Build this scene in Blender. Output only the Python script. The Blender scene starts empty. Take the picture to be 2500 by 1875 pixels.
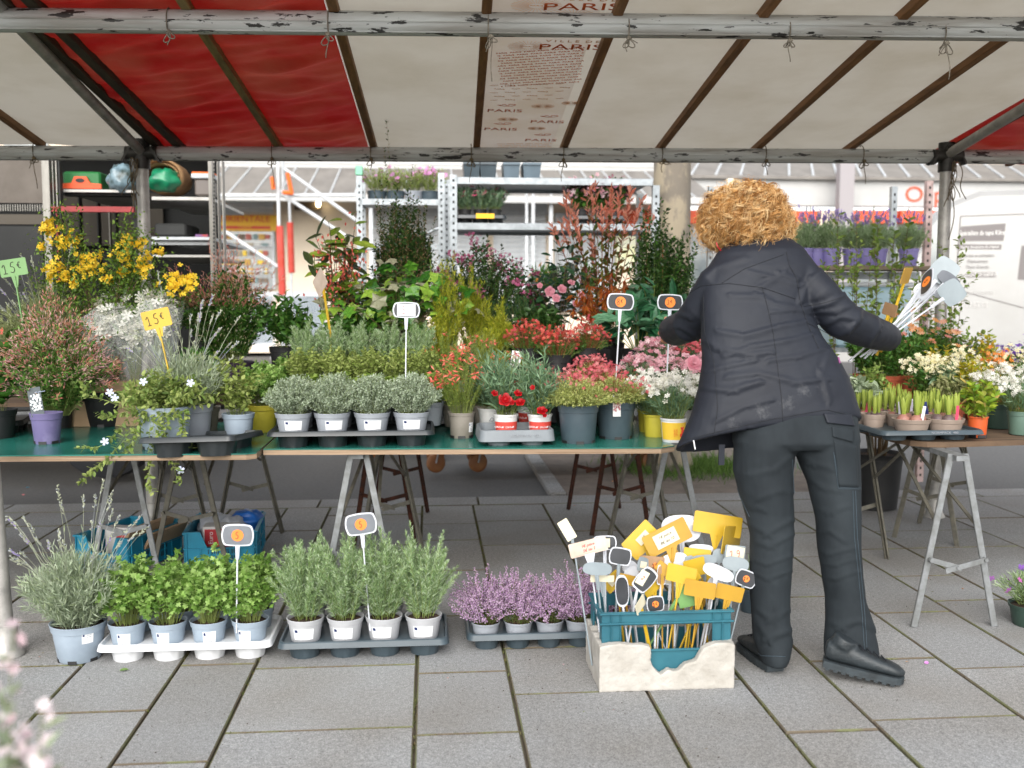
import bpy, math, random
import numpy as np
from mathutils import Vector, Matrix, noise
from mathutils.bvhtree import BVHTree
SC = bpy.context.scene
COL = SC.collection
R = math.radians
rnd = random.Random(11)
rng = np.random.default_rng(5)
# ------------------------------------------------------------------ camera, world, sun, exposure
EYE = 1.27                       # eye height in metres
FPX = 2430.6                     # focal length in pixels of the 2500 px wide photograph (35 mm lens)
cd = bpy.data.cameras.new('camera'); cam = bpy.data.objects.new('camera', cd); COL.objects.link(cam)
cd.lens = 35; cd.sensor_width = 36; cd.clip_start = 0.05; cd.clip_end = 900
cam.location = (0, 0, EYE)
cam.rotation_euler = (R(90 - 4.75), 0, R(-4.73))
cd.dof.use_dof = True; cd.dof.focus_distance = 3.9; cd.dof.aperture_fstop = 2.6
SC.camera = cam
w = bpy.data.worlds.new('World'); SC.world = w; w.use_nodes = True
nt = w.node_tree; bgn = nt.nodes['Background']
sky = nt.nodes.new('ShaderNodeTexSky'); sky.sky_type = 'NISHITA'; sky.sun_disc = False
SUN_EL, SUN_AZ = R(33), R(192)   # azimuth measured from +Y clockwise: behind the camera, a little to the left
sky.sun_elevation = SUN_EL; sky.sun_rotation = SUN_AZ; sky.air_density = 1.0; sky.dust_density = 1.5; sky.ozone_density = 1.0
hs = nt.nodes.new('ShaderNodeHueSaturation'); hs.inputs['Saturation'].default_value = 0.22   # overcast: nearly neutral
nt.links.new(sky.outputs[0], hs.inputs['Color']); nt.links.new(hs.outputs[0], bgn.inputs[0])
bgn.inputs[1].default_value = 0.15
sd = bpy.data.lights.new('sun', 'SUN'); so = bpy.data.objects.new('sun', sd); COL.objects.link(so)
sd.energy = 1.5; sd.angle = R(60); sd.color = (1, .96, .9)
_d = Vector((math.sin(SUN_AZ) * math.cos(SUN_EL), math.cos(SUN_AZ) * math.cos(SUN_EL), math.sin(SUN_EL)))
so.rotation_euler = _d.to_track_quat('Z', 'Y').to_euler(); so.location = (0, -5, 20)
vs = SC.view_settings; vs.view_transform = 'Standard'; vs.look = 'None'; vs.gamma = 1; vs.use_curve_mapping = False
vs.exposure = 1.1
SC.render.engine = 'CYCLES'
cy = SC.cycles; cy.use_denoising = True; cy.max_bounces = 9; cy.diffuse_bounces = 6; cy.glossy_bounces = 3
cy.transmission_bounces = 5; cy.transparent_max_bounces = 8; cy.sample_clamp_indirect = 6; cy.caustics_reflective = False; cy.caustics_refractive = False
# ------------------------------------------------------------------ pixel -> place helpers (photo pixels, 2500 x 1875)
CM = cam.rotation_euler.to_matrix()
def ray(px, py): return CM @ Vector(((px - 1250) / FPX, -(py - 937.5) / FPX, -1))
def aY(px, py, Y):
    d = ray(px, py); t = Y / d.y
    return Vector((d.x * t, Y, EYE + d.z * t))
def aZ(px, py, z=0.0):
    d = ray(px, py); t = (z - EYE) / d.z
    return Vector((d.x * t, d.y * t, z))
# ------------------------------------------------------------------ things and parts
def tag(o, label=None, cat=None, group=None, kind=None):
    if label: o['label'] = label
    if cat: o['category'] = cat
    if group: o['group'] = group
    if kind: o['kind'] = kind
    return o
def thing(name, label, cat, loc=(0, 0, 0), rz=0.0, group=None):
    o = bpy.data.objects.new(name, None); COL.objects.link(o); o.empty_display_size = .05
    o.location = loc; o.rotation_euler = (0, 0, rz)
    return tag(o, label, cat, group)
def clone(o, loc=None, rz=None, label=None, sc=None, parent=None):
    c = o.copy(); COL.objects.link(c)
    if parent is not None: c.parent = parent
    if loc is not None: c.location = loc
    if rz is not None: c.rotation_euler = (0, 0, rz)
    if sc is not None: c.scale = (sc, sc, sc) if not hasattr(sc, '__len__') else sc
    if label: c['label'] = label
    for ch in list(KIDS.get(o.name, ())): clone(ch, parent=c)
    if parent is not None: KIDS.setdefault(parent.name, []).append(c)
    return c
KIDS = {}
def child(o, parent):
    o.parent = parent; KIDS.setdefault(parent.name, []).append(o); return o
def unit(a): return a / np.maximum(np.linalg.norm(a, axis=-1, keepdims=True), 1e-9)
class MB:
    """collects geometry; build() links it as one mesh object"""
    def __init__(s): s.ch = []; s.n = 0
    def add(s, V, F, mi=0, M=None):
        V = np.asarray(V, dtype=np.float64).reshape(-1, 3)
        if M is not None:
            A = np.array(M); V = V @ A[:3, :3].T + A[:3, 3]
        by = {}
        if isinstance(F, np.ndarray): by[F.shape[1]] = F
        else:
            for f in F: by.setdefault(len(f), []).append(f)
        for k, fs in by.items():
            s.ch.append((np.asarray(fs, dtype=np.int64) + s.n, mi))
        s.ch.append(V); s.n += len(V); return s
    def box(s, c, d, mi=0, M=None, rz=0, bev=0):
        x, y, z = [q / 2 for q in d]; c = Vector(c)
        if bev:
            b = bev; V = []
            for zz, ins in ((-z, b), (-z + b, 0), (z - b, 0), (z, b)):
                X, Y = x - ins, y - ins
                V += [(-X + b, -Y, zz), (X - b, -Y, zz), (X, -Y + b, zz), (X, Y - b, zz), (X - b, Y, zz), (-X + b, Y, zz), (-X, Y - b, zz), (-X, -Y + b, zz)]
            F = [tuple(reversed(range(8))), tuple(range(24, 32))]
            for k in range(3):
                for j in range(8): F.append((k * 8 + j, k * 8 + (j + 1) % 8, k * 8 + 8 + (j + 1) % 8, k * 8 + 8 + j))
        else:
            V = [(a * x, b * y, e * z) for e in (-1, 1) for b in (-1, 1) for a in (-1, 1)]
            F = [(0, 2, 3, 1), (4, 5, 7, 6), (0, 1, 5, 4), (2, 6, 7, 3), (0, 4, 6, 2), (1, 3, 7, 5)]
        T = Matrix.Translation(c) @ Matrix.Rotation(rz, 4, 'Z')
        if M is not None: T = M @ T
        return s.add(V, F, mi, T)
    def bar(s, p0, p1, w, d, mi=0, up=(0, 0, 1), bev=0):
        p0, p1 = Vector(p0), Vector(p1); z = (p1 - p0); L = z.length; z.normalize()
        x = Vector(up).cross(z)
        if x.length < 1e-4: x = Vector((1, 0, 0))
        x.normalize(); y = z.cross(x)
        M = Matrix((x, y, z)).transposed().to_4x4(); M.translation = (p0 + p1) / 2
        return s.box((0, 0, 0), (w, d, L), mi, M, bev=bev)
    def tube(s, pts, r, seg=8, mi=0, cap=True, flat=1.0):
        P = np.array([tuple(p) for p in pts], float); n = len(P)
        rr = np.full(n, r) if not hasattr(r, '__len__') else np.array(r, float)
        T = np.gradient(P, axis=0); T = unit(T)
        u = np.cross(T[0], (0, 0, 1.0)); u = u if np.linalg.norm(u) > .05 else np.cross(T[0], (0, 1.0, 0)); u = unit(u)
        V = []
        for i in range(n):
            u = unit(u - T[i] * np.dot(u, T[i])); v = np.cross(T[i], u)
            for j in range(seg):
                a = 2 * math.pi * j / seg; V.append(P[i] + rr[i] * (u * math.cos(a) + v * math.sin(a) * flat))
        F = [(i * seg + j, i * seg + (j + 1) % seg, (i + 1) * seg + (j + 1) % seg, (i + 1) * seg + j) for i in range(n - 1) for j in range(seg)]
        if cap: F += [tuple(reversed(range(seg))), tuple(range((n - 1) * seg, n * seg))]
        return s.add(V, F, mi)
    def lathe(s, prof, seg=32, mi=0, M=None, jit=None):
        V = []; n = len(prof)
        for r_, z in prof:
            for j in range(seg):
                a = 2 * math.pi * j / seg; V.append((r_ * math.cos(a), r_ * math.sin(a), z))
        F = [(i * seg + j, i * seg + (j + 1) % seg, (i + 1) * seg + (j + 1) % seg, (i + 1) * seg + j) for i in range(n - 1) for j in range(seg)]
        return s.add(V, F, mi, M)
    def prism(s, pts, t, mi=0, M=None):
        """outline in local XY pushed along Z from 0 to t"""
        n = len(pts); V = [(x, y, 0) for x, y in pts] + [(x, y, t) for x, y in pts]
        F = [tuple(reversed(range(n))), tuple(range(n, 2 * n))] + [(i, (i + 1) % n, n + (i + 1) % n, n + i) for i in range(n)]
        return s.add(V, F, mi, M)
    def quad(s, a, b, c, d, mi=0): return s.add([tuple(a), tuple(b), tuple(c), tuple(d)], [(0, 1, 2, 3)], mi)
    def mesh(s, name, mats, smooth=False):
        me = bpy.data.meshes.new(name)
        Vs = [c for c in s.ch if isinstance(c, np.ndarray)]; Fs = [c for c in s.ch if isinstance(c, tuple)]
        V = np.concatenate(Vs) if Vs else np.zeros((0, 3))
        me.vertices.add(len(V)); me.vertices.foreach_set('co', V.astype(np.float32).ravel())
        tot = sum(len(f) for f, _ in Fs); nl = sum(f.size for f, _ in Fs)
        me.loops.add(nl); me.polygons.add(tot)
        me.loops.foreach_set('vertex_index', np.concatenate([f.ravel() for f, _ in Fs]).astype(np.int32))
        sizes = np.concatenate([np.full(len(f), f.shape[1]) for f, _ in Fs])
        me.polygons.foreach_set('loop_start', np.concatenate([[0], np.cumsum(sizes)[:-1]]).astype(np.int32))
        me.polygons.foreach_set('material_index', np.concatenate([np.full(len(f), m) for f, m in Fs]).astype(np.int32))
        me.polygons.foreach_set('use_smooth', np.full(tot, bool(smooth)))
        for m in (mats if isinstance(mats, (list, tuple)) else [mats]): me.materials.append(m)
        me.update(calc_edges=True); me.validate()
        return me
    def build(s, name, mats, parent=None, smooth=False, world=False, auto=None):
        me = s.mesh(name, mats, smooth or auto is not None)
        o = bpy.data.objects.new(name, me); COL.objects.link(o)
        if auto is not None: me.set_sharp_from_angle(angle=R(auto))
        if parent is not None:
            child(o, parent)
            if world:
                P = Matrix.Translation(parent.location) @ Matrix.Rotation(parent.rotation_euler.z, 4, 'Z')
                me.transform(P.inverted())
        return o
# ------------------------------------------------------------------ materials
def hx(h, k=1.0):
    h = h.lstrip('#'); o = []
    for i in (0, 2, 4):
        v = int(h[i:i + 2], 16) / 255; o.append((v / 12.92 if v <= .04045 else ((v + .055) / 1.055) ** 2.4) * k)
    return tuple(o) + (1,)
_M = {}
def pm(name, col, col2=None, rough=.6, metal=0.0, scale=8.0, mixlo=.35, mixhi=.65, bump=0.0, bscale=60.0, spec=.5, trans=0.0, stretch=None, detail=4.0, bdist=.01, objrand=0.0, coat=0.0):
    """principled material with noise colour variation and noise relief"""
    if name in _M: return _M[name]
    m = bpy.data.materials.new(name); m.use_nodes = True; t = m.node_tree; b = t.nodes['Principled BSDF']; N = t.nodes.new; L = t.links.new
    col = hx(col) if isinstance(col, str) else tuple(col) + (1,) * (4 - len(col))
    b.inputs['Roughness'].default_value = rough; b.inputs['Metallic'].default_value = metal
    b.inputs['Specular IOR Level'].default_value = spec; b.inputs['Base Color'].default_value = col
    if coat: b.inputs['Coat Weight'].default_value = coat; b.inputs['Coat Roughness'].default_value = .15
    tc = N('ShaderNodeTexCoord'); mp = N('ShaderNodeMapping'); L(tc.outputs['Object'], mp.inputs[0])
    if stretch: mp.inputs['Scale'].default_value = stretch
    out = None
    if col2 is not None:
        col2 = hx(col2) if isinstance(col2, str) else tuple(col2) + (1,) * (4 - len(col2))
        n = N('ShaderNodeTexNoise'); n.inputs['Scale'].default_value = scale; n.inputs['Detail'].default_value = detail; n.inputs['Roughness'].default_value = .6
        L(mp.outputs[0], n.inputs['Vector'])
        r = N('ShaderNodeValToRGB'); r.color_ramp.elements[0].position = mixlo; r.color_ramp.elements[1].position = mixhi
        r.color_ramp.elements[0].color = col; r.color_ramp.elements[1].color = col2
        L(n.outputs[0], r.inputs[0]); out = r.outputs[0]
    if objrand:
        oi = N('ShaderNodeObjectInfo'); mr = N('ShaderNodeMapRange'); mr.inputs[3].default_value = 1 - objrand; mr.inputs[4].default_value = 1 + objrand
        L(oi.outputs['Random'], mr.inputs[0]); mx = N('ShaderNodeMix'); mx.data_type = 'RGBA'; mx.blend_type = 'MULTIPLY'; mx.inputs[0].default_value = 1
        if out: L(out, mx.inputs[6])
        else: mx.inputs[6].default_value = col
        L(mr.outputs[0], mx.inputs[7]); out = mx.outputs[2]
    if out: L(out, b.inputs['Base Color'])
    if bump:
        n2 = N('ShaderNodeTexNoise'); n2.inputs['Scale'].default_value = bscale; n2.inputs['Detail'].default_value = 5; L(mp.outputs[0], n2.inputs['Vector'])
        bp = N('ShaderNodeBump'); bp.inputs['Strength'].default_value = bump; bp.inputs['Distance'].default_value = bdist
        L(n2.outputs[0], bp.inputs['Height']); L(bp.outputs[0], b.inputs['Normal'])
    if trans:
        tr = N('ShaderNodeBsdfTranslucent'); mix = N('ShaderNodeMixShader'); mix.inputs[0].default_value = trans
        if out: L(out, tr.inputs[0])
        else: tr.inputs[0].default_value = col
        L(b.outputs[0], mix.inputs[1]); L(tr.outputs[0], mix.inputs[2]); L(mix.outputs[0], t.nodes['Material Output'].inputs[0])
    _M[name] = m; return m
def lm(name, cols, rough=.55, trans=.3, pos=None, spec=.4):
    """leaf / petal material: every leaf takes its own tone"""
    if name in _M: return _M[name]
    m = bpy.data.materials.new(name); m.use_nodes = True; t = m.node_tree; b = t.nodes['Principled BSDF']; N = t.nodes.new; L = t.links.new
    g = N('ShaderNodeNewGeometry'); r = N('ShaderNodeValToRGB'); e = r.color_ramp.elements
    cols = [hx(c) if isinstance(c, str) else c for c in cols]
    while len(e) < len(cols): e.new(.5)
    for i, c in enumerate(cols): e[i].position = pos[i] if pos else i / max(1, len(cols) - 1); e[i].color = c
    L(g.outputs['Random Per Island'], r.inputs[0]); L(r.outputs[0], b.inputs['Base Color'])
    b.inputs['Roughness'].default_value = rough; b.inputs['Specular IOR Level'].default_value = spec
    if trans:
        tr = N('ShaderNodeBsdfTranslucent'); mix = N('ShaderNodeMixShader'); mix.inputs[0].default_value = trans
        L(r.outputs[0], tr.inputs[0]); L(b.outputs[0], mix.inputs[1]); L(tr.outputs[0], mix.inputs[2]); L(mix.outputs[0], t.nodes['Material Output'].inputs[0])
    _M[name] = m; return m
def text(s, mat, parent, M, size, align='CENTER', name='lettering', ext=.0004, line=1.0, shear=0.0, wx=1.0):
    c = bpy.data.curves.new(name, 'FONT'); c.body = s; c.size = size; c.align_x = align; c.align_y = 'CENTER'; c.extrude = ext
    c.space_line = line; c.shear = shear; c.resolution_u = 3; c.materials.append(mat)
    t_ = bpy.data.objects.new('tmp', c); COL.objects.link(t_)
    bpy.context.view_layer.update(); me = bpy.data.meshes.new_from_object(t_.evaluated_get(bpy.context.evaluated_depsgraph_get())); me.name = name
    bpy.data.objects.remove(t_); o = bpy.data.objects.new(name, me); COL.objects.link(o); child(o, parent)
    o.matrix_local = M @ Matrix.Diagonal((wx, 1, 1, 1)); return o
def frame(o, x, y):
    """matrix with origin o, text direction x and up direction y"""
    x = Vector(x).normalized(); y = Vector(y); z = x.cross(y).normalized(); y = z.cross(x)
    M = Matrix((x, y, z)).transposed().to_4x4(); M.translation = o; return M
def strokes(polys, r, mat, parent, M, name='writing', flat=.35, seg=5):
    mb = MB()
    for p in polys:
        q = []
        for i in range(len(p) - 1):
            for k in range(3):
                t = k / 3; q.append((p[i][0] * (1 - t) + p[i + 1][0] * t, p[i][1] * (1 - t) + p[i + 1][1] * t, 0))
        q.append((p[-1][0], p[-1][1], 0))
        for _ in range(2):   # relax into a pen line
            q = [q[0]] + [tuple((np.array(q[i - 1]) + 2 * np.array(q[i]) + np.array(q[i + 1])) / 4) for i in range(1, len(q) - 1)] + [q[-1]]
        mb.tube(q, r, seg, flat=1)
    o = mb.build(name, mat, parent); o.data.transform(Matrix.Diagonal((1, 1, flat, 1))); o.matrix_local = M; return o
# ------------------------------------------------------------------ the ground
m_granite = pm('granite_flags', '#8a8b8b', '#a0a1a1', rough=.8, scale=70, bump=.35, bscale=160, detail=8, objrand=.09, bdist=.004)
def granite(m):
    t = m.node_tree; b = t.nodes['Principled BSDF']; N = t.nodes.new; L = t.links.new
    src = b.inputs['Base Color'].links[0].from_socket
    tc = N('ShaderNodeNewGeometry')
    n = N('ShaderNodeTexNoise'); n.inputs['Scale'].default_value = 1.6; n.inputs['Detail'].default_value = 5; L(tc.outputs['Position'], n.inputs['Vector'])
    r = N('ShaderNodeValToRGB'); r.color_ramp.elements[0].position = .38; r.color_ramp.elements[1].position = .62
    r.color_ramp.elements[0].color = (1, 1, 1, 1); r.color_ramp.elements[1].color = (.84, .80, .75, 1)
    L(n.outputs[0], r.inputs[0])
    mx = N('ShaderNodeMix'); mx.data_type = 'RGBA'; mx.blend_type = 'MULTIPLY'; mx.inputs[0].default_value = 1
    L(src, mx.inputs[6]); L(r.outputs[0], mx.inputs[7])
    v = N('ShaderNodeTexNoise'); v.inputs['Scale'].default_value = 260; v.inputs['Detail'].default_value = 2; L(tc.outputs['Position'], v.inputs['Vector'])
    r2 = N('ShaderNodeValToRGB'); r2.color_ramp.elements[0].position = .36; r2.color_ramp.elements[1].position = .64
    r2.color_ramp.elements[0].color = (.62, .62, .63, 1); r2.color_ramp.elements[1].color = (1.22, 1.22, 1.22, 1); L(v.outputs[0], r2.inputs[0])
    m2 = N('ShaderNodeMix'); m2.data_type = 'RGBA'; m2.blend_type = 'MULTIPLY'; m2.inputs[0].default_value = 1
    L(mx.outputs[2], m2.inputs[6]); L(r2.outputs[0], m2.inputs[7]); L(m2.outputs[2], b.inputs['Base Color'])
granite(m_granite)
m_joint = pm('mossy_joint', '#665c4e', '#6a6c4c', rough=.95, scale=5, mixlo=.45, mixhi=.56, bump=.8, bscale=90, detail=6)
m_asphalt = pm('asphalt', (.105, .105, .105), (.135, .134, .132), rough=.85, scale=40, bump=.5, bscale=300, detail=6, bdist=.004)
m_sett = pm('brown_paving', '#6a6058', '#7d7268', rough=.9, scale=9, bump=.4, bscale=80)
m_soil = pm('soil', '#2a1f17', '#4a382a', rough=1, scale=60, bump=1, bscale=120)
m_grass = lm('grass_blades', ['#35541f', '#56782f', '#6f8a42'], trans=.3)
g = MB().box((0, 100, -.2), (900, 800, .2)).build('ground', m_asphalt); tag(g, 'grey asphalt street surface running back to the shops', kind='structure')
rd = MB().box((0, 14.4, -.06), (60, 15.9, .06)).build('road', m_asphalt); tag(rd, kind='structure')
pv = MB().box((0, 2.0, -.05), (16, 8.84, .07)).build('pavement', m_joint); tag(pv, 'granite flag pavement with mossy joints under the market stall', kind='structure')
colx = [-7.2, -6.4, -5.7, -5.0, -4.3, -3.85, -3.4, -2.9, -2.41, -2.09, -1.77, -1.22, -.88, -.615, -.052, .262, .70, 1.04, 1.33, 1.80, 2.13, 2.44, 3.05, 3.5, 3.9, 4.4, 4.9, 5.6, 6.3, 7.1]
known = {13: [5.9, 5.15, 4.6, 3.95, 3.42, 2.9, 2.4, 1.9], 14: [5.63, 5.23, 4.63, 3.95, 3.33, 2.84, 2.3, 1.8], 15: [5.68, 5.1, 4.35, 3.55, 3.12, 2.5, 1.9]}
cr = random.Random(4); CROSS = []
def slab(x0, x1, y0, y1, name='paving_stone'):
    g_ = .0040
    cx, cy_ = (x0 + x1) / 2, (y0 + y1) / 2
    hx_, hy = (x1 - x0) / 2 - g_, (y1 - y0) / 2 - g_; b = .004; d = cr.uniform(-.0015, .0015)
    V = []
    for zz, ins in ((-.04, 0), (-b, 0), (0, b)):
        for sx, sy in ((-1, -1), (1, -1), (1, 1), (-1, 1)): V.append((sx * (hx_ - ins), sy * (hy - ins), zz + (d if zz > -.03 else 0)))
    F = [(8, 9, 10, 11)] + [(k + j, k + (j + 1) % 4, k + 4 + (j + 1) % 4, k + 4 + j) for k in (0, 4) for j in range(4)]
    o = MB().add(V, F[:1]).add(V, F[1:], 1).build(name, [m_granite, m_joint], pv); o.location = (cx, cy_, 0); return o
for i in range(len(colx) - 1):
    ys = [6.14] + (known[i] if i in known else [])
    if i not in known:
        y = 6.14
        while y > .6:
            y -= cr.choice([.38, .5, .62, .75, .55, .9]); ys.append(y)
    ys.append(max(-1.5, ys[-1] - .8))
    for a, b_ in zip(ys[:-1], ys[1:]):
        if colx[i + 1] < -.75 - .62 * a or colx[i] > .95 + .62 * a: continue
        slab(colx[i], colx[i + 1], b_, a); CROSS.append((colx[i], colx[i + 1], b_))
x = -6.0
while x < 7:                                    # long kerb stones
    L_ = cr.choice([.9, 1.0, 1.2]); slab(x, x + L_, 6.14, 6.40, 'kerb_stone'); x += L_
# moss that stands proud in the joints
mb = MB(); gx = []
for a_, b_, y in CROSS:
    for _ in range(int((b_ - a_) * 70)):
        x = cr.uniform(a_, b_)
        if noise.noise(Vector((x * 2, y * 3, 7))) > -.05: gx.append((x, y + cr.gauss(0, .004)))
for i, cx in enumerate(colx):
    for _ in range(160 if -2.5 < cx < 3 else 60):
        y = cr.uniform(1.6, 6.1)
        if noise.noise(Vector((cx * 3, y * 1.3, 2))) > .02: gx.append((cx + cr.gauss(0, .006), y))
gx = np.array(gx); n = len(gx)
def needles(mb, P, D, L, W, mi=0):
    D = unit(D); X = unit(np.cross(D, rng.normal(size=D.shape))); L = np.broadcast_to(L, (len(P),))[:, None]; W = np.broadcast_to(W, (len(P),))[:, None]
    V = np.stack([P, P + D * L * .4 - X * W / 2, P + D * L, P + D * L * .4 + X * W / 2], 1).reshape(-1, 3)
    mb.add(V, np.arange(len(V)).reshape(-1, 4), mi)
P = np.repeat(np.c_[gx, np.full(n, -.012)], 6, 0); P[:, :2] += rng.normal(0, .004, (len(P), 2))
needles(mb, P, np.c_[rng.normal(0, .5, (len(P), 2)), np.ones(len(P))], rng.uniform(.008, .018, len(P)), .004)
o = mb.build('moss', lm('moss', ['#454a28', '#5c6432', '#73623c'], trans=.1)); tag(o, 'low moss growing along the paving joints', 'moss', kind='stuff')
# tree pit side strip: kerb, brown paving, grass
tp = MB().box((1.85, 7.5, -.03), (1.9, 2.16, .05), bev=.004).build('tree_pit', m_sett); tag(tp, kind='structure')
k = MB()
for a in (6.45, 7.05, 7.65): k.box((.84, a + .295, -.02), (.11, .585, .06), bev=.006)
k = k.build('kerb_strip', m_granite); tag(k, kind='structure')
mb = MB(); n = 3200; P = np.c_[rng.normal(1.98, .26, n), rng.normal(7.35, .22, n), np.full(n, -.006)]
needles(mb, P, np.c_[rng.normal(0, .5, (n, 2)), np.ones(n)], rng.uniform(.04, .13, n), .006)
tag(mb.build('grass', m_grass), 'bright green grass tufts round the foot of the plane tree', 'grass', kind='stuff')

# ------------------------------------------------------------------ the stall: posts, beams, rafters, cloth
m_beam = pm('weathered_aluminium', '#aeb1b1', '#262625', rough=.55, metal=.0, scale=7, mixlo=.585, mixhi=.60, stretch=(1.2, 5, 5), detail=9, bump=.15, bscale=30, bdist=.003)
def beamwear(m):
    t = m.node_tree; b = t.nodes['Principled BSDF']; N = t.nodes.new; L = t.links.new; src = b.inputs['Base Color'].links[0].from_socket
    tc = N('ShaderNodeTexCoord'); mp = N('ShaderNodeMapping'); mp.inputs['Scale'].default_value = (.5, 6, 6); L(tc.outputs['Object'], mp.inputs[0])
    n = N('ShaderNodeTexNoise'); n.inputs['Scale'].default_value = 4; n.inputs['Detail'].default_value = 7; L(mp.outputs[0], n.inputs['Vector'])
    r = N('ShaderNodeValToRGB'); r.color_ramp.elements[0].position = .4; r.color_ramp.elements[1].position = .62
    r.color_ramp.elements[0].color = (1, 1, 1, 1); r.color_ramp.elements[1].color = (.66, .62, .58, 1); L(n.outputs[0], r.inputs[0])
    mx = N('ShaderNodeMix'); mx.data_type = 'RGBA'; mx.blend_type = 'MULTIPLY'; mx.inputs[0].default_value = 1
    L(src, mx.inputs[6]); L(r.outputs[0], mx.inputs[7]); L(mx.outputs[2], b.inputs['Base Color'])
beamwear(m_beam)
m_post = pm('galvanised_post', '#8f8d89', '#aeaba6', rough=.45, metal=.25, scale=14, bump=.15, bscale=60, detail=6)
m_iron = pm('dark_iron', '#2b2a28', '#3a3835', rough=.5, metal=.5, scale=30)
m_wood = pm('rafter_wood', '#8a6138', '#6a4826', rough=.7, scale=5, stretch=(8, 1, 8), detail=6, bump=.2, bscale=40)
m_woodd = pm('dark_rafter_wood', '#2e271d', '#453a2b', rough=.8, scale=5, stretch=(8, 1, 8), detail=6)
m_woodp = pm('pale_rafter_wood', '#8e7a4c', '#6e5c38', rough=.7, scale=5, stretch=(8, 1, 8), detail=6)
def cloth(name, c, c2, tr, gloss=.5, bump=.3, bs=3.0, spec=.3):
    m = pm(name, c, c2, rough=gloss, scale=2.2, mixlo=.42, mixhi=.72, bump=bump, bscale=bs, trans=tr, detail=7, bdist=.05, spec=spec)
    return m
m_white = cloth('white_tarp', '#bfb8ab', '#b1a898', .42, .8, .1)
m_red = cloth('red_tarp', '#9c1210', '#a24634', .28, .42, .45, 2.2, .5)
CAN = thing('market_stall_canopy', 'market stall canopy of white and red tarpaulin on aluminium poles over the flower tables', 'market stall', (0, 0, 0))
YB, YF = 5.76, 4.0
def yb(x): return 5.74 - (x - .47) * .0562
def yf(x): return 3.98 - (x - .33) * .0497
def zb(x): return 2.101          # axis of the rear beam
def zf(x): return 2.327 - x * .006          # axis of the front beam
def zc(x, y): a = (yb(x) - y) / (yb(x) - yf(x)); return (zb(x) + .078) * (1 - a) + (zf(x) + .084) * a
def beam(x0, x1, Yf, zfun, r, dy=0):
    prof = [(math.cos(a) * r * (1.0 if abs(math.sin(a)) < .9 else 1), math.sin(a) * r) for a in [R(12 + 30 * i) for i in range(12)]]
    mb = MB(); n = 10
    mb.tube([(x0 + (x1 - x0) * i / n, Yf(x0 + (x1 - x0) * i / n), zfun(x0)) for i in range(n + 1)], r, 14)
    for a in (R(185), R(235)):
        mb.tube([(x0, Yf(x0) + math.cos(a) * r * 1.0, zfun(x0) + math.sin(a) * r), (x1, Yf(x1) + math.cos(a) * r, zfun(x0) + math.sin(a) * r)], .0035, 5)
    return mb.build('beam', m_beam, CAN, auto=35)
XL, XR = -1.605, 2.965                                # rear posts
beam(-4.2, XL - .07, yb, zb, .041); beam(XL + .06, XR - .08, yb, zb, .041); beam(XR + .09, 5.6, yb, zb, .041)
beam(-3.4, 3.9, yf, zf, .046)
def post(x, y, z1, r=.032, dx=0):
    mb = MB(); mb.tube([(x, y, 0), (x + dx, y, z1)], r, 16)
    mb.lathe([(.062, 0), (.062, .01), (.052, .025), (.042, .045), (.039, .11), (.032, .115)], 20, 0, Matrix.Translation((x, y, 0)))
    return mb.build('post', m_post, CAN, auto=35)
post(XL, yb(XL) - .02, 2.08, .034); post(XR, yb(XR) - .02, 2.1, .034)
pf = aZ(24, 1598); post(pf.x - .01, pf.y, 2.38, .031, -.10)
for x in (XL, XR):
    mb = MB(); z = zb(x); YB = yb(x)
    mb.tube([(x, YB - .02, z - .09), (x, YB - .02, z + .075)], .045, 14); mb.tube([(x - .085, YB - .03, z), (x + .085, YB - .03, z)], .036, 12)
    mb.bar((x - .1, YB - .03, z - .05), (x - .055, YB - .03, z + .03), .012, .07, 0, (0, 1, 0)); mb.bar((x + .1, YB - .03, z - .05), (x + .055, YB - .03, z + .03), .012, .07, 0, (0, 1, 0))
    mb.tube([(x, YB - .08, z + .03), (x, YB, z + .05)], .03, 10)
    mb.build('corner_joint', m_iron, CAN, auto=35)
    mb = MB(); mb.tube([(x, YB - .05, z + .01), (x - .02, 3.7, zf(x) + .065 + .04)], .027, 12); mb.build('side_pole', m_post, CAN, auto=40)
raf = [(-2.72, -2.75, 'w'), (-2.186, -2.22, 'w'), (-1.54, -1.60, 'd'), (-1.42, -1.50, 'd'), (-.857, -.923, 'p'), (-.314, -.359, 'w'), (.275, .23, 'w'), (.777, .74, 'w'), (1.334, 1.31, 'w'), (1.894, 1.86, 'w'), (2.434, 2.38, 'w'), (3.05, 3.0, 'd'), (3.55, 3.5, 'w'), (4.2, 4.2, 'w')]
def rx(i, y): a = (5.76 - y) / (5.76 - 4.0); return raf[i][0] * (1 - a) + raf[i][1] * a
for i, (xb_, xf_, k_) in enumerate(raf):
    mb = MB(); y0, y1 = 5.95, 3.5
    p0 = Vector((rx(i, y0), y0, zc(rx(i, y0), y0) - .018)); p1 = Vector((rx(i, y1), y1, zc(rx(i, y1), y1) - .018))
    mb.bar(p0, p1, .038 if k_ != 'd' else .05, .036, 0, (0, 0, 1), bev=.003)
    mb.build('rafter', {'w': m_wood, 'd': m_woodd, 'p': m_woodp}[k_], CAN)
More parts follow.
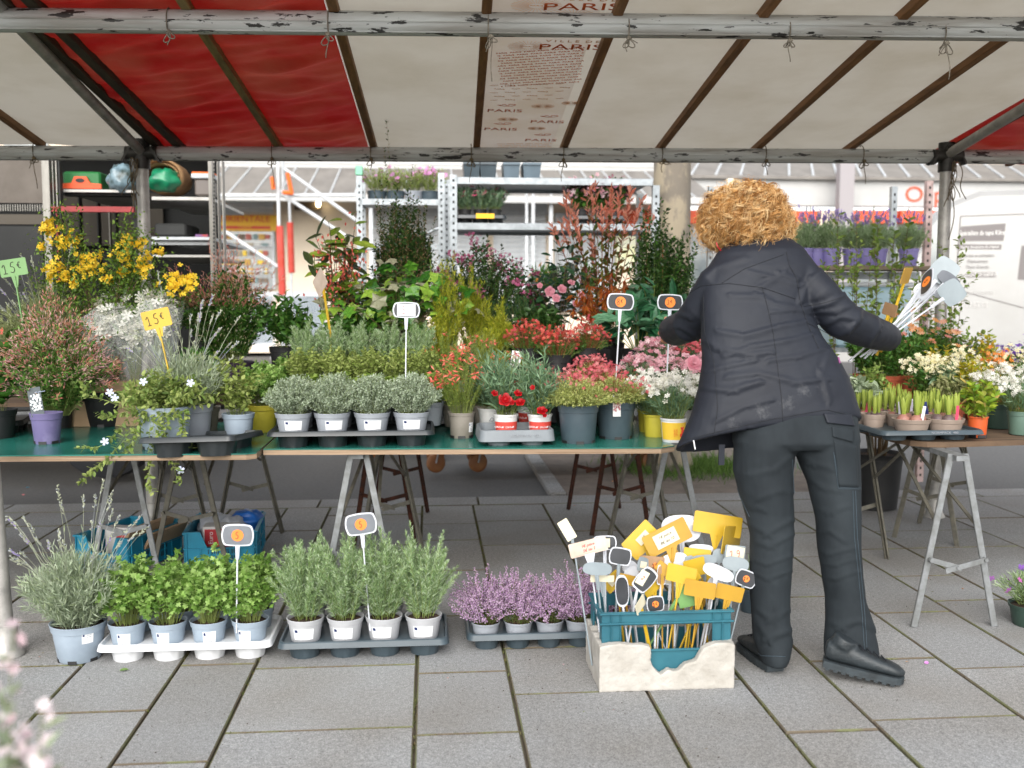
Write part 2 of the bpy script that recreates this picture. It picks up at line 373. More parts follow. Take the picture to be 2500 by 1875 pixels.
def sheet(x0f, x1f, mat, name='cloth_panel', sag=.012, wr=.0, zo=.002, nx=16, ny=44, seed=0):
    """x0f, x1f: functions giving the edges at depth y"""
    V = []; F = []
    for j in range(ny + 1):
        y = 5.98 + (3.45 - 5.98) * j / ny
        for i in range(nx + 1):
            u = i / nx; a, b = x0f(y), x1f(y); x = a + (b - a) * u
            z = zc(x, y) + zo - sag * math.sin(math.pi * u) ** .7
            if wr: z += wr * (noise.noise(Vector((x * 2.2 + seed, y * 7 + x * 2.5, seed))) + .5 * noise.noise(Vector((x * 5, y * 15 + x * 6, seed + 3)))) * math.sin(math.pi * u) ** .5
            V.append((x, y, z))
    for j in range(ny):
        for i in range(nx): k = j * (nx + 1) + i; F.append((k, k + nx + 1, k + nx + 2, k + 1))
    return MB().add(V, F).build(name, mat, CAN, smooth=True)
E = lambda i, d=0: (lambda y: rx(i, y) + d)
sheet(lambda y: -4.2, E(0), m_white); sheet(E(0), E(1), m_white); sheet(E(1), E(2), m_white)
for a, b, s in ((E(2), E(3), 1), (E(3), E(4), 2), (E(4), E(5, -.035), 3)): sheet(a, b, m_red, sag=.02, wr=.03, nx=34, ny=110, seed=s, zo=.001)
sheet(E(5, -.035), E(5), m_white, sag=0)
for i in range(5, 10): 
    sheet(E(i) if i != 6 else E(7, -.065), E(i + 1), m_white, seed=i, sag=.012 if i != 6 else 0)
sheet(E(10), lambda y: rx(11, y) - .07, m_white, nx=20)
for a, b, s in ((lambda y: rx(11, y) - .07, E(12), 5), (E(12), E(13), 6)): sheet(a, b, m_red, sag=.02, wr=.02, nx=24, ny=80, seed=s)
# printed lettering on the panel between rafters 6 and 7 (hangs as a liner under that panel)
m_ink = pm('orange_print', '#c4571f', rough=.8); m_ink2 = pm('pale_orange_print', '#c98d5c', rough=.8); m_tan = pm('printed_cloth', '#b5aba0', '#ad9f8e', rough=.8, scale=3, trans=.42)
slope = math.atan2(zc(0, 4.0) - zc(0, 5.76), 1.76)
def cpt(px, py):
    Y = 5.0
    for _ in range(25): p = aY(px, py, Y); Y -= (p.z - zc(p.x, Y) + .004) * 2
    return p.x, Y
PRT = child(bpy.data.objects.new('printed_liner', MB().add([(rx(6, 5.98), 5.98, zc(rx(6, 5.98), 5.98) - .003), (rx(7, 5.98) - .065, 5.98, zc(rx(7, 5.98) - .065, 5.98) - .003), (rx(7, 3.5) - .065, 3.5, zc(rx(7, 3.5) - .065, 3.5) - .003), (rx(6, 3.5), 3.5, zc(rx(6, 3.5), 3.5) - .003)], [(0, 3, 2, 1)]).mesh('printed_liner', m_tan)), CAN); COL.objects.link(PRT)
def onp(x, y, rot=0):
    M = frame(Vector((x, y, zc(x, y) - .0075)), (1, 0, 0), (0, -math.cos(slope), math.sin(slope)))
    return M @ Matrix.Rotation(rot, 4, 'Z')
def boat(x, y, s, rot=0, mat=None, w_=.006):
    p = [[(-.9, .15), (-.55, -.12), (0, -.3), (.55, -.22), (.9, .1), (.95, .38), (.7, .5), (.2, .52), (.3, .1), (.1, -.05), (-.1, .25), (-.15, .5), (-.35, .5), (-.35, .2), (-.5, .1), (-.9, .15)]]
    strokes([[(a * s, b * s * .8) for a, b in q] for q in p], w_ * s / .06 * .5, mat or m_ink, PRT, onp(x, y, rot), 'boat_emblem')
def paris(x, y, s, rot=0, mat=None, wx=1.5, ville=False): 
    text('PARIS', mat or m_ink, PRT, onp(x, y, rot), s, wx=wx)
    if ville: text('V I L L E  D E', m_ink2, PRT, onp(x, y - s * .75), s * .38, wx=1.3)
for (a_, b_) in ((1232, 269), (1336, 296), (1222, 314), (1320, 341)):
    x, y = cpt(a_, b_); paris(x, y, .062, 0, wx=1.2); x, y = cpt(a_ + 4, b_ - 13); boat(x, y, .05)
row = 'PARIS  ' * 9
for k in range(14):
    x, y = cpt(1322, 122 + k * 6.3); text(row[(k * 3) % 7:][:44], m_ink, PRT, onp(x - .005, y, R(13)), .019, wx=1.05)
for j in range(5):
    for i in range(6):
        x, y = cpt(1205 + i * 40 + (j % 2) * 14, 207 + j * 9 - i * 1)
        if x < .66:
            if (i + j) % 2: paris(x, y, .016, R(-3), m_ink2, 1.3)
            else: boat(x, y, .022, 0, m_ink2)
for k in range(4):
    x, y = cpt(1280, 349 + k * 4); text(row[(k * 2) % 7:][:40], m_ink2, PRT, onp(x, y, R(6)), .016, wx=1.1)
x, y = cpt(1405, 114); paris(x - .02, y, .085, R(2), wx=1.35, ville=True)
x, y = cpt(1440, 16); paris(x - .03, y, .09, R(3), wx=1.4, ville=True); x, y = cpt(1275, 40); boat(x, y, .085)
def burst(x, y, s, mat=None):
    mb = MB()
    for k in range(30):
        a = 2 * math.pi * k / 30; mb.box((math.cos(a) * s * .72, math.sin(a) * s * .5, 0), (.001, .001, .0005), 0, Matrix.Identity(4)) if 0 else mb.bar((math.cos(a) * s * .3, math.sin(a) * s * .22, 0), (math.cos(a) * s, math.sin(a) * s * .7, 0), .0016, .0006)
    o = mb.build('sunburst_print', mat or m_ink2, PRT); o.matrix_local = onp(x, y); paris(x, y, .014, 0, m_ink2)
for (a_, b_, s) in ((1310, 12, .1), (1400, 36, .09), (1290, 112, .09), (1325, 258, .06), (1240, 290, .055), (1310, 312, .05), (1395, 250, .05)): x, y = cpt(a_, b_); burst(x, y, s)
# rope ties
m_rope = pm('grey_twine', '#7d766a', '#5b554b', rough=.9, scale=80); m_rope2 = pm('brown_twine', '#4a3f31', '#65583f', rough=.9, scale=80)
def tie(x, Y, zfun, r, tail, mat, seed):
    q = random.Random(seed); mb = MB(); z = zfun(x); yy = Y - r - .006
    mb.tube([(x + .03 * 0, Y + r * math.cos(a) * 1.07, z + .01 + (r + .008) * math.sin(a)) for a in [R(70 + 18 * i) for i in range(12)]], .0028, 5)
    k = Vector((x + q.uniform(-.004, .01), yy + .008, z - r * .78))
    for s in (-1, 1):
        L = q.uniform(.02, .045); w_ = q.uniform(.008, .016)
        mb.tube([k + Vector((s * w_ * math.sin(t * math.pi * 2) + s * .014 * math.sin(t * math.pi), -.004 * s, -L * math.sin(t * math.pi))) for t in [i / 12 for i in range(13)]], .0026, 5)
    mb.tube([k + Vector((.008 * math.sin(i * 1.3), -.004, .006 * math.cos(i * 1.9))) for i in range(6)], .0055, 6)
    a_ = q.uniform(-.03, .03)
    mb.tube([k + Vector((a_ * t * (1 - t * .6) + .006 * math.sin(4 * t + seed), -.003, -tail * t)) for t in [i / 8 for i in range(9)]], .0022, 5)
    mb.tube([k + Vector((-a_ * t * 1.3, -.006, -tail * .35 * t)) for t in [i / 5 for i in range(6)]], .0022, 5)
    mb.build('rope_tie', mat, CAN, smooth=True)
for i, (px, tl) in enumerate([(408, .05), (803, .09), (1190, .17), (1525, .05), (1903, .08), (2263, .14)]):
    x = aY(px, 100, 4.0).x; tie(x, yf(x), zf, .046, tl, m_rope, i)
for i, (px, tl) in enumerate([(65, .17), (662, .16), (905, .06), (1150, .13), (1372, .12), (1607, .07), (1851, .08), (2078, .13), ]):
    x = aY(px, 380, 5.76).x; tie(x, yb(x), zb, .041, tl, m_rope2, i + 10)
for x in (XL - .02, XR + .01):                        # slack loops hanging from the corners
    mb = MB(); q = random.Random(int(x * 10))
    for k in range(7):
        dx = q.uniform(-.06, .05); L = q.uniform(.1, .45)
        mb.tube([(x + dx * t + .015 * math.sin(t * 7 + k), yb(x) - .07 - .01 * k, zb(x) - .04 - L * t) for t in [i / 10 for i in range(11)]], .0028, 5)
    mb.build('loose_rope', m_rope2, CAN, smooth=True)

# ------------------------------------------------------------------ tables and trestles
m_green = pm('green_oilcloth', '#1f6258', '#2a7468', rough=.22, scale=3, bump=.12, bscale=9, spec=.6, bdist=.01)
m_ply = pm('plywood_edge', '#a38c74', '#806a54', rough=.8, scale=6, stretch=(.4, 1, 22), detail=6, bump=.3, bscale=30)
m_board = pm('old_plywood', '#4a3a2c', '#6b5540', rough=.8, scale=5, stretch=(.5, 4, 1), detail=6, bump=.3, bscale=30)
TZ = .70
def table(name, label, outline, top, z=TZ, t=.024, cloth_out=None, lip=.004):
    o = thing(name, label, 'table', (sum(p[0] for p in outline) / len(outline), sum(p[1] for p in outline) / len(outline), z - t))
    MB().prism(outline, t - .004, 0, Matrix.Translation((0, 0, z - t))).build('tabletop', top[0], o, world=True)
    if top[1]:
        c = [(p[0] + (0 if p[0] < 0 else 0), p[1] - lip) for p in (cloth_out or outline)]
        MB().prism(c, .004, 0, Matrix.Translation((0, 0, z - .004 + .0005))).build('table_cover', top[1], o, world=True)
    return o
T1 = table('trestle_table', 'long trestle table with green oilcloth at the left end of the stall', [(-3.2, 3.86), (-.69, 3.775), (-.655, 3.80), (-.655, 4.78), (-3.2, 4.78)], (m_ply, m_green), TZ - .0)
T2 = table('trestle_table', 'middle trestle table with green oilcloth holding the thyme and carnations', [(-.645, 3.89), (.90, 3.80), (.965, 3.85), (.985, 4.95), (-.645, 4.95)], (m_ply, m_green), TZ)
TZ3, TZ5 = .90, .80
T3 = table('trestle_table', 'rear trestle table under the tall shrubs behind the herbs', [(-.8, 4.97), (1.42, 4.97), (1.42, 6.0), (-.8, 6.0)], (m_board, None), TZ3)
T4 = table('trestle_table', 'brown plywood table with rounded corner holding the hyacinth bulbs', [(2.09, 3.84), (4.4, 4.10), (4.4, 5.35), (1.925, 5.35), (1.935, 4.0), (1.96, 3.9), (2.01, 3.855)], (m_board, None), TZ + .005, .026)
T5 = table('trestle_table', 'rear trestle table at the left under the yellow flowered shrub', [(-3.2, 4.82), (-.86, 4.82), (-.86, 5.6), (-3.2, 5.6)], (m_board, None), TZ5)
m_galv = pm('galvanised_leg', '#85888a', '#6e706f', rough=.5, metal=.2, scale=25, bump=.1, bscale=60)
m_dgalv = pm('dull_steel_leg', '#55534b', '#6b675b', rough=.55, metal=.2, scale=25)
m_rust = pm('rusty_leg', '#4a2413', '#2c1a12', rough=.85, scale=30, metal=.2, bump=.3, bscale=90)
def trestle(label, xf, yf, xb_, yb_, mat, mat2=None, h=.672, spread=.32, brace=.27, group='folding trestles under the flower tables'):
    o = thing('trestle', label, 'trestle', ((xf + xb_) / 2, (yf + yb_) / 2, 0), 0, group)
    f, b = Vector((xf, yf, 0)), Vector((xb_, yb_, 0)); ax = (b - f).normalized(); sd_ = Vector((ax.y, -ax.x, 0))
    for c, m, sg in ((f, mat, -1), (b, mat2 or mat, 1)):
        top = c + Vector((0, 0, h)); pts = []
        for s in (-1, 1):
            ft = c + sd_ * s * spread / 2 + ax * sg * .02; tp = top + sd_ * s * .028
            MB().bar(ft, tp, .025, .010, 0, ax, bev=.002).bar(ft + ax * .012 * -sg, tp + ax * .012 * -sg, .008, .022, 0, ax).build('leg', m, o, world=True)
            pts.append(ft + (tp - ft) * (brace / h))
        mid = (pts[0] + pts[1]) / 2 + Vector((0, 0, -.03))
        mb = MB(); off = ax * sg * .016
        mb.bar(pts[0] + off, mid + (mid - pts[0]).normalized() * .02 + off, .02, .005, 0, ax); mb.bar(pts[1] + off * 1.4, mid + (mid - pts[1]).normalized() * .05 + off * 1.4, .02, .005, 0, ax)
        for p in (pts[0], pts[1], mid): mb.tube([p + off * .5, p + off * 2.0], .008, 8)
        mb.build('brace', m, o, world=True)
        # diagonal stay up to the top bar
        q0 = c + Vector((0, 0, h * .60)) + sd_ * .075; q1 = (f + b) / 2 + Vector((0, 0, h - .03)); 
        MB().bar(q0, q1 + sd_ * .03, .014, .006).build('stay', m_dgalv, o, world=True)
        q0 = c + Vector((0, 0, h * .60)) - sd_ * .075
        MB().bar(q0, q1 - sd_ * .03, .014, .006).build('stay', m_dgalv, o, world=True)
    MB().bar(f - ax * .04 + Vector((0, 0, h - .012)), b + ax * .04 + Vector((0, 0, h - .012)), .05, .02, 0, (0, 0, 1)).build('top_bar', mat, o, world=True)
    return o
trestle('grey metal trestle beside the two blue crates at the left', -1.37, 4.54, -1.30, 5.2, m_galv, m_dgalv)
trestle('dull metal trestle standing over the right blue crate', -1.14, 4.79, -1.0, 5.5, m_dgalv, spread=.37)
trestle('grey trestle behind the rosemary pots under the middle table', -.286, 3.97, -.20, 4.93, m_galv, m_dgalv)
trestle('rusty brown trestle behind the grey one under the middle table', -.24, 5.17, -.18, 5.95, m_rust, h=.865)
trestle('rusty brown trestle at the right behind the crate of price tags', 1.03, 5.3, 1.0, 5.95, m_rust, h=.865)
trestle('dull grey trestle between the rusty one and the person', 1.06, 4.23, 1.1, 5.1, m_galv, m_dgalv, spread=.33)
trestle('bright galvanised trestle in front under the hyacinth table', 2.04, 3.67, 2.09, 4.66, m_galv, m_dgalv, h=.68)
trestle('dark trestle further back under the hyacinth table', 2.62, 5.0, 2.9, 5.3, m_dgalv, h=.68)
# ------------------------------------------------------------------ shops across the street
YS = 25.0
m_cream = pm('cream_render', '#f2e2cc', '#eadac4', rough=.85, scale=2, bump=.1, bscale=30)
m_wpaint = pm('white_fascia', '#b9b8b6', '#b0b0ae', rough=.5, scale=2)
m_gwhite = pm('grey_white_metal', '#c9cdd0', '#b8bcbf', rough=.5, scale=6)
m_roofg = pm('grey_sheet_roof', '#77726d', '#88837d', rough=.7, scale=3, stretch=(1, .2, 1))
m_orange = pm('orange_band', '#e2552b', rough=.5); m_orl = pm('orange_letters', '#e4502a', rough=.5)
m_dark = pm('dark_interior', '#26241f', '#3a362e', rough=.7, scale=3)
m_glass = pm('shop_glass', '#59636a', '#8a8f8b', rough=.08, scale=1.2, spec=.8, mixlo=.3, mixhi=.7)
m_yel = pm('yellow_sign', '#f2bb1d', rough=.5); m_redl = pm('red_letters', '#d3381f', rough=.5)
m_shut = pm('shutter_slat', '#e4e7e9', '#d8dcdf', rough=.4, metal=.0, scale=4)
def pbox(mb, x0, y0, x1, y1, Y, d=.1, mi=0):
    """box whose front face covers a pixel rectangle at depth Y and runs back by d"""
    a, b = aY(x0, y0, Y), aY(x1, y1, Y)
    return mb.box(((a.x + b.x) / 2, Y + d / 2, (a.z + b.z) / 2), (abs(b.x - a.x), d, abs(a.z - b.z)), mi)
S1 = thing('shop_building', 'low cream shop building with grey sheet roof and roller shutters across the street', 'building', (0, YS, 0))
a, b = aY(380, 490, YS), aY(1676, 860, YS)
MB().box(((a.x + b.x) / 2, YS + 1.6, 1.9), (b.x - a.x, 3, 3.8)).build('wall', m_cream, S1, world=True)
MB().box(((a.x + b.x) / 2, YS + 2.6, 5.6), (b.x - a.x, 2, 2.0)).build('upper_wall', m_wpaint, S1, world=True)
zr0, zr1 = aY(1000, 476, 22.6).z, aY(1000, 412, 25.6).z
mb = MB(); mb.add([(a.x, 22.6, zr0), (b.x, 22.6, zr0), (b.x, 25.6, zr1), (a.x, 25.6, zr1), (a.x, 22.6, zr0 - .06), (b.x, 22.6, zr0 - .06), (b.x, 25.6, zr1 - .06), (a.x, 25.6, zr1 - .06)], [(0, 1, 2, 3), (7, 6, 5, 4), (0, 4, 5, 1), (1, 5, 6, 2), (2, 6, 7, 3), (3, 7, 4, 0)])
rf = mb.build('roof', m_roofg, S1, world=True)
mb = MB()
x = a.x
while x < b.x: mb.bar((x, 22.62, zr0 + .01), (x, 25.6, zr1 + .01), .03, .03); x += .55
o = mb.build('roof_seam', m_gwhite, rf)
o.data.transform(Matrix.Translation(-S1.location))
MB().box(((a.x + b.x) / 2, 22.5, zr0 - .09), (b.x - a.x, .16, .15)).build('gutter', m_wpaint, S1, world=True)
mb = MB(); pbox(mb, 380, 392, 1676, 410, 25.4, .1); mb.build('fascia', m_wpaint, S1, world=True)
x = a.x + 1
for px in (1345, 905): 
    p = aY(px, 490, 22.7); MB().box((p.x, 22.7, p.z / 2), (.08, .08, p.z)).build('gallery_post', m_gwhite, S1, world=True)
for (x0, x1, y0, y1) in ((1082, 1190, 497, 750), (1204, 1332, 497, 750), (905, 1075, 500, 750), (556, 668, 493, 517)):
    fr = MB(); pbox(fr, x0 - 5, y0 - 6, x1 + 5, y0 + (28 if y1 > 600 else 4), YS - .06, .08); sh = fr.build('shutter', m_gwhite, S1, world=True)
    y = y0 + (22 if y1 > 600 else 0); z0 = aY(x0, y, YS).z; zend = aY(x0, y1, YS).z; xa, xb = aY(x0, y, YS).x, aY(x1, y, YS).x
    me = MB().add([(-(xb - xa) / 2, 0, .06), ((xb - xa) / 2, 0, .06), (-(xb - xa) / 2, -.035, 0), ((xb - xa) / 2, -.035, 0), (-(xb - xa) / 2, 0, -.055), ((xb - xa) / 2, 0, -.055)], [(0, 2, 3, 1), (2, 4, 5, 3)]).mesh('slat', m_shut)
    z = z0
    while z > zend:
        o = bpy.data.objects.new('slat', me); COL.objects.link(o); child(o, sh); o.location = Vector(((xa + xb) / 2, YS - .03, z)) - S1.location; z -= .118
MB_ = MB(); pbox(MB_, 718, 488, 782, 513, YS - .05, .08); MB_.build('vent', pm('brown_vent', '#5b4c3a', '#6d5a42', rough=.7, scale=4), S1, world=True)
m_lamp = bpy.data.materials.new('lit_bulb'); m_lamp.use_nodes = True
m_lamp.node_tree.nodes['Principled BSDF'].inputs['Emission Color'].default_value = (1, .82, .5, 1); m_lamp.node_tree.nodes['Principled BSDF'].inputs['Emission Strength'].default_value = 7
p = aY(777, 497, YS - .12); MB().lathe([(0, -.09), (.04, -.07), (.06, 0), (.04, .07), (0, .09)], 12, 0, Matrix.Translation(p)).build('wall_lamp', m_lamp, S1, world=True, smooth=True)
sg = MB(); pbox(sg, 470, 524, 676, 564, YS - .2, .12); SG = sg.build('sign_board', m_yel, S1, world=True)
def ptext(s, px, py, Y, hpx, mat, parent, wx=1.0, align='CENTER'):
    p = aY(px, py, Y) - parent.location if parent.parent is None else aY(px, py, Y) - parent.parent.location
    return text(s, mat, parent, frame(p, (1, 0, 0), (0, 0, 1)), hpx * Y / 2430 / .70, align, wx=wx, ext=.004)
ptext('ORIENTALE', 660, 535, YS - .215, 15, m_redl, SG, 1.05, 'RIGHT')
mb = MB(); pbox(mb, 480, 551, 660, 559, YS - .215, .01); mb.build('red_strip', m_redl, SG); 
SG.children[-1].data.transform(Matrix.Translation(-S1.location))
ptext('PLATS  CUISINE  TRAITEUR  THE'.replace('PLATS', '').replace('TRAITEUR', '').replace('THE', ''), 600, 555, YS - .23, 5, m_yel, SG, 1.2)
mb = MB(); pbox(mb, 480, 564, 672, 705, YS - .08, .06); SW = mb.build('shop_window', m_glass, S1, world=True)
q = random.Random(3)
cols = [pm('goods_' + n, c, rough=.5) for n, c in (('ochre', '#c79a3c'), ('yellow', '#e8c32c'), ('brown', '#6d5a48'), ('white', '#cfd0cc'), ('teal', '#6f8a8a'), ('red', '#b05040'), ('beige', '#a99a80'))]
for j, y in enumerate((578, 598, 618, 640, 662, 684)):
    x = 482
    while x < 655:
        w_ = q.uniform(6, 16); h = q.uniform(9, 15); mb = MB(); pbox(mb, x, y - h / 2, x + w_, y + h / 2, YS - .14, .05)
        o = mb.build('goods_box', q.choice(cols if j < 4 else cols[:2] + cols[2:]), SW); o.data.transform(Matrix.Translation(-S1.location)); x += w_ + q.uniform(1, 6)
mb = MB(); pbox(mb, 480, 600, 672, 604, YS - .2, .04); pbox(mb, 480, 660, 672, 664, YS - .2, .04); pbox(mb, 664, 564, 672, 705, YS - .2, .05); mb.build('window_frame', m_gwhite, S1, world=True)
mb = MB(); pbox(mb, 555, 712, 1080, 720, YS - .25, .2); mb.build('wall_ledge', m_gwhite, S1, world=True)
# doorway glow and right part
mb = MB(); pbox(mb, 1355, 520, 1500, 760, YS - .05, .08); mb.build('door', m_gwhite, S1, world=True)
mb = MB(); pbox(mb, 1506, 560, 1572, 655, YS - .12, .06); mb.build('glow_panel', pm('pale_yellow_glow', '#eef0a8', '#f6f6dc', rough=.5, scale=2), S1, world=True)  # bright sunlit glow put into the colour of a pale yellow-green panel
mb = MB(); pbox(mb, 1500, 512, 1590, 546, YS - .3, .2); mb.build('orange_awning', m_orange, S1, world=True)
# the white shop with orange letters
S2 = thing('shop_building', 'white shop front with orange band and big orange lettering behind the person', 'building', (8, YS, 0))
a2, b2 = aY(1676, 400, YS), aY(2900, 860, YS)
MB().box(((a2.x + b2.x) / 2, YS + 2, 1.75), (b2.x - a2.x - .02, 4, 3.5)).build('wall', m_wpaint, S2, world=True)
mb = MB(); pbox(mb, 1676, 434, 2900, 510, YS - .35, .3); mb.build('fascia', m_wpaint, S2, world=True)
z1_, z2_ = aY(2000, 430, YS - .5).z, aY(2000, 396, YS + 2).z
mb = MB(); mb.add([(a2.x, YS - .5, z1_), (b2.x, YS - .5, z1_), (b2.x, YS + 2, z2_), (a2.x, YS + 2, z2_), (a2.x, YS - .5, z1_ - .08), (b2.x, YS - .5, z1_ - .08), (b2.x, YS + 2, z2_ - .08), (a2.x, YS + 2, z2_ - .08)], [(0, 1, 2, 3), (7, 6, 5, 4), (0, 4, 5, 1), (1, 5, 6, 2), (2, 6, 7, 3), (3, 7, 4, 0)])
rf2 = mb.build('roof', m_roofg, S2, world=True)
mb = MB()
x = a2.x
while x < b2.x: mb.bar((x, YS - .5, z1_ + .015), (x + .9, YS + 2, z2_ + .015), .05, .03); x += .62
o = mb.build('roof_seam', m_gwhite, rf2); o.data.transform(Matrix.Translation(-S2.location))
for x0, x1 in ((1684, 1745), (1760, 2000), (2075, 2190), (2200, 2290)):
    mb = MB(); pbox(mb, x0, 513, x1, 545, YS - .3, .25); mb.build('orange_band', m_orange, S2, world=True)
for x0, x1 in ((1690, 1740), (1800, 1990), (2020, 2050), (2080, 2290)):
    mb = MB(); pbox(mb, x0, 560, x1, 740, YS - .05, .05); mb.build('shop_window', m_glass, S2, world=True)
mb = MB(); pbox(mb, 2002, 513, 2045, 740, YS - .2, .2); mb.build('pillar', m_cream, S2, world=True)
ptext('Orpi', 1700, 476, YS - .37, 33, m_orl, S2, 1.1, 'RIGHT'); ptext('Orpi', 2208, 476, YS - .37, 38, m_orl, S2, 1.15, 'LEFT')
mb = MB(); pbox(mb, 2052, 392, 2078, 740, YS - 1.2, .25); tag(mb.build('lamp_column', pm('mauve_grey_metal', '#9a9496', rough=.5)), 'pale grey metal column rising in front of the white shop fascia', 'column')
# second row of buildings closes the street at both ends (dull facades, seen only in reflections or from the side)
for nm, lb, x0, x1, y0, z in (('apartment_building', 'beige apartment block far left behind the truck', -30, a.x - .3, 27, 14), ('apartment_building', 'beige apartment block far right behind the white van', b2.x + .3, 44, 27, 14)):
    o = thing(nm, lb, 'building', ((x0 + x1) / 2, y0, 0)); MB().box(((x0 + x1) / 2, y0 + 5, z / 2), (x1 - x0, 10, z)).build('wall', m_cream, o, world=True)
    me = MB().box((0, 0, 0), (1.1, .1, 1.8)).mesh('window', m_glass); x = x0 + 1.5
    while x < x1 - 1:
        for k in range(4): w_ = bpy.data.objects.new('window', me); COL.objects.link(w_); child(w_, o); w_.location = Vector((x, y0 - .03, 2.2 + k * 3.1)) - o.location
        x += 2.6
# ------------------------------------------------------------------ folded stall frame with red foam
F1 = thing('stall_frame', 'bare white pole frame with red foam sleeves standing before the cream wall', 'frame', (aY(680, 700, 17).x, 17, 0))
m_wtube = pm('white_tube', '#cfd2d4', '#bcc0c3', rough=.4, scale=8); m_foam = pm('red_foam', '#b8402f', '#c4524a', rough=.8, scale=7, bump=.2, bscale=40); m_strap = pm('orange_strap', '#e2661f', rough=.7)
def ptube(x0, y0, x1, y1, Y, r, mat, name, par, Y1=None):
    MB().tube([aY(x0, y0, Y), aY(x1, y1, Y1 or Y)], r, 12).build(name, mat, par, world=True, auto=40)
ptube(678, 380, 681, 556, 17, .028, m_wtube, 'post', F1); ptube(690, 380, 692, 480, 17.2, .03, m_wtube, 'post', F1)
ptube(706, 480, 708, 545, 18, .022, m_wtube, 'post', F1)
ptube(683, 552, 690, 720, 17, .062, m_foam, 'foam_sleeve', F1); ptube(708, 543, 712, 666, 18, .058, m_foam, 'foam_sleeve', F1)
p = aY(688, 720, 17); MB().tube([p, (p.x, 17, 0)], .03, 12).build('post', m_wtube, F1, world=True)
p = aY(711, 664, 18); MB().tube([p, (p.x, 18, 0)], .022, 12).build('post', m_wtube, F1, world=True)
for (x0, y0, x1, y1) in ((545, 562, 680, 652), (694, 412, 880, 545), (694, 478, 850, 580), (520, 478, 880, 476)): ptube(x0, y0, x1, y1, 17.1, .03, m_wtube, 'brace', F1)
for (x0, y0, x1, y1) in ((664, 432, 668, 462), (702, 422, 712, 470), (690, 470, 716, 472)): ptube(x0, y0, x1, y1, 16.9, .035, m_strap, 'strap', F1)
F2 = thing('stall_frame', 'second bare pole frame with orange straps behind the flower rack', 'frame', (aY(1300, 700, 17).x, 17, 0))
p = aY(1302, 380, 17); MB().tube([p, (p.x, 17, 0)], .03, 12).build('post', m_wtube, F2, world=True)
p = aY(1286, 400, 17.1); MB().tube([p, (p.x, 17.1, 0)], .025, 12).build('post', m_wtube, F2, world=True)
for (x0, y0, x1, y1) in ((1280, 415, 1283, 450), (1308, 418, 1314, 450), (1283, 460, 1310, 462)): ptube(x0, y0, x1, y1, 16.9, .035, m_strap, 'strap', F2)
# barriers
m_mesh = pm('barrier_panel', '#7f8a92', '#8f9aa1', rough=.5, scale=3)
for i, (x0, x1) in enumerate(((540, 672), (684, 800))):
    o = thing('barrier', ('grey mesh street barrier left of the red foam post', 'grey mesh street barrier right of the red foam post')[i], 'barrier', (aY(x0, 800, 19).x, 19, 0), 0, 'street barriers before the cream wall')
    mb = MB(); pbox(mb, x0, 719, x1, 724, 19, .04); pbox(mb, x0, 838, x1, 843, 19, .04); pbox(mb, x0, 724, x0 + 5, 838, 19, .04); pbox(mb, x1 - 5, 724, x1, 838, 19, .04)
    for t in (.0, 1.0): xx = x0 + 4 + (x1 - x0 - 8) * t; p = aY(xx, 843, 19); mb.box((p.x, 19, p.z / 2), (.04, .5, .05)); mb.box((p.x, 19, p.z / 2), (.04, .04, p.z))
    mb.build('frame', m_wtube, o, world=True)
    mb = MB(); pbox(mb, x0 + 5, 724, x1 - 5, 838, 19.015, .01); mb.build('mesh_panel', m_mesh, o, world=True)
    mb = MB(); x = x0 + 7
    while x < x1 - 6: pbox(mb, x, 724, x + 1.2, 838, 19.005, .008); x += 4
    mb.build('bars', m_gwhite, o, world=True)['kind'] = 'stuff'
# ------------------------------------------------------------------ white van at the right
VA = Vector((6.56, 13.3, 0)); VD = Vector((.94, -.34, 0)).normalized(); VN = Vector((VD.y, -VD.x, 0))   # VN points at the camera side
if VN.y > 0: VN = -VN
VAN = thing('delivery_van', 'white high roofed delivery van with grey carpet shop lettering at the right edge', 'van', VA)
def onv(px, py, off=0.0):
    d = ray(px, py); P0 = VA + VN * off; t = (P0 - Vector((0, 0, EYE))).dot(VN) / d.dot(VN)
    return Vector((0, 0, EYE)) + d * t
m_van = pm('van_white_paint', '#a3a2a0', '#9b9a97', rough=.25, scale=1.5, coat=.4); m_vgrey = pm('van_grey_print', '#6e6867', rough=.5); m_vblk = pm('black_plastic', '#2b2c2f', rough=.5); m_vprint = pm('van_white_print', '#e8e6e2', rough=.5)
prof = [(-.9, .42), (-.9, .95), (-.55, 1.12), (-.15, 1.3), (.28, 2.2), (.55, 2.62), (.9, 2.76), (4.8, 2.78), (4.95, 2.6), (5.0, .42)]
mb = MB(); n = len(prof); V = []
for off, ins in ((0, .0), (-.12, -.0), (-1.8, .0), (-1.95, .0)):
    k = .94 if off in (0, -1.95) else 1.0
    for s, z in prof:
        zz = z if z < 1.4 else 1.4 + (z - 1.4) * k
        q_ = VD * s + VN * (off if off not in (0, -1.95) else off) ; V.append((q_.x, q_.y, zz))
F = [tuple(range(n)), tuple(reversed(range(3 * n, 4 * n)))] + [(r_ * n + j, (r_ + 1) * n + j, (r_ + 1) * n + (j + 1) % n, r_ * n + (j + 1) % n) for r_ in range(3) for j in range(n)]
MB().add(V, F).build('body', m_van, VAN)
def vpoly(pts, mat, name, off=.004, t=.01):
    """flat plate on the van side, given in photo pixels"""
    P = [onv(x, y, off) - VA for x, y in pts]; Q = [p - VN * t for p in P]; k = len(P)
    return MB().add([tuple(p) for p in P + Q], [tuple(range(k)), tuple(reversed(range(k, 2 * k)))] + [(i, k + i, k + (i + 1) % k, (i + 1) % k) for i in range(k)]).build(name, mat, VAN)
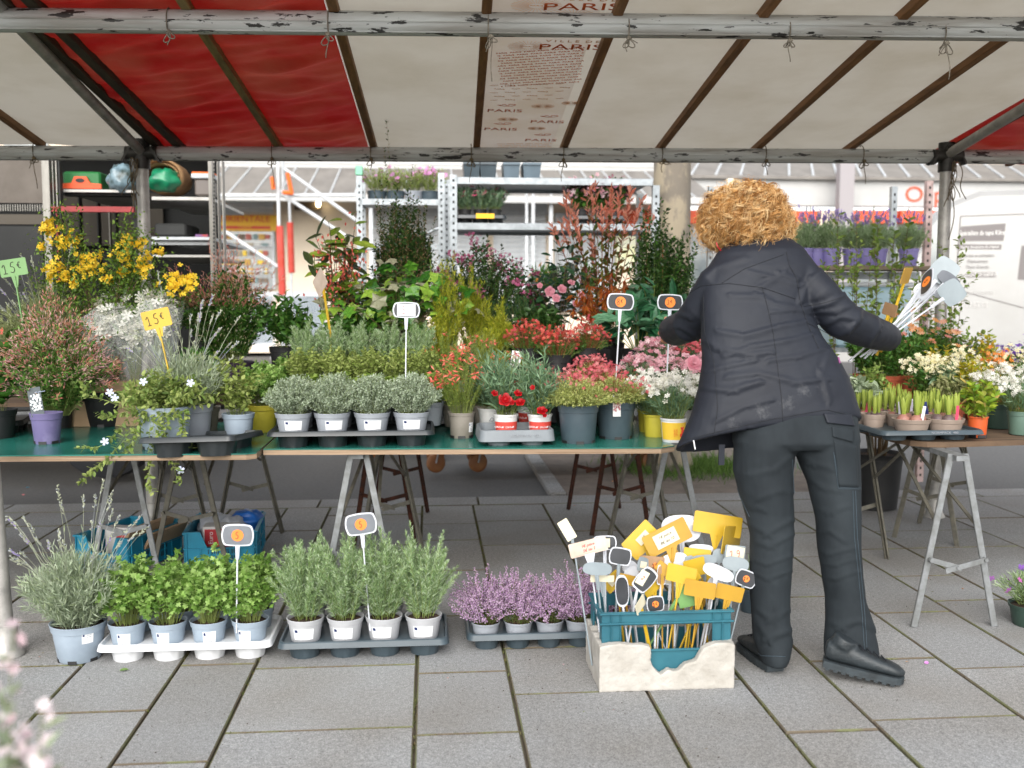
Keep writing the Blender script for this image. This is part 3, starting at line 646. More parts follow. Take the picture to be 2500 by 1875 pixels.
vpoly([(2262, 655), (2268, 560), (2290, 535), (2312, 534), (2306, 655)], m_glass, 'side_window')
vpoly([(2300, 826), (2440, 860), (2640, 905), (2640, 955), (2440, 893), (2300, 852)], m_vblk, 'bumper_strip', .03, .05)
for (a_, b_) in (((2333, 690), (2345, 528)), ((2345, 528), (2640, 518)), ((2290, 695), (2640, 790))):
    MB().tube([onv(*a_, .002) - VA, onv(*b_, .002) - VA], .006, 5).build('panel_seam', m_vgrey, VAN)
P1 = vpoly([(2346, 553), (2456, 545), (2450, 588), (2340, 589)], m_vgrey, 'print_panel'); P2 = vpoly([(2337, 596), (2446, 597), (2444, 609), (2335, 608)], m_vgrey, 'print_panel'); P3 = vpoly([(2360, 665), (2432, 665), (2431, 677), (2359, 677)], m_vgrey, 'print_panel')
vpoly([(2494, 600), (2640, 590), (2640, 690), (2484, 683)], m_vgrey, 'print_panel')
def vtext(s, px, py, h, mat, wx=1.0, par=VAN, sh=0, off=.009):
    o = text(s, mat, VAN, frame(onv(px, py, off) - VA, VD, (0, 0, 1)), h * 12.9 / 2430 / .7, wx=wx, ext=.001, shear=sh); return o
vtext('Spécialiste du tapis Kilim', 2397, 569, 12, m_vprint, .62, sh=.15); vtext('Toutes dimensions & origines', 2391, 603, 6.5, m_vprint, .82)
vtext('Expertise et estimation', 2385, 624, 8, m_vgrey, .76, sh=.2); vtext('Déplacement', 2386, 638, 8, m_vgrey, .8, sh=.2); vtext('Devis Gratuits', 2386, 652, 8, m_vgrey, .8, sh=.2); vtext('FACILITÉ DE PAIEMENT', 2396, 671, 8, m_vprint, .62)
m_vpale = pm('pale_grey_print', '#bdbab7', rough=.5); vtext('12.83.48', 2384, 745, 14, m_vpale, .75); vtext('94170 LE PERREUX'.replace('94170 LE PERREUX', 'W TOURNON'), 2396, 715, 8, m_vpale, .8)
for s in (.0, 3.6):
    for off in (-.12, -1.8):
        mb = MB(); c = VD * s + VN * (off); M = Matrix.Translation((c.x, c.y, .34)) @ VN.to_track_quat('Z', 'Y').to_matrix().to_4x4()
        mb.lathe([(0, .1), (.2, .1), (.32, .08), (.34, .0), (.32, -.1), (.0, -.1)], 24, 0, M); mb.build('wheel', m_vblk, VAN, auto=40)
# ------------------------------------------------------------------ market truck at the left with open side
YT = 7.0
TR = thing('market_truck', 'grey market truck with open side showing cluttered shelves behind the yellow shrub', 'truck', (-2.6, YT, 0))
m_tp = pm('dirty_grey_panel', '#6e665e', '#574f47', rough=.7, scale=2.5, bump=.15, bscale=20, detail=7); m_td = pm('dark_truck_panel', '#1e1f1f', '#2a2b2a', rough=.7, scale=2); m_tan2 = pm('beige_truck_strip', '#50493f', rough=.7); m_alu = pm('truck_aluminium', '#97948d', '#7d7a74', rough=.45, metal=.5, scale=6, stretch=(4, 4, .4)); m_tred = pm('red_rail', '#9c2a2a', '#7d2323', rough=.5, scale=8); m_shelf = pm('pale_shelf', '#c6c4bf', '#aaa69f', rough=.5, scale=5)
def tb(x0, y0, x1, y1, name, mat, Y=YT, d=.05, par=TR):
    mb = MB(); pbox(mb, x0, y0, x1, y1, Y, d); return mb.build(name, mat, par, world=True)
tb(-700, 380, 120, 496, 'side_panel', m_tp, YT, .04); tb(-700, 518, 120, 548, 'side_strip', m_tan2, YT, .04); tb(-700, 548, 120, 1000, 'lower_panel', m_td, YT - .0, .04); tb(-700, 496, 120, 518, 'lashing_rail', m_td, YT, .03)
mb = MB(); x = -300
while x < 116: pbox(mb, x, 499, x + 2.5, 515, YT - .012, .01); x += 6
mb.build('rail_rib', m_alu, TR, world=True)['kind'] = 'stuff'
for x0, x1 in ((118, 124), (126, 132), (134, 141)): tb(x0, 385, x1, 504 if x0 > 118 else 1000, 'door_post', m_alu, YT - .03, .05)
tb(144, 385, 152, 700, 'door_post', m_td, YT - .02, .05); tb(118, 503, 326, 518, 'red_rail', m_tred, YT - .02, .04); tb(136, 518, 146, 700, 'red_upright', m_tred, YT - .0, .04)
tb(516, 392, 529, 900, 'perforated_post', m_shelf, YT - .04, .03)
mb = MB(); y = 398
while y < 880: pbox(mb, 520.5, y, 524, y + 5, YT - .046, .008); y += 9.5
mb.build('post_slot', m_td, TR, world=True)['kind'] = 'stuff'
tb(530, 392, 541, 900, 'corner_post', m_alu, YT - .05, .08); tb(542, 392, 552, 900, 'corner_post', m_alu, YT - .07, .08)
MB().bar((-1.47, YT, 1.55), (-1.86, 8.9, 1.55), .04, 2.3, 0, (0, 0, 1)).build('side_wall', m_alu, TR, world=True)
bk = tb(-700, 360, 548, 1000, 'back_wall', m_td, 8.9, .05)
tb(150, 470, 400, 600, 'back_lining', m_tan2, 8.8, .03)
mb = MB(); a, b = aY(-700, 380, YT), aY(552, 380, YT)
OUT_ = [(a.x, YT + .02), (-1.46, YT + .02), (-1.85, 8.9), (a.x, 8.9)]
mb.prism(OUT_, .06, 0, Matrix.Translation((0, 0, 2.7))).build('roof', m_tp, TR, world=True)
MB().prism(OUT_, .1, 0, Matrix.Translation((0, 0, .37))).build('floor', m_td, TR, world=True)
MB().box(((a.x + b.x) / 2 - .2, YT + .06, .62), (b.x - a.x - .4, .05, .42)).build('skirt', m_td, TR, world=True)
for x in (-4.2, -2.3):
    M = Matrix.Translation((x, 8.0, .34)) @ Matrix.Rotation(R(90), 4, 'X'); MB().lathe([(0, .85), (.2, .85), (.32, .8), (.34, .7), (.32, .55), (0, .55)], 24, 0, M).build('wheel', m_vblk, TR, world=True, auto=40)
for px in (192, 237, 280): tb(px, 470, px + 5, 700, 'batten', m_td, 8.6, .08)
tb(264, 500, 271, 640, 'batten', m_alu, 8.3, .05)
tb(150, 462, 326, 470, 'shelf', m_shelf, YT + .05, 1.2); tb(152, 470, 326, 478, 'shelf_front', m_td, YT + .1, .1); tb(370, 480, 516, 489, 'shelf', m_shelf, YT + .05, 1.2); tb(370, 578, 518, 586, 'shelf', m_gwhite, YT + .02, 1.3); tb(370, 590, 516, 598, 'shelf_front', m_gwhite, YT + .06, .05); tb(372, 622, 516, 628, 'shelf', m_shelf, YT + .1, 1.2); tb(320, 385, 345, 700, 'inner_post', m_td, YT + .1, .05)
# what stands in the truck
def stand(name, label, cat, mat, x0, y0, x1, y1, Y, d, bev=.012):
    a, b = aY(x0, y0, Y), aY(x1, y1, Y)
    o = thing(name, label, cat, ((a.x + b.x) / 2, Y + d / 2, b.z)); MB().box((0, 0, (a.z - b.z) / 2), (b.x - a.x, d, a.z - b.z), bev=bev).build('body', mat, o); return o
GC = stand('plastic_crate', 'green plastic crate with orange trim on the upper truck shelf', 'crate', pm('green_plastic', '#1c6a32', rough=.5), 152, 418, 246, 462, YT + .12, .3)
a, b = aY(152, 449, YT + .11), aY(247, 462, YT + .11); MB().prism([((x - 200) * .00293, (462 - y) * .00293) for x, y in ((152, 462), (247, 462), (247, 451), (222, 449), (214, 434), (187, 434), (180, 449), (152, 451))], .02, 0, Matrix.Translation((0, -.16, .0)) @ Matrix.Rotation(R(90), 4, 'X')).build('orange_trim', pm('orange_plastic', '#d8501c', rough=.5), GC)
MB().prism([(math.cos(t) * .03, .055 + math.sin(t) * .014) for t in [R(30 * i) for i in range(12)]], .004, 0, Matrix.Translation((0, -.181, .0)) @ Matrix.Rotation(R(90), 4, 'X')).build('hand_hole', m_td, GC)
TB = stand('storage_tub', 'grey tub with white and orange lid on the truck shelf', 'tub', pm('brown_grey_plastic', '#6d6560', rough=.5), 474, 436, 516, 478, YT + .15, .2)
MB().box((0, 0, .135), (.15, .23, .035), bev=.006).build('lid', m_gwhite, TB); MB().box((0, 0, .157), (.14, .22, .012)).build('lid_rim', m_strap, TB)
stand('plastic_crate', 'black plastic crate low on the truck shelf', 'crate', m_td, 376, 545, 455, 577, YT + .12, .4); stand('cardboard_box', 'blue and red cardboard box beside the black crate in the truck', 'box', pm('blue_box', '#2f62a8', '#a04040', rough=.6, scale=9), 476, 572, 508, 579, YT + .1, .15, .003)
# rolled carpet and green sack, leafy bag
p = aY(408, 438, YT + .3)
o = thing('carpet_roll', 'rolled beige carpet lying on the truck shelf', 'carpet', p); mb = MB()
mb.tube([(math.cos(t) * (.095 + .012 * t / 6) * 1.25, 0, math.sin(t) * (.085 + .004 * t)) for t in [i * .35 for i in range(26)]], .013, 6, flat=1); o2 = mb.build('roll', pm('beige_carpet', '#a3805a', '#8a6a48', rough=.9, scale=20), o, smooth=True); o2.data.transform(Matrix.Diagonal((1, 14, 1, 1)))
def sack(name, label, mat, p, s, seed=0):
    o = thing(name, label, 'bag', p); V = []; F = []; n, m_ = 26, 18
    for i in range(m_ + 1):
        for j in range(n):
            th, ph = math.pi * i / m_, 2 * math.pi * j / n; v = Vector((math.sin(th) * math.cos(ph), math.sin(th) * math.sin(ph), math.cos(th)))
            r_ = 1 + .28 * noise.noise(v * 1.8 + Vector((seed, 0, 0))) + .12 * noise.noise(v * 5 + Vector((seed, 3, 0))); V.append((v.x * s[0] * r_, v.y * s[1] * r_, max(v.z * r_, -.85) * s[2]))
    F = [(i * n + j, i * n + (j + 1) % n, (i + 1) * n + (j + 1) % n, (i + 1) * n + j) for i in range(m_) for j in range(n)]
    MB().add(V, F).build('bag', mat, o, smooth=True); return o
sack('sack', 'crumpled green plastic sack inside the carpet roll on the truck shelf', pm('green_sheet', '#14664a', '#1f8a5e', rough=.3, scale=8), aY(402, 442, YT + .12), (.105, .12, .085), 2)
LB = sack('leafy_bag', 'clear plastic bag full of leaves hanging from the truck shelf', pm('clear_blue_plastic', '#7f97a2', '#2f3a33', rough=.2, scale=9), aY(298, 440, YT + .1), (.09, .1, .11), 5)
# ------------------------------------------------------------------ plane tree
m_bark = pm('plane_bark', '#756d62', '#958a76', rough=.9, scale=6, mixlo=.45, mixhi=.55, bump=.5, bscale=14, stretch=(1, 1, .6), detail=6)
t_ = thing('plane_tree', 'mottled plane tree trunk standing in the grass behind the stall', 'tree', (1.80, 7.35, 0))
mb = MB(); pr = [(.20, 0), (.165, .15), (.148, .5), (.142, 1.2), (.138, 2.0), (.135, 2.6), (.12, 3.6), (.1, 4.6)]
V = []; n = 28
for r_, z in pr + []:
    for j in range(n):
        a_ = 2 * math.pi * j / n; k = 1 + .06 * noise.noise(Vector((math.cos(a_) * 1.5, math.sin(a_) * 1.5, z * 1.2))); V.append((r_ * k * math.cos(a_), r_ * k * math.sin(a_), z))
mb.add(V, [(i * n + j, i * n + (j + 1) % n, (i + 1) * n + (j + 1) % n, (i + 1) * n + j) for i in range(len(pr) - 1) for j in range(n)])
mb.build('trunk', m_bark, t_, smooth=True)
for k in range(6):
    a_ = k * 1.05; mb = MB(); mb.tube([(math.cos(a_) * .9 * t ** 1.2, math.sin(a_) * .9 * t ** 1.2, 3.6 + k * .15 + 2.2 * t) for t in [i / 6 for i in range(7)]], [.07 * (1 - .8 * i / 6) for i in range(7)], 8); mb.build('limb', m_bark, t_, smooth=True)
# ------------------------------------------------------------------ flower racks on wheels
m_rack = pm('galvanised_rack', '#a6acb0', '#8d9396', rough=.4, metal=.45, scale=20); m_wheel = pm('amber_wheel', '#7d4a2a', '#8f6238', rough=.5, scale=10)
def perf_post(par, x, y, z1, w_=.035, mat=None, z0=.17):
    mb = MB(); mb.box((x, y, (z1 + z0) / 2), (w_, .04, z1 - z0)); o = mb.build('upright', mat or m_rack, par, world=True)
    mb = MB(); z = z0 + .05
    while z < z1 - .03: mb.box((x, y - .0205, z), (w_ * .3, .002, .018)); z += .05
    mb.build('slot_holes', m_td, par, world=True)['kind'] = 'stuff'
RK = thing('flower_trolley', 'tall galvanised flower trolley on amber wheels behind the pink shrubs', 'trolley', (.95, 7.4, 0))
x0_, x1_ = aY(1108, 700, 7.15).x, aY(1598, 700, 7.15).x
for x in (x0_, x1_):
    for y in (7.15, 7.7): perf_post(RK, x, y, 2.16 if x < 1 else 2.10, .05)
for z in (2.12, 1.80, 1.22):
    mb = MB(); mb.box(((x0_ + x1_) / 2, 7.42, z), (x1_ - x0_ - .06, .56, .008))
    for y in (7.14, 7.70): mb.box(((x0_ + x1_) / 2, y, z), (x1_ - x0_ - .05, .02, .05), bev=.003)
    mb.build('shelf', m_rack, RK, world=True)
mb = MB(); mb.box(((x0_ + x1_) / 2, 7.42, .2), (x1_ - x0_ + .05, .58, .07), bev=.008); mb.build('base', m_iron, RK, world=True)
for px in (1060, 1164, 1592):
    for y in (7.35, 7.75):
        X = (px - 1048) * 7.4 / 2430 if px > 1060 else .04
        M = Matrix.Translation((X, y, .072)) @ Matrix.Rotation(R(90), 4, 'X') @ Matrix.Rotation(.4, 4, 'Y')
        w_ = MB().lathe([(0, -.02), (.05, -.02), (.066, -.018), (.072, -.012), (.072, .012), (.066, .018), (.05, .02), (0, .02)], 24, 0, M).build('wheel', m_wheel, RK, world=True, auto=40)
        mb = MB(); mb.lathe([(0, -.024), (.03, -.024), (.034, -.021)], 14, 0, M); mb.bar((X, y - .03, .075), (X + .02, y - .025, .165), .03, .006); mb.bar((X, y + .03, .075), (X + .02, y + .025, .165), .03, .006)
        mb.build('wheel_fork', m_rack, RK, world=True)
RK2 = thing('flower_trolley', 'smaller galvanised trolley with green capped post left of the tall trolley', 'trolley', (-.3, 8.0, 0))
xa_, xb_ = aY(879, 600, 8.0).x, aY(1078, 600, 8.0).x
perf_post(RK2, xa_, 8.0, 2.25, .045); perf_post(RK2, xb_, 8.0, 2.28, .05); perf_post(RK2, xa_, 8.45, 2.25, .04); perf_post(RK2, xb_ + .05, 8.45, 2.28, .05)
MB().box((xa_, 8.0, 2.29), (.055, .06, .07), bev=.004).build('green_cap', pm('mint_plastic', '#7fc4a0', rough=.5), RK2, world=True)
for z in (2.05, 1.7, .25):
    mb = MB(); mb.box(((xa_ + xb_) / 2, 8.22, z), (xb_ - xa_, .48, .008)); mb.box(((xa_ + xb_) / 2, 7.99, z), (xb_ - xa_, .02, .045)); mb.build('shelf', m_rack, RK2, world=True)
MB().tube([(xb_ - .02, 8.0, 1.85), (xb_ - .3, 8.02, 1.72)], .012, 8).build('brace', m_rack, RK2, world=True)
for x in (xa_ + .05, xb_ - .05):
    for y in (8.02, 8.42):
        M = Matrix.Translation((x, y, .07)) @ Matrix.Rotation(R(90), 4, 'X'); MB().lathe([(0, -.02), (.06, -.02), (.07, -.012), (.07, .012), (.06, .02), (0, .02)], 20, 0, M).build('wheel', m_wheel, RK2, world=True, auto=40)
        MB().bar((x, y - .03, .07), (x, y - .02, .25), .03, .006).build('wheel_fork', m_rack, RK2, world=True)
# lavender stand at the right
YL = 6.45
LS = thing('plant_stand', 'rack with weathered plank shelf carrying the purple lavender pots', 'stand', (2.85, YL, 0))
m_pinkrust = pm('flaked_pink_post', '#8a7672', '#b39c98', rough=.7, scale=12, mixlo=.4, mixhi=.55)
for px, yt, mt, w_ in ((2182, 456, m_rack, .04), (2268, 442, m_pinkrust, .045), (1735, 455, m_rack, .032), (1782, 436, m_cream, .04)):
    p = aY(px, yt, YL + .25); perf_post(LS, p.x, YL + .25, p.z, w_, mt, 0.0 if px > 2000 else .965)
pa, pb = aY(1905, 655, YL), aY(2290, 655, YL)
MB().box(((pa.x + pb.x) / 2, YL + .02, pa.z), (pb.x - pa.x, .38, .025)).build('shelf', pm('weathered_plank', '#8d7e6c', '#6c5f50', rough=.9, scale=6, stretch=(.5, 4, 4)), LS, world=True)
MB().box(((pa.x + pb.x) / 2, YL + .26, pa.z - .04), (pb.x - pa.x, .03, .05)).build('shelf_rail', m_rack, LS, world=True)
MB().box(((pa.x + pb.x) / 2 - .27, YL + .1, .95), (pb.x - pa.x + .54, .4, .03)).build('shelf', m_rack, LS, world=True)
BX = thing('cool_box', 'pale blue box on the lower shelf under the purple pots', 'box', (aY(2125, 700, YL).x, YL + .1, .965))
m_pblue = pm('pale_blue_plastic', '#9fbfcc', '#b4ccd4', rough=.4, scale=3); MB().box((0, 0, .2), (.52, .34, .4), bev=.02).build('body', m_pblue, BX); MB().box((0, 0, .415), (.54, .36, .03), bev=.01).build('lid', m_gwhite, BX)
for z in (.12, .28): MB().box((0, -.172, z), (.46, .006, .012)).build('rib', m_gwhite, BX)
# ------------------------------------------------------------------ foliage building blocks
TP = {
 'needle': ([(0, 0, 0), (-.5, .4, 0), (0, 1, 0), (.5, .4, 0)], [(0, 1, 2, 3)]),
 'leaf': ([(0, 0, 0), (.5, .45, .1), (0, .5, 0), (-.5, .45, .1), (0, 1, -.12), (-.33, .78, .03), (.33, .78, .03), (-.3, .15, .06), (.3, .15, .06)], [(0, 2, 3, 7), (2, 4, 5, 3), (0, 8, 1, 2), (2, 1, 6, 4)]),
 'leaf4': ([(0, 0, 0), (.5, .45, .12), (0, 1, -.08), (-.5, .45, .12)], [(0, 1, 2), (0, 2, 3)]),
 'lobed': ([(0, 0, 0), (.16, .28, .03), (.5, .30, .0), (.40, .55, .05), (.55, .72, -.02), (.2, .68, .03), (.12, 1, -.05), (-.12, 1, -.05), (-.2, .68, .03), (-.55, .72, -.02), (-.40, .55, .05), (-.5, .30, 0), (-.16, .28, .03)], [(0, 1, 2, 3, 4, 5, 6, 7, 8, 9, 10, 11, 12)]),
 'ivy': ([(0, .06, 0), (.3, -.08, -.03), (.38, .2, .05), (.62, .42, -.04), (.26, .62, .05), (0, 1, -.08), (-.26, .62, .05), (-.62, .42, -.04), (-.38, .2, .05), (-.3, -.08, -.03), (0, .5, -.02)], [(0, 1, 2, 10), (10, 2, 3, 4), (10, 4, 5), (0, 10, 8, 9), (10, 6, 7, 8), (10, 5, 6)]),
 'bud': ([(0, 0, 0), (.5, .5, 0), (-.25, .5, .43), (-.25, .5, -.43), (0, 1, 0)], [(0, 1, 2), (0, 2, 3), (0, 3, 1), (4, 2, 1), (4, 3, 2), (4, 1, 3)]),
 'blob': ([(0, 0, 0), (.5, .5, 0), (0, .5, .5), (-.5, .5, 0), (0, .5, -.5), (0, 1, 0)], [(0, 1, 2), (0, 2, 3), (0, 3, 4), (0, 4, 1), (5, 2, 1), (5, 3, 2), (5, 4, 3), (5, 1, 4)]),
}
def star(k, inner=.18, cup=.15, wide=.5):
    V = [(0, 0, 0)]; F = []
    for i in range(k):
        a = 2 * math.pi * i / k; da = math.pi / k * wide * 1.7
        b = len(V)
        V += [(math.cos(a - da) * .55, math.sin(a - da) * .55, cup * .6), (math.cos(a - da * .5) * 1, math.sin(a - da * .5) * 1, cup), (math.cos(a + da * .5) * 1, math.sin(a + da * .5) * 1, cup), (math.cos(a + da) * .55, math.sin(a + da) * .55, cup * .6)]
        F.append((0, b, b + 1, b + 2, b + 3))
    V = [(x * .5, z, y * .5) for x, y, z in V]   # face along +Y (the leaf direction)
    return (V, F)
TP['star5'] = star(5); TP['star4'] = star(4); TP['star6'] = star(6, wide=.42); TP['star9'] = star(9, wide=.5, cup=.05)
def nrm(n, s=1.0): return rng.normal(size=(n, 3)) * s
def inst(mb, P, D, L, W, tp='leaf', mi=0, N=None, H=None):
    """place a template at every P, pointing along D"""
    P = np.asarray(P, float); n = len(P)
    if n == 0: return
    V0, F0 = TP[tp]; V0 = np.array(V0, float); k = len(V0)
    D = unit(np.asarray(D, float)); L = np.broadcast_to(np.asarray(L, float), (n,)); W = np.broadcast_to(np.asarray(W, float), (n,))
    if N is None: N = np.array([0, 0, 1.0]) + nrm(n, .55)
    X = unit(np.cross(D, N)); Z = np.cross(X, D); Hh = W if H is None else np.broadcast_to(np.asarray(H, float), (n,))
    V = P[:, None, :] + X[:, None, :] * (V0[None, :, 0, None] * W[:, None, None]) + D[:, None, :] * (V0[None, :, 1, None] * L[:, None, None]) + Z[:, None, :] * (V0[None, :, 2, None] * Hh[:, None, None])
    V = V.reshape(-1, 3); off = (np.arange(n) * k)[:, None]; base = mb.n; first = True
    by = {}
    for f in F0: by.setdefault(len(f), []).append(f)
    for s_, fs in by.items():
        fa = np.array(fs); A = (off[:, None, :] + fa[None]).reshape(-1, s_)
        mb.ch.append((A + base, mi))
    mb.ch.append(V); mb.n += len(V)
def paths(n, k, r0, Rr, H, dome=.35, curl=.0, hv=.12, lean=(0, 0), base=0.0, low=.0, pw=.5, elx=1, ely=1):
    """n stems of k points fanning out of a pot: quadratic curves"""
    u = rng.uniform(0, 1, n) ** pw; a = rng.uniform(0, 2 * math.pi, n)
    b = np.c_[r0 * u * np.cos(a), r0 * u * np.sin(a), np.full(n, base)]
    h = H * (1 - dome * u ** 2) * (1 + rng.normal(0, hv, n)); h = np.maximum(h, low * H)
    t_ = np.c_[Rr * u * np.cos(a) * elx + lean[0] * h / H, Rr * u * np.sin(a) * ely + lean[1] * h / H, h]
    t_[:, :2] += rng.normal(0, Rr * .06, (n, 2))
    m = b * .5 + t_ * .5; m[:, 2] += h * .18; m[:, :2] = b[:, :2] * .62 + t_[:, :2] * .38; m[:, :2] += rng.normal(0, Rr * .05, (n, 2))
    t_[:, 2] -= curl * h * u
    s = np.linspace(0, 1, k)[None, :, None]
    return (1 - s) ** 2 * b[:, None] + 2 * s * (1 - s) * m[:, None] + s ** 2 * t_[:, None]
def tubes(mb, Q, r0, r1=None, mi=0):
    """thin three-sided stems along Q (n,k,3)"""
    n, k, _ = Q.shape; T = unit(np.gradient(Q, axis=1)); U = unit(np.cross(T, np.array([.3, .5, .8]))); W = np.cross(T, U)
    rr = np.linspace(r0, r0 * .5 if r1 is None else r1, k)[None, :, None]
    ring = np.stack([Q + rr * (U * math.cos(a) + W * math.sin(a)) for a in (0, 2.094, 4.189)], 2)   # n,k,3,3
    V = ring.reshape(-1, 3); idx = np.arange(n * k * 3).reshape(n, k, 3); F = []
    for j in range(3):
        F.append(np.stack([idx[:, :-1, j], idx[:, :-1, (j + 1) % 3], idx[:, 1:, (j + 1) % 3], idx[:, 1:, j]], -1).reshape(-1, 4))
    mb.add(V, np.concatenate(F), mi)
def along(Q, m, t0=0.1, t1=1.0, jit=1.0):
    n, k, _ = Q.shape; t = np.linspace(t0, t1, m)[None] + rng.uniform(-.5, .5, (n, m)) * (t1 - t0) / m * jit; t = np.clip(t, 0, 1)
    f = t * (k - 1); i = np.minimum(f.astype(int), k - 2); a = (f - i)[..., None]; ii = np.arange(n)[:, None]
    P = Q[ii, i] * (1 - a) + Q[ii, i + 1] * a; T = unit(Q[ii, i + 1] - Q[ii, i])
    return P.reshape(-1, 3), T.reshape(-1, 3), t.ravel()
def spread(T, ang, sd=.15):
    """directions at angle ang from T, around it at random"""
    n = len(T); p = unit(np.cross(T, nrm(n))); a = ang + rng.normal(0, sd, n)
    return T * np.cos(a)[:, None] + p * np.sin(a)[:, None]
m_stem = pm('green_stem', '#6b7a3c', '#7f8a4a', rough=.7, scale=20); m_wstem = pm('woody_stem', '#5c4a33', '#76644a', rough=.9, scale=20)
# leaf tones
L_thyme = lm('thyme_leaf', ['#76866c', '#98a68e', '#b4bfa8', '#889874'], trans=.2, rough=.7)
L_rose = lm('rosemary_leaf', ['#5a7840', '#82a068', '#aec09c', '#90ac6c', '#c2d0b6'], trans=.2)
L_lav = lm('lavender_leaf', ['#7d8c70', '#9aa88c', '#b4bfa6', '#8f9e72'], trans=.2, rough=.8)
L_pars = lm('parsley_leaf', ['#557a30', '#749842', '#90b25c', '#aac678'], trans=.35)
L_mint = lm('mint_leaf', ['#587628', '#789438', '#98ac54', '#6c8640'], trans=.35)
L_oreg = lm('oregano_leaf', ['#6d8234', '#8b9b50', '#a2ad66', '#7a8f40'], trans=.3)
L_vinca = lm('vinca_leaf', ['#66803a', '#8a9c50', '#a8b46c', '#5a7438'], trans=.35)
L_dark = lm('dark_leaf', ['#1f3516', '#325024', '#46682f', '#25401e'], rough=.35, trans=.15)
L_mid = lm('mid_leaf', ['#274c15', '#3d6a20', '#588233', '#2f5a22'], trans=.25)
L_jas = lm('jasmine_leaf', ['#2d5216', '#48742a', '#6b9440', '#8aa35a'], trans=.3)
L_ivy = lm('ivy_leaf', ['#24501a', '#3d7024', '#5b8a2b', '#7fa637', '#9c9a78'], rough=.35, trans=.25)
L_beg = lm('begonia_leaf', ['#2e4a1a', '#5c7d24', '#8aa03a', '#3a3f24'], rough=.4, trans=.3)
L_gold = lm('golden_leaf', ['#7f8f1c', '#a8ad2c', '#c4bf44', '#6c8420'], trans=.35)
L_conif = lm('dark_conifer', ['#1a3a20', '#28502c', '#386438'], trans=.1)
L_dian = lm('carnation_leaf', ['#47664a', '#64835f', '#86a080', '#55744a'], trans=.2, rough=.6)
L_sax = lm('saxifrage_leaf', ['#8f9a4e', '#b0b566', '#c6c886', '#76883c'], trans=.3)
L_euc = lm('taupe_pot_leaf', ['#5d7a26', '#7f9438', '#9aa44c', '#4d6a22'], trans=.25)
L_photr = lm('photinia_leaf', ['#f4a48c', '#fabfac', '#ec8c74', '#d49a80'], trans=.5)
L_phot = lm('photinia_green', ['#4a5f2a', '#71803c', '#8b5a38', '#38502a'], trans=.3)
L_maple = lm('maple_leaf', ['#8f3c14', '#b4551c', '#a86a24', '#6f2c14'], trans=.35)
L_fats = lm('fatsia_leaf', ['#1f5030', '#33704a', '#64946c', '#8db08c'], rough=.25, trans=.15, spec=.6)
L_heath = lm('heather_flower', ['#a884ac', '#c7a3c6', '#dcc3da', '#8f6a95'], trans=.3)
L_heathg = lm('heather_green', ['#4f6a2c', '#6b8240'], trans=.2)
L_yelf = lm('yellow_flower', ['#f4d030', '#fbe050', '#eac830'], trans=.35)
L_yell = lm('yellow_shrub_leaf', ['#3e5c1c', '#5f7f2a', '#7c9a40', '#2f4a1a'], trans=.3)
L_pinkt = lm('jasmine_bud', ['#cc8474', '#dca896', '#c06a60', '#ccae84'], trans=.3)
L_pinkb = lm('pale_pink_bud', ['#d9a2a4', '#e6c0bd', '#c9868e', '#dcd3b4'], trans=.3)
L_pinkf = lm('pink_flower', ['#b8487c', '#d0709a', '#a43a66', '#e09ab8'], trans=.35)
L_redf = lm('red_flower', ['#a80a14', '#c8141c', '#8c0610'], trans=.25, rough=.5)
L_cor = lm('coral_flower', ['#e8695c', '#f08c7c', '#d6503c'], trans=.35)
L_saxr = lm('saxifrage_red', ['#a82a2a', '#c84a40', '#d8705e', '#b83a50'], trans=.35)
L_saxp = lm('saxifrage_pink', ['#c8505a', '#d87a80', '#b84050', '#e09a98'], trans=.35)
L_wht = lm('white_flower', ['#e6e4dc', '#f2f1ea', '#d6d4c4'], trans=.35)
L_ppk = lm('pale_pink_flower', ['#d8a0ac', '#e6bcc4', '#c87888', '#ecd2d6'], trans=.35)
L_peri = lm('periwinkle_flower', ['#c9d2f2', '#dfe4fa'], trans=.35)
L_cream = lm('cream_flower', ['#ece4bc', '#f4efd4', '#e2d8a0'], trans=.35); L_oran = lm('orange_flower', ['#e88a2c', '#ee9c58', '#d8742a'], trans=.35)
L_peach = lm('peach_flower', ['#dd9a62', '#e8b48a', '#d4847c', '#e0a040'], trans=.35); L_purp = lm('purple_flower', ['#5a2a9a', '#7a48b8', '#4a1f86'], trans=.35)
L_lavf = lm('lavender_flower', ['#9a86c4', '#b4a0d4', '#8674b4'], trans=.3); L_lavs = lm('lavender_spike', ['#a3a890', '#b9bda4', '#9a9fae'], trans=.25)
L_var = lm('variegated_leaf', ['#8a9058', '#b8b888', '#6c7a40'], trans=.3); L_yg = lm('yellow_green_leaf', ['#a8a826', '#c8bc38', '#8a9a2c', '#d2a83a'], trans=.4)
L_shrub = lm('shrub_leaf', ['#556f2c', '#7a9444', '#93a858', '#6a7a3a'], trans=.35); L_hya = lm('hyacinth_shoot', ['#8f9f42', '#aab658', '#7d9440', '#bcc270'], rough=.35, trans=.2)
L_lavg = lm('lavender_pot_leaf', ['#7c9868', '#9cb286', '#b6c6a4'], trans=.25)
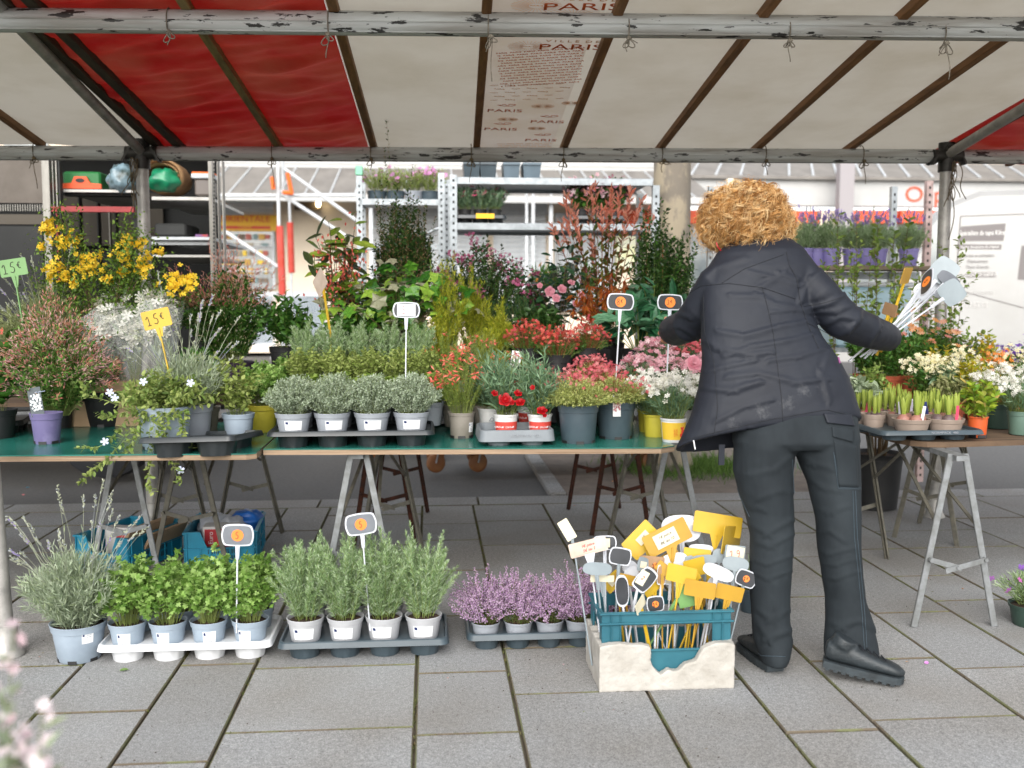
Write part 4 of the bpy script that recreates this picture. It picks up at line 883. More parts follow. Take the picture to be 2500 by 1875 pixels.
# ------------------------------------------------------------------ pots, labels and trays
P_grey = pm('light_grey_pot', '#9a9fa6', '#8e939a', rough=.5, scale=8); P_blue = pm('blue_grey_pot', '#9aa7b4', '#8c99a6', rough=.5, scale=8); P_pale = pm('pale_grey_pot', '#b4b5b8', '#a6a7aa', rough=.5, scale=8)
P_taupe = pm('taupe_pot', '#8c857c', '#7c756b', rough=.55, scale=10); P_slate = pm('slate_pot', '#3d4a52', '#48555c', rough=.45, scale=10); P_black = pm('black_pot', '#1c1c1d', '#262627', rough=.5, scale=12)
P_purple = pm('dusty_purple_pot', '#6f6690', '#857ca4', rough=.55, scale=14, mixlo=.5, mixhi=.7); P_violet = pm('violet_pot', '#928ac4', '#877fb8', rough=.45, scale=6); P_beige = pm('beige_pot', '#a09084', '#948478', rough=.5, scale=8)
P_orange = pm('orange_pot', '#c95a2a', '#bf5226', rough=.5, scale=8); P_green = pm('dark_green_pot', '#33483f', '#2b3e36', rough=.5, scale=8); P_sage = pm('sage_pot', '#5c7468', '#526a5e', rough=.5, scale=8); P_white = pm('white_pot', '#d8d8d6', '#cfcfce', rough=.4, scale=8)
P_yellow = pm('yellow_pot', '#bfb23c', '#b0a436', rough=.5, scale=8); P_dpurp = pm('dark_purple_pot', '#3a2c40', '#46364c', rough=.5, scale=8); P_terr = pm('terracotta_pot', '#b2583a', '#9c4c32', rough=.7, scale=8)
m_lab = pm('white_label', '#e4e5e6', rough=.4); m_ldark = pm('label_blue', '#1c2c5a', rough=.5); m_lgrey = pm('label_grey', '#8c8f95', rough=.6)
T_black = pm('black_tray', '#24282a', '#2e3336', rough=.3, scale=10); T_slate = pm('slate_tray', '#38444b', '#434f56', rough=.35, scale=10); T_white = pm('white_tray', '#dcdddf', '#d0d2d4', rough=.4, scale=8); T_grey = pm('grey_tray', '#6c7277', '#7a8085', rough=.45, scale=8)
def patch(r0, z0, r1, z1, a0, a1, mat, name, par, n=6, off=.0012, z_=None):
    """curved sticker on a cone between angles a0..a1"""
    V = []; 
    for i in range(n + 1):
        a = a0 + (a1 - a0) * i / n
        for r_, z in ((r0 + off, z0), (r1 + off, z1)): V.append((r_ * math.cos(a), r_ * math.sin(a), z))
    F = [(2 * i, 2 * i + 2, 2 * i + 3, 2 * i + 1) for i in range(n)]
    return MB().add(V, F).build(name, mat, par, smooth=True)
def pot(par, rt, rb, h, mat, rim=.2, feet=False, seg=40, soil=.9, name='pot'):
    rh = h * rim; k = lambda z: rb + (rt * .94 - rb) * z / h
    prof = [(0, .004), (rb * .96, .0), (rb, .004), (k(h - rh), h - rh), (k(h - rh) + rt * .045, h - rh + .0015), (rt * .985, h - .004), (rt, h - .0015), (rt * .985, h), (rt * .93, h - .002), (rt * .88, h * soil - .01)]
    o = MB().lathe(prof, seg).build(name, mat, par, auto=40)
    mb = MB(); V = []; n = 24
    rs = k(h * soil) * .97
    for i in range(5):
        for j in range(n):
            a = 2 * math.pi * j / n; r_ = rs * i / 4; V.append((r_ * math.cos(a), r_ * math.sin(a), h * soil - .004 + .008 * noise.noise(Vector((math.cos(a) * r_ * 60, math.sin(a) * r_ * 60, rt * 90))) + (.004 if i < 4 else 0)))
    mb.add(V, [(i * n + j, (i + 1) * n + j, (i + 1) * n + (j + 1) % n, i * n + (j + 1) % n) for i in range(4) for j in range(n)]).build('soil', m_soil, par, smooth=True)
    if feet:
        mb = MB()
        for j in range(6): a = j * math.pi / 3 + .5; mb.box((rb * .99 * math.cos(a), rb * .99 * math.sin(a), .006), (.004, .03, .013), 0, None, a)
        mb.build('drain_notch', P_black, par)['kind'] = 'stuff'
    return o
def sticker(par, rt, rb, h, ang=-90, w_=40, z0=.42, z1=.78, barcode=False):
    kk = lambda z: rb + (rt * .94 - rb) * z + .0002; a0, a1 = R(ang - w_ / 2), R(ang + w_ / 2)
    s = patch(kk(z0), h * z0, kk(z1), h * z1, a0, a1, m_lab, 'label', par)
    def sub(u0, u1, v0, v1, m, nm):
        za, zb_ = z0 + (z1 - z0) * v0, z0 + (z1 - z0) * v1
        patch(kk(za), h * za, kk(zb_), h * zb_, a0 + (a1 - a0) * u0, a0 + (a1 - a0) * u1, m, nm, s, 2, .0018)
    sub(.06, .22, .66, .92, m_ldark, 'blue_mark')
    mb = MB()
    for v in (.84, .72, .55): 
        za = z0 + (z1 - z0) * v; V = []
        for a in (a0 + (a1 - a0) * .4, a0 + (a1 - a0) * .8):
            for dz in (0, .0016): V.append(((kk(za) + .0018) * math.cos(a), (kk(za) + .0018) * math.sin(a), h * za + dz))
        mb.add(V, [(0, 2, 3, 1)])
    for j in range(9):
        a = a0 + (a1 - a0) * (.3 + .045 * j * (1 if barcode else .1) + (0 if barcode else .55)); z = h * (z0 + (z1 - z0) * .12); zt = h * (z0 + (z1 - z0) * (.45 if barcode else .4 + .04 * j)); r_ = kk(z0 + .1) + .0018; da = .006 + .005 * (j % 3)
        if barcode: mb.add([(r_ * math.cos(a), r_ * math.sin(a), z), (r_ * math.cos(a + da), r_ * math.sin(a + da), z), (r_ * math.cos(a + da), r_ * math.sin(a + da), zt), (r_ * math.cos(a), r_ * math.sin(a), zt)], [(0, 1, 2, 3)])
    mb.build('small_print', m_lgrey, s)['kind'] = 'stuff'
    return s
def tray(name, label, loc, nx, ny, px_, py_, cr_, rim_h, cup_h, mat, cupmat=None, rz=0, lip=.012, edge=.02, group=None, cutouts=True):
    """nursery tray: flat deck with a rim and round cups below; origin on the ground at its centre"""
    o = thing(name, label, 'tray', loc, rz, group)
    W, D = nx * px_ + edge, ny * py_ + edge
    def rr(w_, d, z, c=.03, n=5):
        P = []
        for cx, cy_, a0 in ((w_ / 2 - c, d / 2 - c, 0), (-w_ / 2 + c, d / 2 - c, 90), (-w_ / 2 + c, -d / 2 + c, 180), (w_ / 2 - c, -d / 2 + c, 270)):
            for i in range(n + 1): a = R(a0 + 90 * i / n); P.append((cx + c * math.cos(a), cy_ + c * math.sin(a), z))
        return P
    rings = [rr(W + .006, D + .006, cup_h - .002), rr(W + .014, D + .014, cup_h), rr(W + .004, D + .004, cup_h + rim_h - .003), rr(W - .002, D - .002, cup_h + rim_h), rr(W - .012, D - .012, cup_h + rim_h), rr(W - .02, D - .02, cup_h + rim_h * .35)]
    n = len(rings[0]); V = [p for q in rings for p in q]
    F = [(i * n + j, i * n + (j + 1) % n, (i + 1) * n + (j + 1) % n, (i + 1) * n + j) for i in range(len(rings) - 1) for j in range(n)] + [tuple(range(5 * n, 6 * n)), tuple(reversed(range(n)))]
    MB().add(V, F).build('rim', mat, o, auto=30)
    cups = MB()
    for i in range(nx):
        for j in range(ny):
            c = Matrix.Translation(((i - (nx - 1) / 2) * px_, (j - (ny - 1) / 2) * py_, 0)); pr = [(0, 0), (cr_ * .80, 0), (cr_ * .82, .002), (cr_ * .95, cup_h - .001)]
            V = []; sg = 48
            for r_, z in pr:
                for q in range(sg): a = 2 * math.pi * q / sg; k = r_ * (1 - (.025 if (q % 4 < 2 and z > 0) else 0)); V.append((k * math.cos(a), k * math.sin(a), z))
            MB().add(V, [(a * sg + b, a * sg + (b + 1) % sg, (a + 1) * sg + (b + 1) % sg, (a + 1) * sg + b) for a in range(3) for b in range(sg)], 0, c).build('cup', cupmat or mat, o, auto=30)
    return o
def leaf_tab(par, p, mat=None, w_=.012, h=.07, col='#d8d4dc', rot=0.0, lean=0.1):
    m = mat or pm('tab_' + col.strip('#'), col, rough=.4); M = Matrix.Translation(p) @ Matrix.Rotation(rot, 4, 'Z') @ Matrix.Rotation(lean, 4, 'Y')
    return MB().prism([(-w_ * .3, 0), (w_ * .3, 0), (w_ / 2, h * .4), (w_ / 2, h), (-w_ / 2, h), (-w_ / 2, h * .4)], .0008, 0, M @ Matrix.Rotation(R(90), 4, 'X')).build('plant_label', m, par)
def fol(mb, mats, par, name='foliage', stuff=True):
    o = mb.build(name, mats, par)
    if stuff: o['kind'] = 'stuff'
    return o
# ------------------------------------------------------------------ recipes (origin at the soil, z = 0)
def f_thyme(Rr=.088, H=.11, n=150):
    mb = MB(); Q = paths(n, 6, .045, Rr, H, dome=.62, hv=.06, pw=.5, low=.18); tubes(mb, Q, .0006, mi=1)
    P, T, t = along(Q, 24, .15, 1); inst(mb, P + nrm(len(P), .0015), spread(T, .95, .3), .0095, .0042, 'needle'); inst(mb, P + nrm(len(P), .0015), spread(T, .95, .3), .0095, .0042, 'needle'); return mb, [L_thyme, m_stem]
def f_rosemary(Rr=.085, H=.23, n=26):
    mb = MB(); Q = paths(n, 9, .035, Rr, H, dome=.35, hv=.14, pw=.6, low=.35); tubes(mb, Q, .0013, mi=1)
    P, T, t = along(Q, 80, .08, 1); L = .027 * (1 - .45 * t ** 3); inst(mb, P, spread(T, .62, .2), L, .0026, 'needle'); inst(mb, P, spread(T, .8, .25), L, .0026, 'needle'); return mb, [L_rose, m_stem]
def f_parsley(Rr=.085, H=.15, n=60, ls=.03):
    mb = MB(); Q = paths(n, 6, .035, Rr, H, dome=.45, hv=.16, pw=.5, low=.4); tubes(mb, Q, .0011, mi=1)
    P, T, t = along(Q, 1, 1, 1, 0)
    for k in range(7):
        d = spread(T, .95, .45); inst(mb, P - T * rng.uniform(0, .045, (len(P), 1)), d, ls * rng.uniform(.75, 1.15, len(P)), ls * .95, 'lobed')
    P, T, t = along(Q, 5, .45, .95); d = spread(T, 1.1, .3); inst(mb, P + d * .008, d, ls * .85, ls * .8, 'lobed'); return mb, [L_pars, m_stem]
def f_lavender(Rr=.15, H=.2, n=190, spikes=26, sh=.36, mat=None, sR=.22):
    mb = MB(); Q = paths(n, 7, .06, Rr, H, dome=.45, hv=.15, pw=.55, low=.25); tubes(mb, Q, .001, mi=0)
    P, T, t = along(Q, 15, .12, 1); L = .042 * (1 - .2 * t); inst(mb, P, spread(T, .5, .22), L, .0042, 'needle'); inst(mb, P, spread(T, .65, .25), L, .0042, 'needle')
    if spikes:
        Q = paths(spikes, 10, .05, sR, sh, dome=.3, hv=.18, pw=.45, low=.5, curl=.05); Q[:, 5:, :2] += rng.normal(0, .01, (spikes, 1, 2)); tubes(mb, Q, .0013, mi=2)
        P, T, t = along(Q, 16, .86, 1); inst(mb, P, spread(T, .5, .3), .012, .006, 'bud', 2); P, T, t = along(Q[: max(1, spikes // 5)], 8, .86, .98); inst(mb, P, spread(T, .8, .3), .008, .006, 'blob', 3)
        P, T, t = along(Q, 4, .1, .6); inst(mb, P, spread(T, .4), .035, .004, 'needle')
    return mb, [mat or L_lav, m_stem, L_lavs, L_lavf]
def f_heather(Rr=.10, H=.13, n=34):
    mb = MB(); Q = paths(n, 7, .03, Rr, H, dome=.55, hv=.12, pw=.5, low=.25); tubes(mb, Q, .001, mi=1)
    P, T, t = along(Q, 34, .3, 1); inst(mb, P + spread(T, 1.5) * .0035, spread(T, 1.2, .3), .0075, .0048, 'blob', 2); P2, T2, t = along(Q, 30, .03, .4); inst(mb, P2, spread(T2, .7), .012, .0016, 'needle', 0)
    P, T, t = along(Q, 20, .3, 1); inst(mb, P, spread(T, .6), .008, .0015, 'needle', 0); return mb, [L_heathg, m_wstem, L_heath]
def f_leafy(Rr, H, n, m, L, W, mats, tp='leaf4', dome=.4, ang=1.0, r0=.04, t0=.15, hv=.12, low=.2, sr=.001, k=7, pw=.5, lean=(0, 0), curl=0, jit=.25, base=0, stem=None, ely=1):
    mb = MB(); Q = paths(n, k, r0, Rr, H, dome=dome, hv=hv, pw=pw, low=low, lean=lean, curl=curl, base=base, ely=ely); tubes(mb, Q, sr, mi=1)
    P, T, t = along(Q, m, t0, 1); d = spread(T, ang, jit); inst(mb, P, d, L * rng.uniform(.7, 1.15, len(P)), W * rng.uniform(.8, 1.1, len(P)), tp); return mb, [mats, stem or m_stem], Q
def flowers(mb, Q, cnt, s, mi, tp='star5', t0=.97, up=.8, spr=.02, mim=None):
    """flowers at stem tips"""
    P, T, t = along(Q, cnt, t0, 1, 1.0 if cnt > 1 else 0)
    P = P + rng.normal(0, spr, P.shape) if spr else P
    D = unit(np.array([0, -.45, up]) + nrm(len(P), .45)); inst(mb, P, D, s * .5, s * rng.uniform(.8, 1.15, len(P)), tp, mi)
    if mim is not None: inst(mb, P + D * s * .02, D, s * .12, s * .25, 'blob', mim)
def potted(name, label, loc, potspec, recipe, group=None, rz=0.0, cat='potted plant', stick=None, feet=False, tilt=None, rim=.2, soil=.9, clump='foliage'):
    o = thing(name, label, cat, loc, rz, group); rt, rb, h, mat = potspec
    pot(o, rt, rb, h, mat, feet=feet, rim=rim, soil=soil)
    if stick: sticker(o, rt, rb, h, **stick)
    if recipe is not None:
        mb, mats = recipe[0], recipe[1]; f = fol(mb, mats, o, clump); f.location = (0, 0, h * soil - .004)
        if tilt: f.rotation_euler = tilt
    return o
def onT(px, py, z=TZ): return aZ(px, py, z)
# ------------------------------------------------------------------ plants on the pavement
ORD = ['first', 'second', 'third', 'fourth']
def trayful(base, proto, nx, ny, px_, py_, z, labels, rz=0, var=None, jit=.003, group=None):
    """copies of a few prototypes stood in the tray; labels[row][col]"""
    k = 0
    for j in range(ny):
        for i in range(nx):
            x, y = (i - (nx - 1) / 2) * px_, (j - (ny - 1) / 2) * py_
            p = base + Vector((x * math.cos(rz) - y * math.sin(rz), x * math.sin(rz) + y * math.cos(rz), z)) + Vector((rnd.uniform(-jit, jit), rnd.uniform(-jit, jit), 0))
            pr = proto[k % len(proto)]
            lab = labels(j, i)
            if k < len(proto): pr.location = p; pr['label'] = lab; o = pr
            else: o = clone(pr, p, 0, lab)
            f = [c for c in KIDS[o.name] if c.name.startswith('foliage')]
            for c in f: c.rotation_euler = (0, 0, rnd.uniform(0, 6.28)); s = rnd.uniform(.92, 1.08); c.scale = (s, s, s * rnd.uniform(.94, 1.08))
            o.rotation_euler = (0, 0, R(rnd.uniform(-14, 14))); k += 1
# parsley
c = aZ(455, 1600, 0); c = Vector((aZ(450, 1622).x, aZ(450, 1622).y + .155, 0))
PT = tray('plant_tray', 'white plastic tray holding the parsley pots at the front left', c, 4, 2, .143, .143, .062, .022, .052, T_white)
pr = [potted('potted_parsley', 'x', (0, 0, 0), (.0675, .048, .105, P_blue), f_parsley(.105, .165, 95, .025), 'parsley pots in the white tray', stick=dict(barcode=True, w_=44, z0=.3, z1=.72)) for _ in range(3)]
trayful(c, pr, 4, 2, .143, .143, .03, lambda j, i: 'curly parsley in the white tray, %s from the left, %s row' % (ORD[i], ('front', 'back')[j]))
# rosemary
c = Vector((aZ(888, 1612).x, aZ(888, 1612).y + .15, 0))
tray('plant_tray', 'slate coloured tray holding the tall rosemary pots on the pavement', c, 4, 2, .143, .143, .062, .022, .05, T_slate)
pr = [potted('potted_rosemary', 'x', (0, 0, 0), (.0675, .049, .10, P_pale), f_rosemary(.135, .25, 46), 'rosemary pots in the slate tray', stick=dict(w_=72, z0=.30, z1=.70)) for _ in range(4)]
trayful(c, pr, 4, 2, .143, .143, .04, lambda j, i: 'upright rosemary in the slate pavement tray, %s from the left, %s row' % (ORD[i], ('front', 'back')[j]))
# heather
c = Vector((aZ(1345, 1588).x, aZ(1345, 1588).y + .125, 0))
tray('plant_tray', 'slate tray with pink heather beside the white foam box', c, 5, 2, .116, .116, .05, .022, .045, T_slate)
pr = [potted('potted_heather', 'x', (0, 0, 0), (.054, .04, .075, P_grey), f_heather(.14, .15, 60), 'heather pots in the slate tray', rim=.15) for _ in range(4)]
O5 = ['leftmost', 'second', 'middle', 'fourth', 'rightmost']
trayful(c, pr, 5, 2, .116, .116, .02, lambda j, i: 'pale purple heather in a grey pot, %s in the %s row of its tray' % (O5[i], ('front', 'back')[j]))
# big lavender on the pavement
p = aZ(173, 1628); p.y += .09
potted('potted_lavender', 'large silvery lavender with long bent flower stalks in a blue grey pot on the pavement', p, (.098, .072, .135, P_blue), f_lavender(.19, .235, 300, 34, .45, sR=.26), stick=dict(ang=-52, w_=26, z0=.55, z1=.85), feet=True)
# small pot half hidden behind the crate, trailing plant at right edge
p = aZ(1845, 1500); mb, mt, Q = f_leafy(.1, .13, 60, 14, .03, .003, L_rose, 'needle', ang=.6); mb2 = mb; flowers(mb, Q[:8], 1, .02, 2, 'star5', mim=None)
potted('potted_carnation', 'small grassy plant with red and white flowers half hidden behind the teal crate', Vector((p.x, p.y + .05, 0)), (.06, .045, .1, P_slate), (mb, mt + [L_redf]))
p = aZ(2480, 1545); mb, mt, Q = f_leafy(.13, .13, 110, 16, .034, .0035, L_rose, 'needle', ang=.6, dome=.5); flowers(mb, Q[:16], 1, .03, 2, 'star5', mim=None)
potted('potted_pink', 'grassy cushion plant with magenta flowers in a dark pot at the right edge', Vector((p.x + .115, p.y + .09, 0)), (.085, .065, .085, P_green), (mb, mt + [lm('magenta_flower', ['#b848a8', '#d070c0', '#6a5ab0'], trans=.35)]))
# big black pot with woody shrub under the hyacinth table
p = aZ(2162, 1250); 
BP = potted('potted_shrub', 'tall leafy shrub in a big black pot on the pavement behind the hyacinth table', Vector((p.x, p.y + .14, 0)), (.165, .125, .345, P_black), None, rim=.1, soil=.94)
mb = MB(); Q = paths(9, 9, .05, .12, .4, dome=.2, pw=.8); tubes(mb, Q, .009, .005, mi=0); fol(mb, [m_wstem], BP, 'stems', False).location = (0, 0, .3)
mb, mt, Q = f_leafy(.22, 1.42, 7, 42, .05, .028, L_shrub, 'leaf', dome=.15, ang=1.1, r0=.05, t0=.3, hv=.12, low=.6, sr=.0035, k=12, pw=.4, stem=m_wstem)
f = fol(mb, mt, BP); f.location = (0, 0, .32)
# two blue crates
m_crate = pm('petrol_blue_crate', '#1c86a4', '#177590', rough=.45, scale=5); m_teal = pm('teal_crate', '#2b6875', '#225a68', rough=.45, scale=6, bump=.1, bscale=30)
def crate(label, loc, rz, w_, d, h, mat, cut='v', group=None):
    o = thing('plastic_crate', label, 'crate', loc, rz, group); t = .006
    wall = MB(); hw, hd = w_ / 2, d / 2
    lo = h * .52
    def side(p0, p1, prof):
        """upright wall from p0 to p1 with top outline prof [(u,z)]"""
        p0, p1 = Vector(p0), Vector(p1); L = (p1 - p0).length; dx = (p1 - p0) / L; nn = Vector((dx.y, -dx.x, 0))
        M = Matrix((dx, Vector((0, 0, 1)), nn)).transposed().to_4x4(); M.translation = p0 - nn * t
        MB().prism([(0, 0)] + [(L, 0)] + [(u * L, z) for u, z in reversed(prof)], t, 0, M).build('side_wall', mat, o)
        mb = MB()
        for u in (.03, .22, .36, .64, .78, .97):
            zt = min(z for (uu, z) in prof) if .2 < u < .8 else h
            mb.bar(p0 + dx * L * u + Vector((0, 0, .005)) + nn * .003, p0 + dx * L * u + Vector((0, 0, zt - .004)) + nn * .003, .004, .006, 0, nn)
        for z in (.006, lo, ): mb.bar(p0 + nn * .004 + Vector((0, 0, z)), p1 + nn * .004 + Vector((0, 0, z)), .008, .006, 0, (0, 0, 1))
        for (a, b) in zip(prof[:-1], prof[1:]): mb.bar(p0 + dx * L * a[0] + Vector((0, 0, a[1])) + nn * .004, p0 + dx * L * b[0] + Vector((0, 0, b[1])) + nn * .004, .014, .007, 0, (0, 0, 1) if abs(a[1] - b[1]) < .01 else nn)
        mb.build('ribs', mat, o)
        mb = MB()
        for u0 in (.3, .55, ):
            for r_ in range(2):
                for k in range(6): mb.box(p0 + dx * (L * u0 + k * .0095 + .01) + Vector((0, 0, lo * .33 + r_ * .034 + .008)) + nn * .0008, (.004 if abs(dx.x) > .5 else .0012, .0012 if abs(dx.x) > .5 else .004, .024))
        mb.build('vent_slots', m_td, o)['kind'] = 'stuff'
    dip = [(0, h), (.2, h), (.3, lo), (.7, lo), (.8, h), (1, h)]; full = [(0, h * .97), (1, h * .97)]
    side((-hw, -hd, 0), (hw, -hd, 0), dip); side((hw, hd, 0), (-hw, hd, 0), dip); side((hw, -hd, 0), (hw, hd, 0), full); side((-hw, hd, 0), (-hw, -hd, 0), full)
    MB().box((0, 0, .006), (w_ - .01, d - .01, .008)).build('bottom', mat, o); return o
c1 = aZ(320, 1390); c2 = aZ(533, 1378)
C1 = crate('petrol blue plastic crate with folded cardboard inside, left of the pair', Vector((c1.x - .05, c1.y + .17, 0)), R(-20), .30, .42, .165, m_crate, group='blue crates under the left table')
C2 = crate('petrol blue plastic crate full of bags, right of the pair', Vector((c2.x, c2.y + .2, 0)), R(4), .33, .44, .165, m_crate, group='blue crates under the left table')
m_card = pm('cardboard', '#b29678', '#a58a6c', rough=.9, scale=9); m_paper = pm('white_paper_box', '#c8c6c4', '#d6d4d0', rough=.6, scale=6); m_redp = pm('red_print', '#b0202a', rough=.5); m_bluebag = pm('blue_bag', '#1f5aa8', '#2c6cc0', rough=.4, scale=9); m_wbag = pm('white_bag', '#c9ccd2', '#aeb4c0', rough=.5, scale=12)
o = thing('cardboard_box', 'flattened pale cardboard sheets standing in the left blue crate', 'box', C1.location, R(-20))
MB().box((.05, 0, .13), (.02, .36, .2), 0, Matrix.Rotation(R(20), 4, 'Y')).build('sheet', m_card, o); MB().box((.09, .05, .12), (.012, .3, .23), 0, Matrix.Rotation(R(28), 4, 'Y')).build('sheet', m_card, o)
o = thing('paper_carton', 'white carton with red square print in the left blue crate', 'carton', C1.location + Vector((-.02, -.02, .05)), R(-12)); MB().box((0, 0, .06), (.17, .06, .13), bev=.003).build('carton', m_paper, o)
MB().box((.0, -.0315, .085), (.05, .002, .04)).build('red_square', m_redp, o)
text('EXTRA', m_paper, o, frame(Vector((0, -.033, .093)), (1, 0, 0), (0, 0, 1)), .011)
o = thing('paper_carton', 'red and white carton lettered Euro lying in the right blue crate', 'carton', C2.location + Vector((0, -.1, .075)), R(4)); b_ = MB().box((0, 0, .05), (.17, .1, .1), bev=.003).build('carton', m_paper, o); MB().box((-.01, -.0515, .045), (.13, .002, .085)).build('red_panel', m_redp, o)
text('Euro', m_paper, o, frame(Vector((-.045, -.0535, .045)), (0, 0, 1), (-1, 0, 0)), .032); text('S', m_paper, o, frame(Vector((.03, -.0535, .02)), (0, 0, 1), (-1, 0, 0)), .05)
sack('sack', 'white crumpled bag in the right blue crate', m_wbag, C2.location + Vector((-.06, .06, .14)), (.09, .1, .06), 9); sack('sack', 'white and grey bag behind the lettered carton', m_wbag, C2.location + Vector((.03, .0, .14)), (.07, .08, .05), 12); sack('sack', 'blue crumpled bag at the back of the right crate', m_bluebag, C2.location + Vector((.09, .1, .15)), (.08, .08, .055), 14)
mb = MB(); n = 900; P = np.c_[rng.uniform(-1.7, 2.4, n), rng.uniform(2.3, 4.6, n), np.full(n, .001)]; k = np.array([noise.noise(Vector((x * 1.3, y * 1.3, 4))) > -.05 for x, y, z in P]); P = P[k]
inst(mb, P, nrm(len(P), .3) + [1, .2, 0], rng.uniform(.002, .007, len(P)), rng.uniform(.002, .005, len(P)), 'blob', 0); k = P[::14] + nrm(len(P[::14]), .03) * [1, 1, 0]; inst(mb, k, nrm(len(k), 1) * [1, 1, .1], .012, .007, 'leaf4', 1)
tag(mb.build('soil_crumbs', [m_soil, lm('dry_leaf_bits', ['#6a7a3c', '#8a7a4a', '#9a6a3c', '#b89aa0'], trans=0)]), 'soil crumbs and dry leaf bits scattered over the flags', 'litter', kind='stuff')
# litter: petals, confetti
for (px, py, col, nm, lb, s) in ((2215, 1617, '#d2995e', 'petal', 'orange and white petal on the flags near the right shoe', .012), (2262, 1620, '#c27ac0', 'petal', 'pink petal on the flags right of the shoe', .016), (1402, 1235, '#e07c3c', 'petal', 'orange petal by the rusty trestle foot', .014), (1495, 1176, '#e08a3c', 'petal', 'orange petal on the brown paving', .014), (666, 1333, '#e0842c', 'petal', 'orange petal right of the right blue crate', .014), (300, 1638, '#5f7a3c', 'fallen_leaf', 'green leaf lying in front of the white tray', .024), (66, 1191, '#4c9ab8', 'paper_scrap', 'blue paper curl on the asphalt under the left table', .02), (56, 1209, '#c87878', 'petal', 'pink petal on the asphalt at the far left', .016), (2225, 1330, '#5a3a6a', 'petal', 'tiny purple petal between the trestle legs', .01)):
    p = aZ(px, py, .003); mb = MB(); inst(mb, np.array([[-s / 2, 0, .002]]), np.array([[1, .3, .05]]), s * 1.3, s * .8, 'leaf'); o = mb.build(nm, pm('scrap_' + col.strip('#'), col, rough=.6), None); o.location = p; tag(o, lb, 'leaf' if 'leaf' in nm else 'litter')
# blurred foreground blossom at the bottom left corner
p = aY(20, 1780, 1.15); ztop = aY(40, 1600, 1.15).z
o = thing('blossom_plant', 'pale pink blossom spray close to the camera at the bottom left corner', 'flowering plant', (p.x - .05, p.y, 0)); pot(o, .12, .09, .2, P_grey)
mb = MB(); Q = paths(60, 8, .05, .10, ztop - .17, dome=.28, hv=.05, low=.5, pw=.5); tubes(mb, Q, .0015, mi=1); P, T, t = along(Q, 12, .3, .9); inst(mb, P, spread(T, .9), .04, .012, 'leaf4', 0); flowers(mb, Q, 7, .017, 2, 'star5', .84, spr=.006)
fol(mb, [L_lav, m_stem, lm('pale_blossom', ['#e2cfd4', '#eee4e6', '#d6b4be'], trans=.3)], o).location = (0, 0, .18)
# ------------------------------------------------------------------ plants on the tables
def at_top(px, py_top, Y): return aY(px, py_top, Y).z
# --- far left
for i, (x0, x1, y0, y1, h) in enumerate(((-.62, .0, 4.68, 4.93, .155), (-.62, .0, 4.47, 4.66, .085), (.0, .95, 4.55, 4.93, .12))):
    o = thing('display_step', 'dark low crate lifting the %s under the plants' % ('rosemary row', 'oregano row', 'red saxifrages')[i], 'crate', ((x0 + x1) / 2, (y0 + y1) / 2, TZ)); MB().box((0, 0, h / 2), (x1 - x0, y1 - y0, h), bev=.01).build('crate_shell', T_black, o)
p = onT(22, 1066); tray('plant_tray', 'black tray of small pots cut off at the left end of the table', Vector((p.x - .2, p.y + .22, TZ)), 3, 3, .12, .12, .05, .02, .04, T_black, rz=R(12))
mb, mt = f_lavender(.25, .29, 420, 22, .48, lm('olive_lavender_leaf', ['#6f7a48', '#8f9860', '#a8ae80', '#5c6a38'], trans=.2), sR=.24)
p = aY(120, 850, 4.75)
o = potted('potted_lavender', 'olive green feathery lavender with the green price tag at the far left', Vector((p.x, 4.75, TZ + .12)), (.12, .09, .17, P_black), (mb, mt))
o2 = aY(100, 760, 4.35)
mb, mt, Q = f_leafy(.25, .44, 260, 22, .026, .010, L_jas, 'leaf4', dome=.5, low=.3, hv=.15, r0=.05, curl=.25)
P, T, t = along(Q[:120], 16, .82, 1); inst(mb, P + nrm(len(P), .012), spread(T, .5, .4), .022, .0045, 'bud', 2)
P, T, t = along(Q[120:], 16, .7, 1); inst(mb, P + nrm(len(P), .012), spread(T, .5, .4), .02, .004, 'bud', 3)
J1 = potted('potted_jasmine', 'pink budded jasmine mound in a dusty purple pot with a photo tag at the left', onT(99, 1088) + Vector((0, .07, 0)), (.063, .047, .125, P_purple), None, stick=None, feet=True, rim=.22)
f = fol(mb, mt + [L_pinkt, L_pinkb], J1); f.location = (-.03, .20, .09)
mb, mt, Q = f_leafy(.17, .27, 110, 18, .026, .010, L_jas, 'leaf4', dome=.4, low=.3, curl=.3); P, T, t = along(Q, 14, .75, 1); inst(mb, P + nrm(len(P), .01), spread(T, .5, .4), .022, .0042, 'bud', 2)
p = aY(150, 1000, 4.62); J2 = potted('potted_jasmine', 'smaller white and pink budded jasmine between the mound and the black pot', Vector((p.x, 4.62, TZ)), (.05, .04, .1, P_black), (mb, mt + [L_pinkb]))
